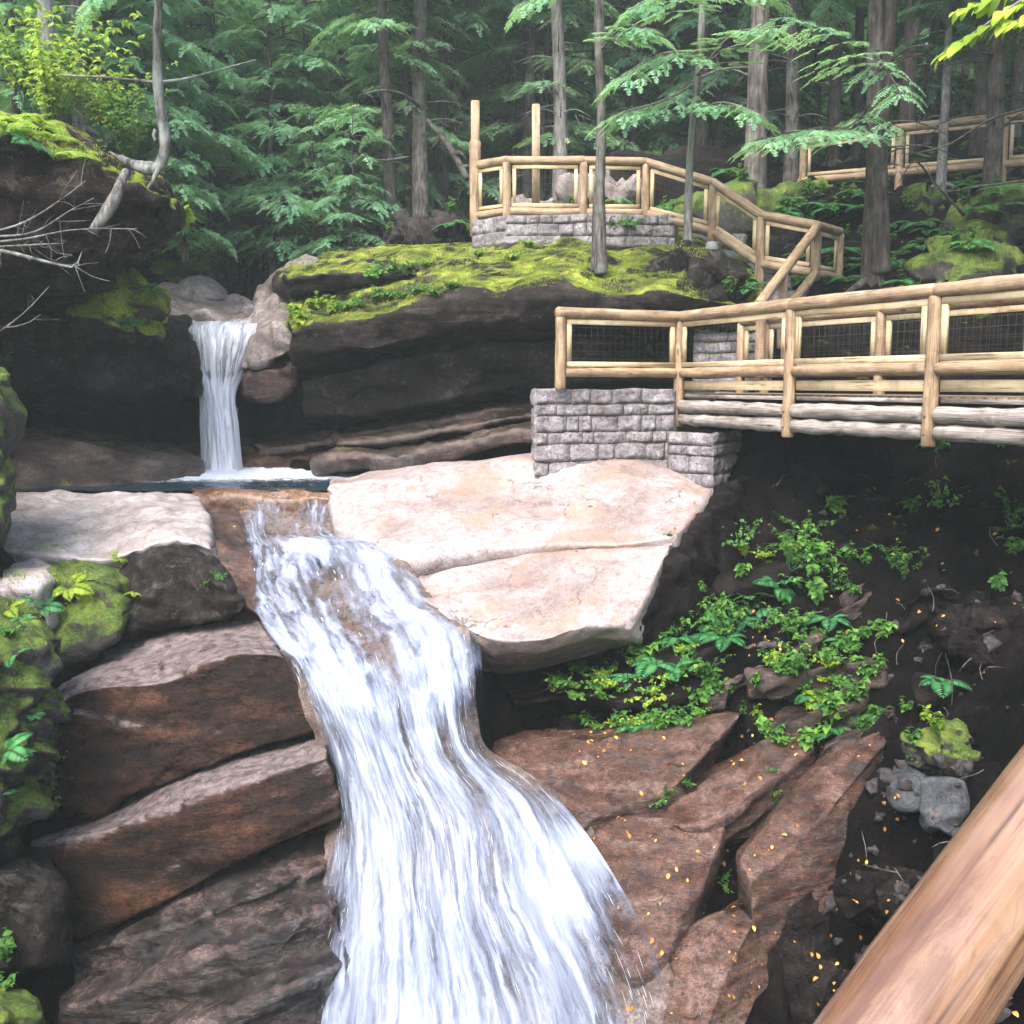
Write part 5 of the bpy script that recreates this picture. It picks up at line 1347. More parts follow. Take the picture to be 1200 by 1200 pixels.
# ================================================================ vegetation
def spray_tpl(L=.5, nt=11, wd=.017, droop=.10, seed=0, sub=False):
    """flat feathery hemlock spray along +X; quads"""
    rg = np.random.default_rng(seed); V = []; Fq = []
    def quad(a, b, w, n=(0, 0, 1)):
        a = np.asarray(a, float); b = np.asarray(b, float); t = unit(b - a); s = np.cross(t, n) * w
        k = len(V); V.extend([a - s * .35, a + (b - a) * .45 - s, b, a + (b - a) * .45 + s]); Fq.append([k, k + 1, k + 2, k + 3])
    prev = np.zeros(3)
    for i in range(nt):
        t = (i + .6) / nt
        c = np.array([L * t, .02 * math.sin(t * 5 + seed), -droop * t * t])
        for sg in (-1, 1):
            if rg.random() < .08: continue
            l = L * .46 * (1 - t * .75) * rg.uniform(.75, 1.15)
            an = math.radians(52 + rg.uniform(-10, 10))
            d = np.array([math.cos(an), sg * math.sin(an), -rg.uniform(.05, .35)])
            e = c + d * l
            if sub:
                quad(c, e, wd * .3)
                m = max(3, int(l / .03))
                for j in range(m):
                    q = c + (e - c) * (j + .5) / m
                    for s2 in (-1, 1):
                        a2 = an * sg + s2 * math.radians(48)
                        ln = .05 * (1 - .5 * j / m) * rg.uniform(.7, 1.2)
                        quad(q, q + np.array([math.cos(a2), math.sin(a2), -.15]) * ln, wd * .42)
            else:
                quad(c, e, wd, (rg.normal(0, .25), rg.normal(0, .25), 1))
                q = c + (e - c) * .35; d3 = np.array([math.cos(an * .1), sg * math.sin(an * .1), -.1]); quad(q, q + d3 * l * .5, wd * .8)
        quad(prev, c, wd * .5); prev = c
    quad(prev, prev + [L * .12, 0, -.02], wd)
    return np.array(V), np.array(Fq)

def scatter(tpl, O, D, U, S, tint=None):
    """copies of a template along directions D with up-hints U"""
    V, Fq = tpl; O = np.asarray(O, float); D = unit(D); n = len(O)
    Sx = unit(np.cross(U, D)); Uz = np.cross(D, Sx)
    R = np.stack([D, Sx, Uz], 1)                      # rows: local axes
    P_ = np.einsum('vk,nkj->nvj', V, R) * np.asarray(S)[:, None, None] + O[:, None]
    Fa = Fq[None] + (np.arange(n) * len(V))[:, None, None]
    tt = np.repeat(rng.uniform(0, 1, n) if tint is None else tint, len(V))
    return P_.reshape(-1, 3), Fa.reshape(-1, Fq.shape[1]), tt

SPR = spray_tpl(seed=1)
SPR_FINE = spray_tpl(L=.5, nt=13, wd=.010, seed=2, sub=True)
SPR_FAR = spray_tpl(L=.6, nt=6, wd=.035, seed=3)

def hemlock_mesh(seed, H, z0, R, n_limb, tr=.16, lean=(0, 0), bend=None, gap=.16, tpl=None, dead=5, kind='needle', sweep=None, first=None):
    """local (origin at foot) trunk MB and crown arrays; limbs from height z0 up"""
    rg = np.random.default_rng(seed)
    m = MB()
    k = 7
    zz = np.linspace(-.4, H, k)
    pts = np.stack([lean[0] * zz / H + .06 * np.cumsum(rg.normal(size=k)) * .5, lean[1] * zz / H + .05 * np.cumsum(rg.normal(size=k)), zz], 1)
    pts[:2, :2] = 0
    if bend is not None: pts = np.array(bend, float); H = pts[-1, 2]
    rr = tr * (1 - .75 * np.clip((pts[:, 2]) / H, 0, 1)); rr[0] = tr * 1.45; 
    if bend is None: rr = np.insert(rr, 1, tr * 1.08); pts = np.insert(pts, 1, [0, 0, .25], 0)
    tube(m, pts, rr, 12, n=int(H / .22), wob=.02, freq=2.2, seed=seed)
    d0 = pts[:, 2]
    def at(z): return np.array([np.interp(z, d0, pts[:, 0]), np.interp(z, d0, pts[:, 1]), z])
    O = []; D = []; U = []; S = []
    # roots
    if bend is None:
        for i in range(5):
            a = rg.uniform(0, 2 * np.pi); l = tr * rg.uniform(2.5, 5)
            tube(m, [(0, 0, .25), (math.cos(a) * l * .4, math.sin(a) * l * .4, .10), (math.cos(a) * l, math.sin(a) * l, -.15)], [tr * .6, tr * .4, tr * .15], 7, n=6)
    for i in range(dead):
        z = rg.uniform(.15 * z0, z0); a = rg.uniform(0, 2 * np.pi); l = rg.uniform(.4, 1.6); b = at(z)
        e = b + [math.cos(a) * l, math.sin(a) * l, rg.uniform(-.3, .3) * l]
        tube(m, [b, (b + e) / 2 + [0, 0, .1 * l], e], [.022, .015, .004], 5, n=7, wob=.01, cap=False)
        for q in range(3):
            s = (b + (e - b) * rg.uniform(.3, .9)); tube(m, [s, s + rg.normal(size=3) * .22], [.008, .002], 4, n=3, cap=False)
    for i in range(n_limb):
        f = (i + rg.uniform(0, 1)) / n_limb
        z = z0 + (H - z0) * f
        prof = (1 - f) ** .65 * min(1, .45 + f * 5)
        l = R * prof * rg.uniform(.65, 1.15) + .25
        a = i * 2.399 + rg.uniform(-.5, .5)
        if sweep is not None and f < .7: a = sweep[0] + rg.uniform(-sweep[1], sweep[1])
        b = at(z); dr = np.array([math.cos(a), math.sin(a), 0]); rise = rg.uniform(-.12, .18) + .25 * f
        t = np.linspace(0, 1, 8)[:, None]
        side = np.array([-dr[1], dr[0], 0]) * rg.normal(0, .12)
        c = b + dr * l * t + side * l * t**2 + np.array([0, 0, 1]) * l * (rise * t - (.34 + rg.uniform(-.1, .12)) * t**2)
        tube(m, c, [.045 * (l / 3) ** .5 * (1.1 - .6 * f), .022 * (l / 3) ** .5, .006], 6, n=8, cap=False)
        ns = max(3, int(l / .22))
        for j in range(ns):
            u_ = (.18 + .82 * (j + rg.uniform(.2, .8)) / ns)
            q = hermite(c[None], t[:, 0], np.array([u_]))[0, 0]
            tang = unit(hermite(c[None], t[:, 0], np.array([min(1, u_ + .03)]))[0, 0] - hermite(c[None], t[:, 0], np.array([u_ - .03]))[0, 0])
            for sg in (-1, 1):
                sl = l * .42 * (1.08 - u_) * rg.uniform(.7, 1.2) + .12
                sd2 = unit(tang * .65 + sg * np.array([-dr[1], dr[0], 0]) * .8)
                nn = max(1, int(sl / gap))
                for g_ in range(nn):
                    if rg.random() < .22: continue
                    w = (g_ + .3) / nn
                    p0 = q + sd2 * sl * w + np.array([0, 0, -1]) * sl * (.12 * w + .22 * w * w)
                    for s3 in ((-1, 1) if g_ % 2 else (1,)):
                        dd = unit(sd2 + s3 * .7 * unit(np.cross(sd2, [0, 0, 1])) + np.array([0, 0, -.28 + rg.normal(0, .12)]))
                        O.append(p0); D.append(dd); U.append(np.array([rg.normal(0, .38), rg.normal(0, .38), 1])); S.append(rg.uniform(.45, 1.15))
            if j == ns - 1:
                O.append(q); D.append(tang + [0, 0, -.2]); U.append([0, 0, 1]); S.append(1.1)
    cr = scatter(tpl or SPR, O, D, np.array(U), S)
    return m, cr

def make_tree(name, label, cat, loc, mesh_data, bark, leaf, group=None, rotz=0, scale=1):
    m, (v, f, tt) = mesh_data
    root = bpy.data.objects.new(name, None); C.objects.link(root); tag(root, label, cat, group)
    tk = m.build('trunk', bark, root); 
    cr = mesh('crown', v, f, leaf, parent=root, attrs={'tint': tt}, smooth=False)
    root.location = [float(a) for a in loc]; root.rotation_euler[2] = rotz; root.scale = (scale,) * 3
    return root
# our meshes are built in local space: the parent sits at the origin until moved
def foot(px, py, d, sink=.1):
    p = P(px, py, d); return p - [0, 0, sink]

HM = {
 'tall_a': hemlock_mesh(11, 17, 3.2, 2.6, 46, tr=.17),
 'tall_b': hemlock_mesh(12, 16, 1.6, 3.0, 54, tr=.15, lean=(.5, .2)),
 'tall_c': hemlock_mesh(13, 18, 5.5, 2.6, 38, tr=.20, lean=(-.4, 0), dead=12),
 'mid': hemlock_mesh(14, 9, .7, 2.3, 40, tr=.09),
 'small': hemlock_mesh(15, 4.5, .3, 1.5, 26, tr=.05, dead=0),
}
for r in HM: pass
first = {}
def fir(kind, label, loc, rotz, scale=1.0, bark='bark', leaf='needle', group=None, cat='hemlock tree', name='hemlock_tree'):
    key = (kind, bark, leaf)
    if key not in first:
        first[key] = make_tree(name, label, cat, loc, HM[kind], M[bark], M[leaf], group, rotz, scale)
        if (kind,) in first:    # share the crown mesh between bark kinds
            pass
        return first[key]
    return dup(first[key], loc, rotz, scale, label, group)

# -- trunks one can point to
SPEC = [ # px, py foot, distance, scale, kind, bark, label
 (458, 288, 25.0, .80, 'tall_c', 'bark_dark', 'thin dark trunked hemlock left of the platform, nearest the pale rocks'),
 (493, 262, 25.5, 1.0, 'tall_c', 'bark', 'thick grey barked hemlock just left of the platform corner'),
 (519, 262, 27.5, .85, 'tall_c', 'bark_dark', 'dark hemlock behind the thick grey one by the platform corner'),
 (536, 250, 29.0, .85, 'tall_c', 'bark', 'slim grey hemlock right behind the left tall post'),
 (611, 235, 30.0, .95, 'tall_c', 'bark_dark', 'left trunk of the dark pair behind the platform'),
 (620, 233, 29.2, .85, 'tall_c', 'bark', 'right trunk of the pair behind the platform'),
 (656, 240, 27.0, .95, 'tall_c', 'bark_pale', 'straight pale grey hemlock behind the middle of the platform'),
 (645, 232, 31.0, .6, 'tall_c', 'bark', 'thin hemlock just left of the pale grey trunk'),
 (782, 215, 31.0, .8, 'tall_c', 'bark_pale', 'pale trunk behind the bend of the platform railing'),
 (737, 205, 34.0, .8, 'tall_c', 'bark_dark', 'dim trunk deep in the woods right of the platform'),
 (822, 210, 29.0, .9, 'tall_c', 'bark_dark', 'dark trunk behind the slanting sapling'),
 (884, 240, 24.0, 1.25, 'tall_c', 'bark', 'very thick brown trunk above the stair'),
 (925, 245, 25.5, .9, 'tall_c', 'bark', 'grey trunk close on the right of the very thick one'),
 (1022, 332, 18.0, .95, 'tall_c', 'bark_dark', 'dark straight trunk standing on the slope above the bridge'),
 (1103, 212, 22.2, .5, 'tall_c', 'bark_pale', 'slim pale trunk in front of the upper path railing'),
 (1145, 200, 27.5, 1.1, 'tall_c', 'bark_dark', 'dark trunk behind the upper path railing, right of the slim pale one'),
 (1060, 195, 29.0, 1.1, 'tall_c', 'bark_dark', 'dark trunk behind the upper path railing, left of the slim pale one'),
 (1185, 205, 31.0, 1.0, 'tall_c', 'bark_dark', 'dark trunk at the right edge behind the upper path'),
 (975, 190, 30.0, .9, 'tall_c', 'bark_dark', 'dark trunk behind the left end of the upper path railing'),
 (60, 140, 19.0, .8, 'tall_c', 'bark_pale', 'leaning pale trunk on top of the left overhang'),
 (95, 150, 21.0, .75, 'tall_c', 'bark_pale', 'second pale trunk behind the left overhang'),
]
for i, (px, py, d, s_, kd, bk, lb) in enumerate(SPEC):
    fir(kd, lb, foot(px, py, d, .15), i * 2.1, s_, bk, 'needle' if i % 3 else 'needle_b')

# twin stemmed dark tree standing on the moss ledge
def bendtree(name, label, loc, paths, rads, bark, seed, limbs=None, crown=None):
    root = bpy.data.objects.new(name, None); C.objects.link(root); tag(root, label, 'tree')
    loc = np.asarray(loc, float)
    m = MB()
    for p, r in zip(paths, rads): tube(m, np.array([np.asarray(a) for a in p]) - loc, r, 12, wob=.018, freq=3, seed=seed)
    for p, r in (limbs or []): tube(m, np.array([np.asarray(a) for a in p]) - loc, r, 7, wob=.012, freq=3, cap=False)
    m.build('trunk', bark, root)
    if crown is not None:
        v, f, tt = crown; mesh('crown', v - loc, f, M['needle_b'], parent=root, attrs={'tint': tt}, smooth=False)
    root.location = loc
    return root
def bough(pts, n, gap, spread, tpl, seed, drop=.25):
    """sprays hung along a bough path"""
    rg = np.random.default_rng(seed); c = resample(pts, n * 3); O = []; D = []; U = []; S = []; limbs = []
    L = np.linalg.norm(np.diff(c, axis=0), axis=1).sum()
    for i in range(n):
        u_ = .1 + .9 * (i + .5) / n; q = c[int(u_ * (len(c) - 1))]; k = min(len(c) - 2, int(u_ * (len(c) - 1))); T = unit(c[k + 1] - c[k])
        sdv = unit(np.cross(T, [0, 0, 1]))
        for sg in (-1, 1):
            sl = spread * (1.1 - u_ * .8) * rg.uniform(.6, 1.2); sd2 = unit(T * .8 + sg * sdv * .8)
            e = q + sd2 * sl + [0, 0, -drop * sl]
            limbs.append(([q, (q + e) / 2 + [0, 0, .04 * sl], e], [.008, .005, .002]))
            nn = max(1, int(sl / gap))
            for g_ in range(nn):
                w = (g_ + .3) / nn; p0 = q + (e - q) * w
                for s3 in (-1, 1):
                    dd = unit(sd2 + s3 * .75 * unit(np.cross(sd2, [0, 0, 1])) + np.array([0, 0, -.25 + rg.normal(0, .1)]))
                    O.append(p0); D.append(dd); U.append([rg.normal(0, .15), rg.normal(0, .15), 1]); S.append(rg.uniform(.5, .9))
            O.append(e); D.append(sd2 + [0, 0, -.3]); U.append([0, 0, 1]); S.append(.8)
    return O, D, U, S, limbs
def boughs(defs, tpl, seed):
    O = []; D = []; U = []; S = []; LM = []
    for i, (pts, n, spread, r) in enumerate(defs):
        a = bough(pts, max(4, int(n * .6)), .24, spread * .8, tpl, seed + i); O += a[0]; D += a[1]; U += a[2]; S += a[3]; LM += a[4]
        LM.append((pts, [r, r * .6, r * .25]))
    return scatter(tpl, O, D, np.array(U), S), LM
d = 17.9
cr, lm = boughs([([P(702, 60, d), P(735, 30, d - .7), P(770, 35, d - 1.2)], 7, .8, .02), ([P(702, -40, d), P(650, -20, d - .6), P(600, 10, d - 1)], 7, .8, .02)], SPR, 31)
bendtree('twin_stemmed_tree', 'slender twin stemmed dark tree rooted on the moss ledge in front of the platform', P(700, 320, d),
    [[P(704, 322, d), P(703, 230, d), P(705, 120, d), P(701, 40, d), P(703, -60, d), P(708, -260, d)],
     [P(697, 318, d + .05), P(699, 235, d + .1), P(704, 150, d + .1), P(704, 0, d), P(698, -200, d)]],
    [[.12, .085, .08, .075, .07, .04], [.075, .06, .055, .05, .03]], M['bark'], 5, lm, cr)
# slanting sapling left of the very thick trunk with bright boughs
d = 18.8
cr, lm = boughs([
    ([P(812, 100, d), P(770, 120, d - 1.2), P(715, 135, d - 2.0)], 12, 1.0, .025),
    ([P(815, 60, d), P(770, 65, d - 1.2), P(720, 95, d - 2.0)], 12, 1.0, .025),
    ([P(815, 90, d), P(860, 40, d - 1), P(915, 30, d - 1.8)], 11, .9, .025),
    ([P(812, 130, d), P(850, 120, d - 1), P(895, 135, d - 1.6)], 9, .8, .02),
    ([P(816, 20, d), P(780, -10, d - 1.2), P(740, 10, d - 1.8)], 10, 1.0, .02),
    ([P(818, 0, d), P(860, -25, d - 1), P(905, -10, d - 1.6)], 10, 1.0, .02)], SPR, 41)
bendtree('hemlock_sapling', 'slanting lichened hemlock sapling with bright feathery boughs by the stair railing', P(806, 302, d),
    [[P(806, 303, d), P(807, 230, d), P(811, 150, d), P(818, 90, d), P(822, 30, d), P(826, -80, d), P(835, -230, d)]],
    [[.09, .07, .065, .06, .055, .045, .02]], M['bark_pale'], 6, lm, cr)
d = 16.6
cr, lm = boughs([
    ([P(1022, 120, d + 1.2), P(990, 150, d - .3), P(935, 150, d - 1.6)], 12, .8, .02),
    ([P(1022, 155, d + 1.2), P(960, 150, d - .8), P(880, 165, d - 2.4)], 15, .75, .02),
    ([P(1022, 90, d + 1.2), P(975, 40, d - .5), P(900, 15, d - 1.8)], 13, 1.0, .022),
    ([P(1024, 60, d + 1.2), P(1050, 100, d - .6), P(1060, 120, d - 1.4)], 8, .6, .02)], SPR, 51)
bendtree('hemlock_tree', 'dark trunked hemlock above the bridge reaching bright boughs over the stair', P(1030, 320, d + 1.3),
    [[P(1030, 322, d + 1.3), P(1028, 200, d + 1.3), P(1026, 80, d + 1.3), P(1030, -60, d + 1.3), P(1034, -300, d + 1.3)]],
    [[.2, .16, .15, .13, .08]], M['bark_dark'], 7, lm, cr)
# crooked tree on the lip of the left overhang
d = 14.6
cr, lm = boughs([([P(188, -40, d), P(150, -30, d - .5), P(100, 0, d - .8)], 8, .8, .02), ([P(188, -60, d), P(240, -50, d), P(290, -30, d)], 8, .8, .02)], SPR, 61)
lm += [([P(189, 96, d), P(215, 93, d), P(245, 85, d + .2), P(300, 70, d + .4)], [.022, .018, .012, .005]), ([P(188, 97, d), P(140, 92, d), P(70, 88, d)], [.02, .018, .01]),
       ([P(190, 182, d), P(178, 215, d - .05), P(170, 225, d)], [.05, .03, .01]), ([P(186, 195, d), P(150, 190, d), P(128, 178, d)], [.06, .05, .02]),
       ([P(183, 152, d), P(180, 160, d), P(182, 165, d)], [.03, .02, .02])]
bendtree('crooked_tree', 'slim grey tree with a hooked foot growing out of the left overhang lip', P(160, 200, d),
    [[P(140, 185, d), P(165, 196, d), P(183, 199, d), P(193, 180, d), P(192, 150, d), P(187, 120, d), P(184, 60, d), P(186, 0, d), P(190, -120, d), P(196, -300, d)]],
    [[.05, .075, .085, .085, .075, .07, .06, .055, .05, .02]], M['bark_lichen'], 8, lm, cr)

# -- dense forest fill: every tree its own object
rgf = np.random.default_rng(21)
placed = [(-3, 22)]
kinds = ['tall_a', 'tall_b', 'tall_b', 'tall_c', 'mid', 'tall_a']
cnt = 0
HT = dict(tall_a=17, tall_b=16, tall_c=18, mid=9, small=4.5)
def free(x, y, r):
    return all((x - a) ** 2 + (y - b) ** 2 > r * r for a, b in placed)
for t_ in range(2600):
    x = rgf.uniform(-30, 30); y = rgf.uniform(25.5, 58)
    if abs(x) > y * .56 + 4: continue
    if y < 30 and -9 < x < -3: continue
    if y < 29 and x > -2 and x < 9: continue
    if y < 32 and x > 6: continue
    r_ = (2.7 if y < 36 else 4.0) if x < 3 else (2.1 if y < 36 else 2.7)
    if not free(x, y, r_): continue
    placed.append((x, y))
    kd = kinds[rgf.integers(len(kinds))]
    left = x < 3
    gz_ = ground_z(x, y)
    if left: Hc = .52 * y - gz_ + rgf.uniform(-1.5, 2.0); kd = 'mid' if Hc < 12 and rgf.random() < .75 else ('tall_b' if rgf.random() < .6 else 'tall_a')
    scl = (Hc / HT[kd]) if left else rgf.uniform(.75, 1.15)
    fir(kd, 'hemlock among the close standing trees of the forest behind the falls', (x, y, ground_z(x, y) - .1), rgf.uniform(0, 6.28), scl,
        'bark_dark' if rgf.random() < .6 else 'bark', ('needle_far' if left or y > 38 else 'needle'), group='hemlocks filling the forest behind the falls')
    cnt += 1
    if cnt > 190: break
# leafy low trees by the stream head: foliage that hangs low between the trunks
for i, (px, py, d, s_, kd) in enumerate([(300, 330, 30, .9, 'mid'), (345, 318, 27, .9, 'mid'), (395, 320, 29, 1.1, 'mid'), (230, 300, 27, .9, 'mid'), (430, 300, 31, 1.2, 'mid'), (150, 250, 24, 1.0, 'mid'), (90, 180, 24, .9, 'mid'),
        (20, 150, 20, .8, 'mid'), (190, 230, 30, 1.3, 'mid'), (270, 280, 36, 1.4, 'mid'), (360, 290, 36, 1.5, 'mid'), (550, 250, 33, 1.2, 'mid'), (585, 240, 37, 1.3, 'mid'), (690, 220, 36, 1.3, 'mid'),
        (410, 300, 24.5, .8, 'small'), (372, 310, 25, .8, 'small'), (215, 285, 22, .7, 'small'),
  (250, 310, 26, 1.0, 'mid'), (320, 318, 25.5, 1.0, 'mid'), (180, 240, 23, 1.0, 'mid'), (120, 200, 22, .9, 'mid'), (275, 300, 28.5, 1.2, 'mid'), (368, 312, 26.5, 1.1, 'mid'), (415, 300, 27.5, 1.1, 'mid'), (445, 295, 29, 1.2, 'mid'), (475, 285, 31, 1.3, 'mid'), (335, 300, 31, 1.4, 'mid'), (210, 260, 28, 1.4, 'mid'), (160, 220, 27, 1.3, 'mid'), (60, 170, 24, 1.2, 'mid'), (255, 270, 33, 1.6, 'mid'), (390, 290, 33, 1.6, 'mid'), (300, 290, 36, 1.8, 'mid'), (440, 280, 37, 1.8, 'mid'), (520, 255, 36, 1.5, 'mid')]):
    fir(kd, 'low bright hemlock with boughs down to the ground beyond the stream head', foot(px, py, d), i * 1.7, s_, 'bark_dark', 'needle_b', group='low hemlocks round the stream head')
# thin bare stems in the dim gap behind the stream
stem = MB(); tube(stem, [(0, 0, -.3), (.05, 0, 1.2), (.0, .05, 2.6), (.1, 0, 4.5)], [.06, .045, .04, .02], 8, n=16, wob=.012)
s0 = None
for i, px in enumerate([262, 272, 283, 294, 303, 310, 318, 327, 336, 344, 200, 222, 243]):
    loc = foot(px, 352 if px > 250 else 320, 29 + (i * 37 % 5) * .8)
    if s0 is None:
        s0 = bpy.data.objects.new('bare_tree', None); C.objects.link(s0)
        tag(s0, 'thin bare stem among those standing in the dim gap above the stream', 'tree', 'thin bare stems above the stream')
        stem.build('trunk', M['bark'], s0); s0.location = [float(a) for a in loc]
    else: dup(s0, loc, i * .9, .8 + .3 * ((i * 53 % 7) / 7))
# canopy trees of both banks, beside and behind the viewer: they shade the gorge
for i, (x, y, s_, kd) in enumerate([(8.5, 14, 1.0, 'tall_c'), (9.5, 9.5, 1.0, 'tall_c'), (8.2, 5.5, .95, 'tall_c'), (11.5, 17, 1.1, 'tall_c'), (12, 12, 1.1, 'tall_b'), (7.0, 1.2, 1.0, 'tall_c'), (14, 21, 1.1, 'tall_a'), (6.8, -3, 1.0, 'tall_c'), (11.5, 5, 1.1, 'tall_a'),
        (12, 24.5, 1.0, 'tall_a'), (9.3, 20.5, .9, 'tall_c'), (-15, 19, 1.1, 'tall_a'), (-17, 10, 1.0, 'tall_c'), (-16, 24, 1.1, 'tall_b'), (-17, -3, 1.0, 'tall_a'), (10, -9, 1.1, 'tall_a'), (-14, -14, 1.1, 'tall_a')]):
    fir(kd, 'tall hemlock on the bank beside the gorge shading it from above', (x, y, ground_z(x, y) - .15), i * 1.3, s_, 'bark_dark', 'needle', group='tall hemlocks shading the gorge banks')

# far woods as one mass
N_ = 26000
x = rgf.uniform(-75, 75, N_); y = rgf.uniform(56, 105, N_)
gz = TH(x, y); cx = np.round(x / 3) * 3; cyy = np.round(y / 3.2) * 3.2
hh = rgf.beta(1.2, 1.0, N_) * (14 + 3 * np.sin(cx * 1.7 + cyy)); rr_ = (1 - hh / 19) * 2.4
a = rgf.uniform(0, 6.28, N_); O = np.stack([cx + np.cos(a) * rr_ * rgf.uniform(.3, 1, N_), cyy + np.sin(a) * rr_ * rgf.uniform(.3, 1, N_), gz + hh], 1)
D = np.stack([np.cos(a), np.sin(a), -.35 + 0 * a], 1)
v, f, tt = scatter(SPR_FAR, O, D, np.tile([0, 0, 1.0], (N_, 1)) + rgf.normal(0, .2, (N_, 3)), rgf.uniform(1.6, 3.0, N_))
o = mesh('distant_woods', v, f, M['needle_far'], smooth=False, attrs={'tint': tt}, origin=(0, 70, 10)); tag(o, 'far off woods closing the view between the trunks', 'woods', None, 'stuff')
# ================================================================ small plants, leaves, twigs: laid on the real surfaces
bpy.context.view_layer.update()
dg = bpy.context.evaluated_depsgraph_get()
SOLID = ('rock', 'boulder', 'cliff', 'ground', 'stone', 'block', 'core', 'stream_bed', 'step')
def hit(px, py, names=SOLID):
    o = Vector((0, 0, 0)); d = ray_dir(px, py)
    for _ in range(14):
        ok, p, n, idx, ob, mx = sc.ray_cast(dg, o, d)
        if not ok: return None
        if ob.name.startswith(names): 
            if n.dot(d) > 0: n = -n
            return np.array(p), np.array(n)
        o = p + d * .03
    return None

def leaf_tpl(L, Wd, fold=.25, curl=.15, n=3, lob=0.0):
    """pointed blade along +X"""
    V = []; Fq = []
    for i in range(n + 1):
        t = i / n; w = Wd * math.sin(math.pi * min(1, t * .92 + .08)) ** .8 * (1 + lob * math.cos(t * 14)) if i < n else .0
        if i == 0: w = Wd * .12
        z = curl * L * t * (1 - t) * 2 - curl * L * t * t
        V += [(L * t, -w / 2, z + fold * w), (L * t, 0, z), (L * t, w / 2, z + fold * w)]
    for i in range(n):
        a = i * 3; Fq += [[a, a + 1, a + 4, a + 3], [a + 1, a + 2, a + 5, a + 4]]
    return np.array(V), np.array(Fq)

def fern_arrays(seed, n=8, L=.42):
    rg = np.random.default_rng(seed); O = []; D = []; U = []; S = []
    lt = leaf_tpl(1.0, .30, 0, .1, 2)
    for i in range(n):
        a = i * 6.283 / n + rg.uniform(-.3, .3); l = L * rg.uniform(.7, 1.15); el = rg.uniform(.5, 1.1)
        dr = np.array([math.cos(a), math.sin(a), 0])
        m = 15
        prev = np.zeros(3)
        for k in range(1, m):
            t = k / m; c = dr * l * t * math.cos(el * .6) + np.array([0, 0, l * (math.sin(el) * t - .75 * t * t)])
            T = unit(c - prev); prev = c
            w = l * .30 * math.sin(math.pi * (t * .85 + .12)) + .01
            for sg in (-1, 1):
                O.append(c); D.append(T * .45 + sg * unit(np.cross(T, [0, 0, 1])) + [0, 0, -.15]); U.append(np.cross(np.cross(T, [0, 0, 1]), T)); S.append(w)
        O.append(prev); D.append(T); U.append([0, 0, 1]); S.append(.05)
    return scatter(lt, O, D, np.array(U), np.array(S))
def weed_arrays(seed, stems=7, h=.28, leaf=.085, per=6, wide=.62, spread=.5):
    rg = np.random.default_rng(seed); O = []; D = []; U = []; S = []; lt = leaf_tpl(1.0, wide, .18, .2, 4, .14); m = MB()
    for i in range(stems):
        a = rg.uniform(0, 6.28); l = h * rg.uniform(.5, 1.2); out = spread * rg.uniform(.2, 1)
        pts = [np.zeros(3) + rg.normal(0, .02, 3) * [1, 1, 0], np.array([math.cos(a) * out * l * .6, math.sin(a) * out * l * .6, l * .6]), np.array([math.cos(a) * out * l * 1.3, math.sin(a) * out * l * 1.3, l * .85])]
        tube(m, pts, [.004, .003, .002], 4, n=5, cap=False)
        c = resample(pts, 12)
        for k in range(per):
            q = c[int(rg.uniform(3, 12))]; a2 = rg.uniform(0, 6.28)
            O.append(q); D.append([math.cos(a2), math.sin(a2), rg.uniform(-.5, .3)]); U.append([rg.normal(0, .3), rg.normal(0, .3), 1]); S.append(leaf * rg.uniform(.6, 1.3))
    return m, scatter(lt, O, D, np.array(U), np.array(S))
PT_ = {}
def plant(kind, label, loc, rotz, s=1.0, tilt=(0, 0), mat=None, group=None, cat=None):
    key = (kind, mat)
    if key not in PT_:
        nm = {'fern': 'fern', 'fern2': 'fern', 'weed': 'leafy_weed', 'weed2': 'leafy_weed', 'clover': 'low_herb', 'vine': 'trailing_plant', 'shrub': 'broadleaf_shrub'}[kind]
        r = bpy.data.objects.new(nm, None); C.objects.link(r)
        if kind.startswith('fern'):
            v, f, tt = fern_arrays(5 if kind == 'fern' else 8, 9 if kind == 'fern' else 6); mesh('fronds', v, f, M[mat or 'fern'], parent=r, attrs={'tint': tt}, smooth=False)
        else:
            prm = {'weed': dict(seed=3), 'weed2': dict(seed=4, stems=10, h=.22, leaf=.11, per=5, wide=.7), 'clover': dict(seed=6, stems=26, h=.12, leaf=.04, per=7, wide=.8, spread=1.4),
                   'vine': dict(seed=7, stems=9, h=.40, leaf=.075, per=9, wide=.6, spread=1.1), 'shrub': dict(seed=9, stems=34, h=1.5, leaf=.11, per=26, wide=.55, spread=.7)}[kind]
            m, (v, f, tt) = weed_arrays(**prm)
            m.build('stems', M['fern'], r); mesh('leaves', v, f, M[mat or 'leaf'], parent=r, attrs={'tint': tt}, smooth=False)
        PT_[key] = r
        tag(r, label, cat or {'fern': 'fern', 'fern2': 'fern', 'clover': 'herb', 'vine': 'trailing plant', 'shrub': 'shrub'}.get(kind, 'weed'), group)
        r.location = [float(a) for a in loc]; r.rotation_euler = (tilt[0], tilt[1], rotz); r.scale = (s,) * 3
        return r
    return dup(PT_[key], loc, rotz, s, label, group, tilt)

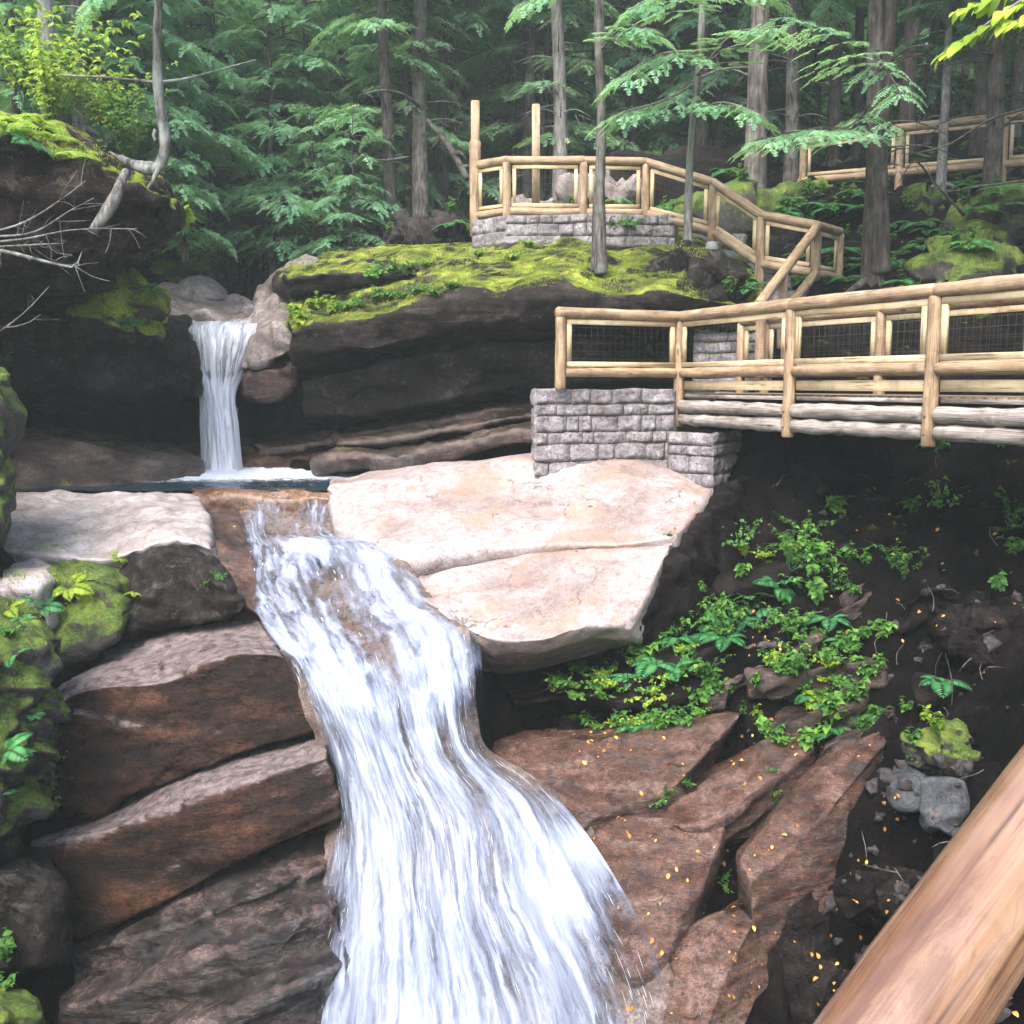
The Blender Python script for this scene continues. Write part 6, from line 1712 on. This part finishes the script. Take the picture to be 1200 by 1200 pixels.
WEEDS = [ # px, py, kind, scale, material, label or None for the group
 (862, 640, 'vine', .8, None, 'drooping leafy plant, uppermost left of the weeds on the dark bank'),
 (868, 652, 'weed2', .9, 'leaf_y', None), (882, 632, 'vine', .7, None, None),
 (912, 690, 'fern', 1.0, 'fern', 'bright green fern among the weeds on the dark bank'),
 (876, 706, 'fern', 1.1, 'fern', 'large pale fern leaning against the dark rock face under the bridge'),
 (890, 712, 'fern2', .9, 'fern', None),
 (925, 668, 'vine', 1.2, None, None), (935, 655, 'vine', 1.2, None, None), (950, 672, 'vine', 1.2, None, None), (940, 690, 'weed2', 1.1, None, None), (962, 700, 'weed2', 1.2, None, None), (975, 692, 'vine', .9, None, None), (995, 688, 'weed', .8, None, None), (920, 640, 'weed', .9, None, None),
 (868, 725, 'weed', 1.0, None, None), (850, 712, 'weed', 1.0, None, None), (835, 722, 'fern2', .8, 'fern', None), (815, 735, 'weed2', .9, None, None), (800, 750, 'weed2', .9, None, None), (785, 745, 'weed', 1.0, None, None), (770, 760, 'weed', 1.0, None, None),
 (745, 780, 'clover', 1.4, None, None), (735, 795, 'fern2', .7, 'fern', None), (715, 790, 'weed', .9, None, None), (700, 815, 'clover', 1.3, None, None), (705, 800, 'clover', 1.3, None, None), (680, 790, 'clover', 1.3, None, None), (660, 780, 'vine', .7, None, None), (655, 800, 'clover', 1.3, None, None), (672, 815, 'clover', 1.2, None, None), (690, 770, 'weed', .7, None, None),
 (800, 790, 'clover', 1.9, None, None), (815, 785, 'clover', 1.9, None, 'brightest bushy green clump on the weedy ledge'), (830, 800, 'clover', 2.0, None, None), (820, 812, 'clover', 1.9, None, None), (840, 812, 'clover', 1.5, None, None), (790, 785, 'fern2', .8, 'fern', None), (808, 820, 'clover', 1.4, None, None), (778, 800, 'clover', 1.3, None, None),
 (766, 825, 'vine', .8, 'leaf_y', 'browning drooping plant hanging under the bushy green clump'), (773, 835, 'vine', .7, None, None), (760, 815, 'clover', 1.4, None, None), (818, 838, 'clover', .9, None, None),
 (690, 850, 'clover', .9, None, None), (720, 852, 'clover', .9, 'leaf_y', None), (745, 850, 'clover', 1.0, None, None), (770, 850, 'clover', .9, None, None), (785, 845, 'clover', .9, None, None), (700, 855, 'clover', .9, None, None),
 (935, 735, 'weed', .9, None, None), (930, 742, 'clover', .9, None, None), (990, 752, 'fern2', .8, None, None), (1000, 757, 'weed2', 1.0, None, None), (1015, 750, 'weed2', .8, None, None), (1035, 748, 'weed2', 1.1, None, 'rightmost green tuft of the upper weed row'), (985, 760, 'weed', 1.0, None, None), (955, 755, 'weed', .9, None, None),
 (960, 770, 'clover', 1.0, 'leaf_y', None), (975, 778, 'clover', 1.1, None, None), (990, 785, 'clover', .9, None, None), (905, 780, 'weed', .9, 'leaf_y', None), (912, 785, 'clover', .9, None, None), (890, 805, 'weed', .9, None, None),
 (980, 800, 'clover', 1.2, None, None), (985, 815, 'clover', 1.2, None, None), (965, 820, 'clover', .9, None, None), (935, 810, 'weed', .9, None, None), (915, 820, 'weed', .9, None, None), (950, 830, 'weed2', 1.0, 'leaf_y', None), (970, 835, 'weed2', 1.0, None, None), (985, 840, 'weed2', 1.2, None, None), (975, 855, 'fern2', 1.0, None, None), (960, 870, 'weed2', 1.2, None, 'lowest weed clump spilling over the slab stair'), (945, 875, 'weed2', 1.0, None, None),
 (1020, 808, 'weed', .9, None, None), (1015, 820, 'weed2', 1.1, None, None), (1025, 845, 'weed2', .9, None, None), (1010, 860, 'weed2', .9, None, None), (908, 865, 'weed', .9, None, None), (915, 872, 'clover', 1.1, None, None), (890, 845, 'weed', .9, 'leaf_y', None), (895, 855, 'weed2', .8, None, None), (870, 838, 'weed', .8, None, None),
 (1060, 835, 'weed', .8, None, None), (1085, 845, 'weed', .8, 'leaf_y', None), (1100, 860, 'weed', .9, 'leaf_y', None), (1070, 870, 'weed', .7, None, None), (1070, 890, 'weed', .7, None, None), (1075, 600, 'weed2', 1.0, None, None), (1100, 595, 'vine', .9, None, None), (1060, 680, 'vine', .9, None, None), (1050, 665, 'vine', .9, None, None), (1180, 620, 'vine', 1.1, None, None), (1190, 650, 'weed2', 1.0, None, None), (1170, 690, 'weed', 1.0, None, None),
 (1095, 530, 'weed2', 1.6, 'fern', 'blue green broad leaves hanging just below the bridge logs'), (1085, 525, 'weed2', 1.3, 'fern', None), (1170, 520, 'weed2', 1.2, 'fern', None),
 (780, 935, 'clover', .9, None, None), (775, 942, 'clover', .9, None, None), (800, 918, 'clover', .9, None, None), (905, 905, 'clover', .5, None, None), (907, 930, 'clover', .5, None, None), (908, 942, 'clover', .5, None, None), (852, 1030, 'clover', .7, None, None), (850, 1042, 'clover', .6, None, None), (785, 630, 'clover', .5, None, None),
 # left bank
 (12, 715, 'fern2', .6, 'leaf_y', 'yellow green fern on the upper part of the left mossy bank'), (40, 705, 'fern2', .6, None, None), (30, 725, 'fern2', .6, None, None), (50, 712, 'fern2', .7, None, None), (10, 745, 'clover', .9, None, None), (20, 770, 'fern2', .6, None, None), (38, 838, 'fern2', .4, None, None), (15, 810, 'clover', .8, 'leaf_y', None),
 (10, 880, 'fern2', .7, None, 'bright green fern low on the left mossy bank'), (25, 885, 'fern2', .6, None, None), (8, 935, 'fern2', .6, None, None), (5, 1115, 'weed', 1.0, None, None), (5, 1130, 'weed', 1.0, None, None), (8, 1160, 'weed', .8, None, None),
 (140, 655, 'fern2', .5, 'leaf_y', None), (158, 695, 'fern2', .4, 'leaf_y', None), (80, 690, 'fern2', .8, 'leaf_y', 'yellow green fern under the left end of the pale shelf'), (88, 700, 'fern2', .5, 'leaf_y', None), (245, 685, 'clover', .6, None, None), (255, 678, 'clover', .6, None, None), (83, 783, 'clover', .4, None, None),
 (5, 420, 'fern2', .7, None, None), (180, 305, 'fern', 1.3, 'fern', 'blue green fern hanging under the tip of the left overhang'), (175, 345, 'fern2', .9, 'fern', None), (150, 385, 'clover', 1.5, None, None), (168, 360, 'weed', 1.3, None, None), (160, 395, 'clover', 1.4, None, None), (150, 375, 'fern2', .9, None, None), (215, 265, 'weed2', 1.4, 'leaf_y', 'yellow leaf cluster hanging off the tip of the left overhang'),
 (20, 145, 'fern', 1.3, 'leaf_y', None), (45, 150, 'fern', 1.2, 'leaf_y', None), (5, 160, 'fern', 1.4, 'leaf_y', None), (60, 165, 'fern2', 1.2, 'leaf_y', None), (95, 150, 'weed2', 1.6, 'leaf_y', None), (85, 185, 'fern2', 1.0, 'leaf_y', None), (35, 170, 'fern2', 1.2, None, None),
 # moss ledge
 (345, 372, 'weed2', 1.2, 'leaf_y', 'yellow leafed weed at the left tip of the moss ledge'), (352, 380, 'weed2', 1.2, 'leaf_y', None), (365, 365, 'weed2', 1.1, 'leaf_y', None), (375, 362, 'weed', 1.3, 'leaf_y', None), (390, 368, 'weed', 1.3, 'leaf_y', None), (340, 388, 'weed2', 1.0, 'leaf_y', None), (405, 365, 'clover', 1.7, None, None), (420, 360, 'weed', 1.2, None, None), (440, 355, 'weed', 1.3, None, None), (455, 350, 'clover', 1.6, None, None), (470, 352, 'clover', 1.6, None, None), (490, 345, 'clover', 1.5, None, None), (510, 348, 'clover', 1.4, None, None), (530, 338, 'clover', 1.3, None, None),
 (440, 325, 'clover', 1.8, None, None), (460, 322, 'clover', 1.8, None, None), (480, 318, 'clover', 1.6, None, None), (500, 312, 'clover', 1.4, 'leaf_y', None), (560, 300, 'clover', 1.2, 'leaf_y', None), (600, 305, 'clover', 1.4, 'leaf_y', None), (620, 290, 'clover', 1.4, 'leaf_y', None), (720, 270, 'weed', 1.2, None, None), (735, 265, 'clover', 1.6, None, None), (740, 275, 'clover', 1.3, None, None),
]
GL = 'green weeds and ferns rooted on the rocks'
for i, (px, py, kd, s_, mt, lb) in enumerate(WEEDS):
    h_ = hit(px, py)
    if h_ is None: continue
    p, n = h_
    tl = (float(np.clip(-n[1] * -.8, -.7, .7)), 0.0) if n[2] < .8 else (0, 0)
    kn = {'fern': 'fern', 'fern2': 'small fern', 'weed': 'slender leafed weed', 'weed2': 'broad leafed weed', 'clover': 'low round leafed herb', 'vine': 'trailing leafy plant'}[kd]
    where = 'on the dark right bank' if px > 640 and py > 400 else ('on the top of the moss ledge' if px > 335 and py < 400 else ('on the left overhang' if py < 430 else 'on the left mossy bank'))
    plant(kd, lb or f"{'yellow ' if mt == 'leaf_y' else ''}{kn} growing {where}", p - n * .01, i * 2.4, s_ * .92, (tl[0] * .0 + (.6 if n[2] < .55 else 0), 0), mt,
          None if lb else f"{'yellow ' if mt == 'leaf_y' else ''}{kn}s {where}")
rgw = np.random.default_rng(64)
for i in range(76):
    if i < 22: u_ = rgw.random(); px, py = 650 + u_ * 230, 812 - u_ * 95 + rgw.normal(0, 11)
    elif i < 34: u_ = rgw.random(); px, py = 655 + u_ * 160, 852 + rgw.normal(0, 3)
    elif i < 62: px, py = rgw.normal(950, 55), rgw.normal(790, 48)
    else: px, py = rgw.normal(935, 40), rgw.normal(670, 22)
    h_ = hit(px, py)
    if h_ is None: continue
    kd, mt = [('clover', None), ('weed', None), ('weed2', None), ('vine', None), ('fern2', None), ('clover', 'leaf_y')][rgw.integers(6)]
    plant(kd, f"{'yellow ' if mt else ''}{ {'fern2': 'small fern', 'weed': 'slender leafed weed', 'weed2': 'broad leafed weed', 'clover': 'low round leafed herb', 'vine': 'trailing leafy plant'}[kd]} growing on the dark right bank", h_[0] - h_[1] * .01, i * 2.1, rgw.uniform(.6, 1.15), (0, 0), mt, f"{'yellow ' if mt else ''}{ {'fern2': 'small fern', 'weed': 'slender leafed weed', 'weed2': 'broad leafed weed', 'clover': 'low round leafed herb', 'vine': 'trailing leafy plant'}[kd]}s on the dark right bank")
# undergrowth on the forest floor and slope at right
rgs = np.random.default_rng(5)
c_ = 0
for t_ in range(900):
    px, py = rgs.uniform(850, 1200), rgs.uniform(200, 345)
    if rgs.random() < .35: px, py = rgs.uniform(360, 860), rgs.uniform(225, 275)
    h_ = hit(px, py, ('ground', 'boulder'))
    if h_ is None or noise(np.array([[px * .012, py * .02, 3.3]]))[0] < -.05: continue
    kd = 'fern2' if rgs.random() < .5 else 'weed'
    plant(kd, f"{'small fern' if kd == 'fern2' else 'low weed'} of the undergrowth on the dark forest floor", h_[0], t_ * 1.1, rgs.uniform(.9, 1.7), (0, 0), 'fern' if kd == 'fern2' else None, f"{'small ferns' if kd == 'fern2' else 'low weeds'} of the forest undergrowth")
    c_ += 1
    if c_ > 130: break
for i, (px, py, d, s_, mt) in enumerate([(60, 150, 17, .9, 'leaf_y'), (30, 120, 18, 1.0, 'leaf_y'), (120, 155, 19, .8, 'leaf_y'), (150, 190, 19, .7, 'leaf'), (235, 320, 24.5, .5, 'leaf'), (440, 250, 33, 1.6, 'leaf_y'), (560, 235, 38, 1.6, 'leaf_y'), (600, 225, 34, 1.5, 'leaf_y'), (660, 230, 36, 1.5, 'leaf_y'), (380, 250, 30, 1.4, 'leaf_y'), (700, 200, 34, 1.4, 'leaf'), (520, 270, 34, 1.3, 'leaf_y'), (1000, 190, 34, 1.4, 'leaf'), (1150, 170, 33, 1.4, 'leaf')]):
    plant('shrub', f"{'yellow green' if mt == 'leaf_y' else 'green'} broad leafed sapling in the understorey", foot(px, py, d), i * 1.9, s_ * 1.3, (0, 0), mt, f"{'yellow green' if mt == 'leaf_y' else 'green'} broad leafed saplings of the understorey")
# broadleaf trees glowing yellow green high in the left canopy
BT = None
def broadtree(label, loc, s, rz, mt='leaf_y'):
    global BT
    if BT is None:
        r = bpy.data.objects.new('broadleaf_tree', None); C.objects.link(r); m = MB(); rg = np.random.default_rng(77)
        tube(m, [(0, 0, -.3), (.1, 0, 3), (.0, .2, 6), (.2, .1, 9)], [.13, .10, .08, .03], 10, wob=.02); O = []; D = []; U = []; S = []
        for i in range(46):
            z = rg.uniform(3.2, 9); a = rg.uniform(0, 6.28); l = 2.4 * rg.uniform(.5, 1.1) * (1.15 - z / 13); b = np.array([.1, .1, z]); e = b + [math.cos(a) * l, math.sin(a) * l, l * rg.uniform(-.1, .5)]
            tube(m, [b, (b + e) / 2 + [0, 0, .1], e], [.03, .018, .005], 5, n=6, cap=False)
            for k in range(70):
                q = b + (e - b) * rg.uniform(.25, 1.05) + rg.normal(0, .24, 3) * [1, 1, .45]; a2 = rg.uniform(0, 6.28)
                O.append(q); D.append([math.cos(a2), math.sin(a2), rg.uniform(-.6, .2)]); U.append([rg.normal(0, .4), rg.normal(0, .4), 1]); S.append(rg.uniform(.08, .14))
        m.build('trunk', M['bark'], r); v, f, tt = scatter(leaf_tpl(1, .6, .15, .15, 2), O, D, np.array(U), np.array(S)); mesh('crown', v, f, M[mt], parent=r, attrs={'tint': tt}, smooth=False)
        tag(r, label, 'tree'); r.location = [float(a) for a in loc]; r.scale = (s,) * 3; BT = r; return r
    return dup(BT, loc, rz, s, label)
broadtree('yellow green broadleaf tree glowing high at upper left', foot(235, 310, 32), 1.05, 0)
broadtree('yellow green broadleaf tree at the left edge behind the overhang', foot(20, 150, 22), .8, 1.0)
broadtree('yellow green broadleaf tree glimpsed behind the left tall post', foot(545, 245, 40), 1.0, 2.0)
broadtree('yellow green broadleaf tree glimpsed behind the platform railing', foot(640, 232, 42), 1.1, 3.0)
broadtree('yellow green broadleaf tree low between the hemlocks left of the platform', foot(430, 290, 40), .9, 4.0)
# bright beech twig at the top right corner, near the viewer, growing from a tree on the right bank
bt = bpy.data.objects.new('beech_tree', None); C.objects.link(bt); tag(bt, 'near beech with bright yellow green leaves reaching in at the top right corner', 'beech tree')
L0 = np.array([6.6, 6.2, ground_z(6.6, 6.2) - .2]); m = MB(); d = 5.6
tube(m, [np.zeros(3), np.array([-.1, 0, 3]), np.array([-.2, -.1, 6.5]), np.array([-.1, 0, 9])], [.14, .12, .09, .03], 12, wob=.015)
tips = [[P(1330, -60, d), P(1230, -20, d), P(1165, 22, d), P(1108, 62, d)], [P(1330, -60, d), P(1240, -30, d + .1), P(1180, -8, d + .1), P(1128, 12, d)], [P(1330, -60, d), P(1250, 0, d), P(1205, 20, d), P(1175, 30, d)]]
b0 = L0 + [-.2, -.1, 5.6]
O = []; D = []; U = []; S = []; rg = np.random.default_rng(9)
tube(m, [b0 - L0, (b0 + tips[0][0]) / 2 - L0 + [0, 0, .3], tips[0][0] - L0], [.05, .035, .02], 7, n=8)
for tp_ in tips:
    tube(m, [a - L0 for a in tp_], [.016, .010, .007, .003], 6, n=12, cap=False); c = resample(tp_, 22)
    for k in range(2, 22):
        T = unit(c[k] - c[k - 1])
        for sg in (-1, 1):
            O.append(c[k] - L0 + rg.normal(0, .008, 3)); D.append(T * .6 + sg * np.array([.3, .6, .1]) + [0, 0, -.35 + rg.normal(0, .15)]); U.append([rg.normal(0, .2), -.5 + rg.normal(0, .2), 1]); S.append(rg.uniform(.07, .12))
    O.append(c[-1] - L0); D.append(T); U.append([0, 0, 1]); S.append(.1)
for i in range(500):
    a = rg.uniform(0, 6.28); q = np.array([-.1, 0, rg.uniform(5, 9)]) + [math.cos(a) * rg.uniform(.3, 1.6), math.sin(a) * rg.uniform(.3, 1.6), 0]; O.append(q); D.append([math.cos(a), math.sin(a), -.3]); U.append([0, 0, 1]); S.append(.1)
m.build('trunk', M['bark_pale'], bt); v, f, tt = scatter(leaf_tpl(1, .55, .12, .12, 5, .03), O, D, np.array(U), np.array(S)); mesh('crown', v, f, M['leaf_y'], parent=bt, attrs={'tint': tt}); bt.location = [float(a) for a in L0]

# dead wood
def deadbranch(name, label, paths, rads, mat='bark_lichen', cat='dead branch', twigs=8, seed=0):
    rg = np.random.default_rng(seed); m = MB(); o0 = np.asarray(paths[0][0])
    for p, r in zip(paths, rads):
        tube(m, p, r, 8, wob=.008, freq=4); c = resample(p, 20)
        for k in range(twigs):
            q = c[int(rg.uniform(5, 19))]; T = unit(c[-1] - c[0]) * .6 + rg.normal(size=3) * .6; l = rg.uniform(.15, .5)
            e = q + unit(T) * l; tube(m, [q, (q + e) / 2 + rg.normal(0, .03, 3), e], [r[-1] * 1.1, r[-1] * .8, .002], 5, n=5, cap=False)
    o = m.build(name, M[mat], None); tag(o, label, cat); return o
d = 12.9
deadbranch('dead_branch', 'pale bare branch spreading in front of the left overhang, lowest one', [[P(-20, 290, d), P(20, 298, d), P(60, 308, d), P(88, 312, d), P(96, 295, d + .1)]], [[.03, .025, .018, .012, .006]], seed=1)
deadbranch('dead_branch', 'tangle of thin pale twigs in front of the left overhang', [[P(-20, 285, d), P(30, 280, d), P(80, 270, d), P(160, 268, d + .2)], [P(-20, 275, d), P(30, 260, d), P(70, 235, d), P(100, 212, d + .3)], [P(-20, 278, d), P(40, 272, d), P(85, 245, d), P(110, 232, d + .3)], [P(-20, 290, d), P(40, 287, d), P(75, 285, d)]], [[.015, .012, .008, .004]] * 3 + [[.012, .009, .004]], twigs=9, seed=2)
deadbranch('dead_branch', 'thin bare twig sticking up beside the dark left ledge', [[P(-20, 400, 12.4), P(0, 388, 12.4), P(30, 365, 12.4), P(58, 335, 12.4)], [P(5, 384, 12.4), P(30, 380, 12.4), P(48, 368, 12.4)], [P(33, 362, 12.4), P(33, 343, 12.4)]], [[.012, .009, .007, .003], [.006, .005, .002], [.004, .002]], twigs=1, seed=3)
deadbranch('broken_log', 'short pale broken log leaning down the face of the left overhang', [[P(148, 200, 14.0), P(130, 240, 13.6), P(108, 272, 13.4)]], [[.05, .085, .06]], mat='bark_lichen', cat='log', twigs=0, seed=4)
deadbranch('dead_branch', 'dark bare crooked branch leaning across the slope above the bridge', [[P(1130, 252, 18.5), P(1095, 215, 18), P(1070, 190, 17.6), P(1052, 215, 17.5)], [P(1210, 125, 17), P(1160, 140, 17.2), P(1110, 170, 17.4), P(1060, 182, 17.8)], [P(1210, 210, 17), P(1150, 218, 17.2), P(1100, 222, 17.6), P(1085, 190, 17.8)]], [[.03, .02, .012, .006], [.025, .02, .014, .006], [.025, .018, .012, .006]], mat='bark_dark', twigs=5, seed=5)
deadbranch('dead_branch', 'leaning dead trunk behind the left tall post', [[P(500, 140, 25), P(525, 170, 24.5), P(548, 210, 24)]], [[.05, .07, .08]], mat='bark_dark', twigs=4, seed=6)
deadbranch('dead_branch', 'grey curved branch arching out left of the platform', [[P(495, 128, 25.4), P(470, 110, 24.5), P(448, 106, 24), P(420, 112, 23.4)], [P(480, 184, 25), P(440, 188, 24.4), P(400, 180, 24)]], [[.05, .04, .03, .01], [.03, .025, .01]], mat='bark', twigs=8, seed=7)
h_ = hit(1115, 830); 
if h_ is not None: deadbranch('dead_stalk', 'single dry stalk leaning in the dark bank', [[h_[0], h_[0] + [-.05, -.1, .3], h_[0] + [-.16, -.15, .62]]], [[.008, .006, .003]], twigs=0, cat='stalk', seed=8)

# fallen leaves: one scatter over the rocks and soil
rgl = np.random.default_rng(31); O = []; D = []; U = []; S = []
def zone(x0, x1, y0, y1, n, names=SOLID, s=(.025, .070)):
    for _ in range(n):
        px, py = rgl.uniform(x0, x1), rgl.uniform(y0, y1); h_ = hit(px, py, names)
        if h_ is None or h_[1][2] < .25 or h_[0][1] < 2: continue
        if noise(np.array([[px * .018, py * .03, 8.1]]))[0] < rgl.uniform(-.35, .25): continue
        a = rgl.uniform(0, 6.28); n_ = h_[1] + rgl.normal(0, .3, 3); d_ = np.cross(n_, [math.cos(a), math.sin(a), .2])
        O.append(h_[0] + h_[1] * .012); D.append(d_); U.append(n_); S.append(rgl.uniform(*s))
zone(640, 1060, 850, 1190, 260); zone(860, 1200, 620, 1190, 190); zone(600, 820, 850, 880, 26); zone(640, 830, 545, 640, 14, s=(.04, .07)); zone(860, 920, 700, 760, 24); zone(880, 1200, 190, 340, 120); zone(900, 1150, 560, 620, 24)
zone(560, 830, 600, 740, 8, s=(.04, .06)); zone(340, 430, 350, 395, 30, s=(.05, .09)); zone(0, 300, 650, 1190, 14, s=(.03, .05)); zone(0, 300, 575, 640, 4); zone(980, 1180, 930, 1190, 40)
v, f, tt = scatter(leaf_tpl(1, .62, .15, .2, 3), O, D, np.array(U), np.array(S))
o = mesh('fallen_leaves', v, f, M['fallen'], attrs={'tint': tt}); tag(o, 'orange and yellow fallen leaves strewn on rocks and soil', 'leaves', None, 'stuff')

# broken stones lying on the right bank, too many to count, and dead twigs
rgr = np.random.default_rng(91); V = []; Fc = []; k = 0
base_n = 7; th = np.linspace(0, 2 * np.pi, 2 * base_n); ph = np.linspace(.01, np.pi - .01, base_n); T_, F_ = np.meshgrid(th, ph)
sph = np.stack([np.cos(T_) * np.sin(F_), np.sin(T_) * np.sin(F_), np.cos(F_)], -1)
fs = gfaces(base_n, 2 * base_n, False)
for _ in range(150):
    px, py = rgr.uniform(870, 1200), rgr.uniform(560, 1190)
    if rgr.random() < .5: px, py = rgr.uniform(940, 1180), rgr.uniform(880, 1190)
    h_ = hit(px, py, ('ground', 'boulder'))
    if h_ is None or h_[0][1] < 3: continue
    r = .015 + .10 * rgr.random() ** 2.5
    s_ = np.sign(sph) * np.abs(sph) ** .6 * r * rgr.uniform(.5, 1.2, 3)
    R_ = basis(rgr.normal(size=3)); v = (s_ @ R_) ; v = v * (1 + .4 * cells(v + rgr.uniform(0, 50, 3), 1.3 / r))[..., None]
    v[:, -1] = v[:, 0]
    V.append((v + h_[0] + h_[1] * r * .15).reshape(-1, 3)); Fc.append(fs + k); k += base_n * 2 * base_n
o = mesh('rubble', np.concatenate(V), np.concatenate(Fc), M['rubble'], smooth=False); tag(o, 'broken stones and grit strewn over the dark right bank', 'rubble', None, 'stuff')
m = MB()
for _ in range(120):
    px, py = rgr.uniform(870, 1200), rgr.uniform(540, 1180)
    if rgr.random() < .3: px, py = rgr.uniform(900, 1200), rgr.uniform(210, 340)
    h_ = hit(px, py, ('ground', 'boulder'))
    if h_ is None or h_[0][1] < 3: continue
    l = rgr.uniform(.08, .32); d_ = unit(np.cross(h_[1], rgr.normal(size=3))); p = h_[0] + h_[1] * .015
    tube(m, [p, p + d_ * l * .5 + rgr.normal(0, .03, 3) + h_[1] * .02, p + d_ * l], [.007, .005, .002], 5, n=5, cap=False)
o = m.build('twigs', M['bark'], None); tag(o, 'dead twigs scattered over the banks', 'twigs', None, 'stuff')

# moss and short growth standing off the ledge top: far too fine to count
rgm = np.random.default_rng(17); O = []; N_ = []
def mosszone(x0, x1, y0, y1, n, zmin=.45):
    for _ in range(n):
        px, py = rgm.uniform(x0, x1), rgm.uniform(y0, y1); h_ = hit(px, py, ('rock_ledge', 'rock_slab', 'boulder', 'cliff', 'rock_bank'))
        if h_ is None or h_[1][2] < zmin: continue
        if fbm((h_[0] * 1.1)[None], 3)[0] < -.05: continue
        O.append(h_[0]); N_.append(h_[1])
mosszone(336, 830, 278, 392, 7500); mosszone(0, 212, 125, 262, 1400, .3); mosszone(84, 196, 305, 412, 900, .1); mosszone(0, 105, 655, 980, 1500, .0)
O = np.array(O); N_ = np.array(N_); n_ = len(O); rep = 5
O2 = np.repeat(O, rep, 0) + rgm.normal(0, .03, (n_ * rep, 3)) * [1, 1, .1]; D2 = np.repeat(N_, rep, 0) * .8 + rgm.normal(0, .5, (n_ * rep, 3)) + [0, 0, .35]
bl = (np.array([(0, -.16, 0), (.55, -.12, .02), (1, 0, 0), (.55, .12, .02)], float), np.array([[0, 1, 2, 3]]))
v, f, tt = scatter(bl, O2, D2, rgm.normal(size=(n_ * rep, 3)), rgm.uniform(.018, .055, n_ * rep), tint=np.repeat(np.clip(.5 + .9 * fbm(O * 1.6, 3), 0, 1), rep) * .7 + rgm.uniform(0, .3, n_ * rep))
o = mesh('moss', v, f, M['moss_blade'], smooth=False, attrs={'tint': tt}); tag(o, 'bright tufted moss and short growth on the tops of the ledges', 'moss', None, 'stuff')
for k_, (px, py, d, s_, lb) in enumerate([(330, 320, 34, 1.2, 'first'), (150, 230, 30, 1.1, ''), (400, 300, 36, 1.3, ''), (280, 320, 38, 1.5, ''), (90, 170, 27, .9, ''), (470, 285, 40, 1.5, '')]):
    o = broadtree('yellow green broadleaf tree mixed among the hazy hemlocks at upper left', foot(px, py, d), s_, k_ * 1.1); o['group'] = 'broadleaf trees mixed among the hemlocks at upper left'
# ================================================================ light, sky, camera
w = bpy.data.worlds.new('World'); sc.world = w; w.use_nodes = True
nt = w.node_tree; bg = nt.nodes['Background']
sky = nt.nodes.new('ShaderNodeTexSky'); sky.sky_type = 'NISHITA'; sky.sun_disc = False
SE, SR = math.radians(50), math.radians(-155)
sky.sun_elevation = SE; sky.sun_rotation = SR; sky.air_density = 1.0; sky.dust_density = 2.5
nt.links.new(sky.outputs[0], bg.inputs[0]); bg.inputs[1].default_value = .15
L = bpy.data.lights.new('sun', 'SUN'); L.energy = 1.8; L.angle = math.radians(40); L.color = (1, .97, .93)
lo = bpy.data.objects.new('sun', L); C.objects.link(lo)
sd_ = Vector((math.sin(SR) * math.cos(SE), math.cos(SR) * math.cos(SE), math.sin(SE)))
lo.rotation_euler = sd_.to_track_quat('Z', 'Y').to_euler(); lo.location = (0, 0, 30)
cam = bpy.data.cameras.new('camera'); co = bpy.data.objects.new('camera', cam); C.objects.link(co)
cam.sensor_width = 36; cam.lens = 36; cam.clip_end = 1000; cam.clip_start = .05
co.location = (0, 0, 0); co.rotation_euler = (math.pi / 2 - PITCH, 0, 0)
sc.camera = co
sc.view_settings.view_transform = 'Standard'; sc.view_settings.look = 'None'; sc.view_settings.gamma = 1
sc.view_settings.exposure = EXPO
sc.cycles.use_denoising = True
sc.cycles.use_adaptive_sampling = True; sc.cycles.adaptive_threshold = .02
sc.cycles.max_bounces = 6; sc.cycles.diffuse_bounces = 3; sc.cycles.glossy_bounces = 3; sc.cycles.transparent_max_bounces = 12; sc.cycles.transmission_bounces = 4
sc.cycles.caustics_reflective = False; sc.cycles.caustics_refractive = False
sc.render.resolution_x = 1024; sc.render.resolution_y = 1024

# the mist in the gorge air
hz = MB(); v_ = np.array([(x, y, z) for z in (-14, 62) for x, y in ((-145, -145), (145, -145), (145, 165), (-145, 165))], float)
hzo = mesh('haze', v_, [[0, 3, 2, 1], [4, 5, 6, 7], [0, 1, 5, 4], [1, 2, 6, 5], [2, 3, 7, 6], [3, 0, 4, 7]], M['wire'], smooth=False, origin=(0, 0, 0))
hm = bpy.data.materials.new('thin_mist'); hm.use_nodes = True; hm.node_tree.nodes.clear()
oo = hm.node_tree.nodes.new('ShaderNodeOutputMaterial'); pv = hm.node_tree.nodes.new('ShaderNodeVolumePrincipled')
pv.inputs['Color'].default_value = (.86, .97, .92, 1); pv.inputs['Density'].default_value = HAZE; pv.inputs['Anisotropy'].default_value = .2
hm.node_tree.links.new(pv.outputs[0], oo.inputs['Volume']); hzo.data.materials[0] = hm
tag(hzo, 'thin blue green mist hanging in the gorge and forest', 'haze', None, 'stuff')
sc.cycles.volume_bounces = 0
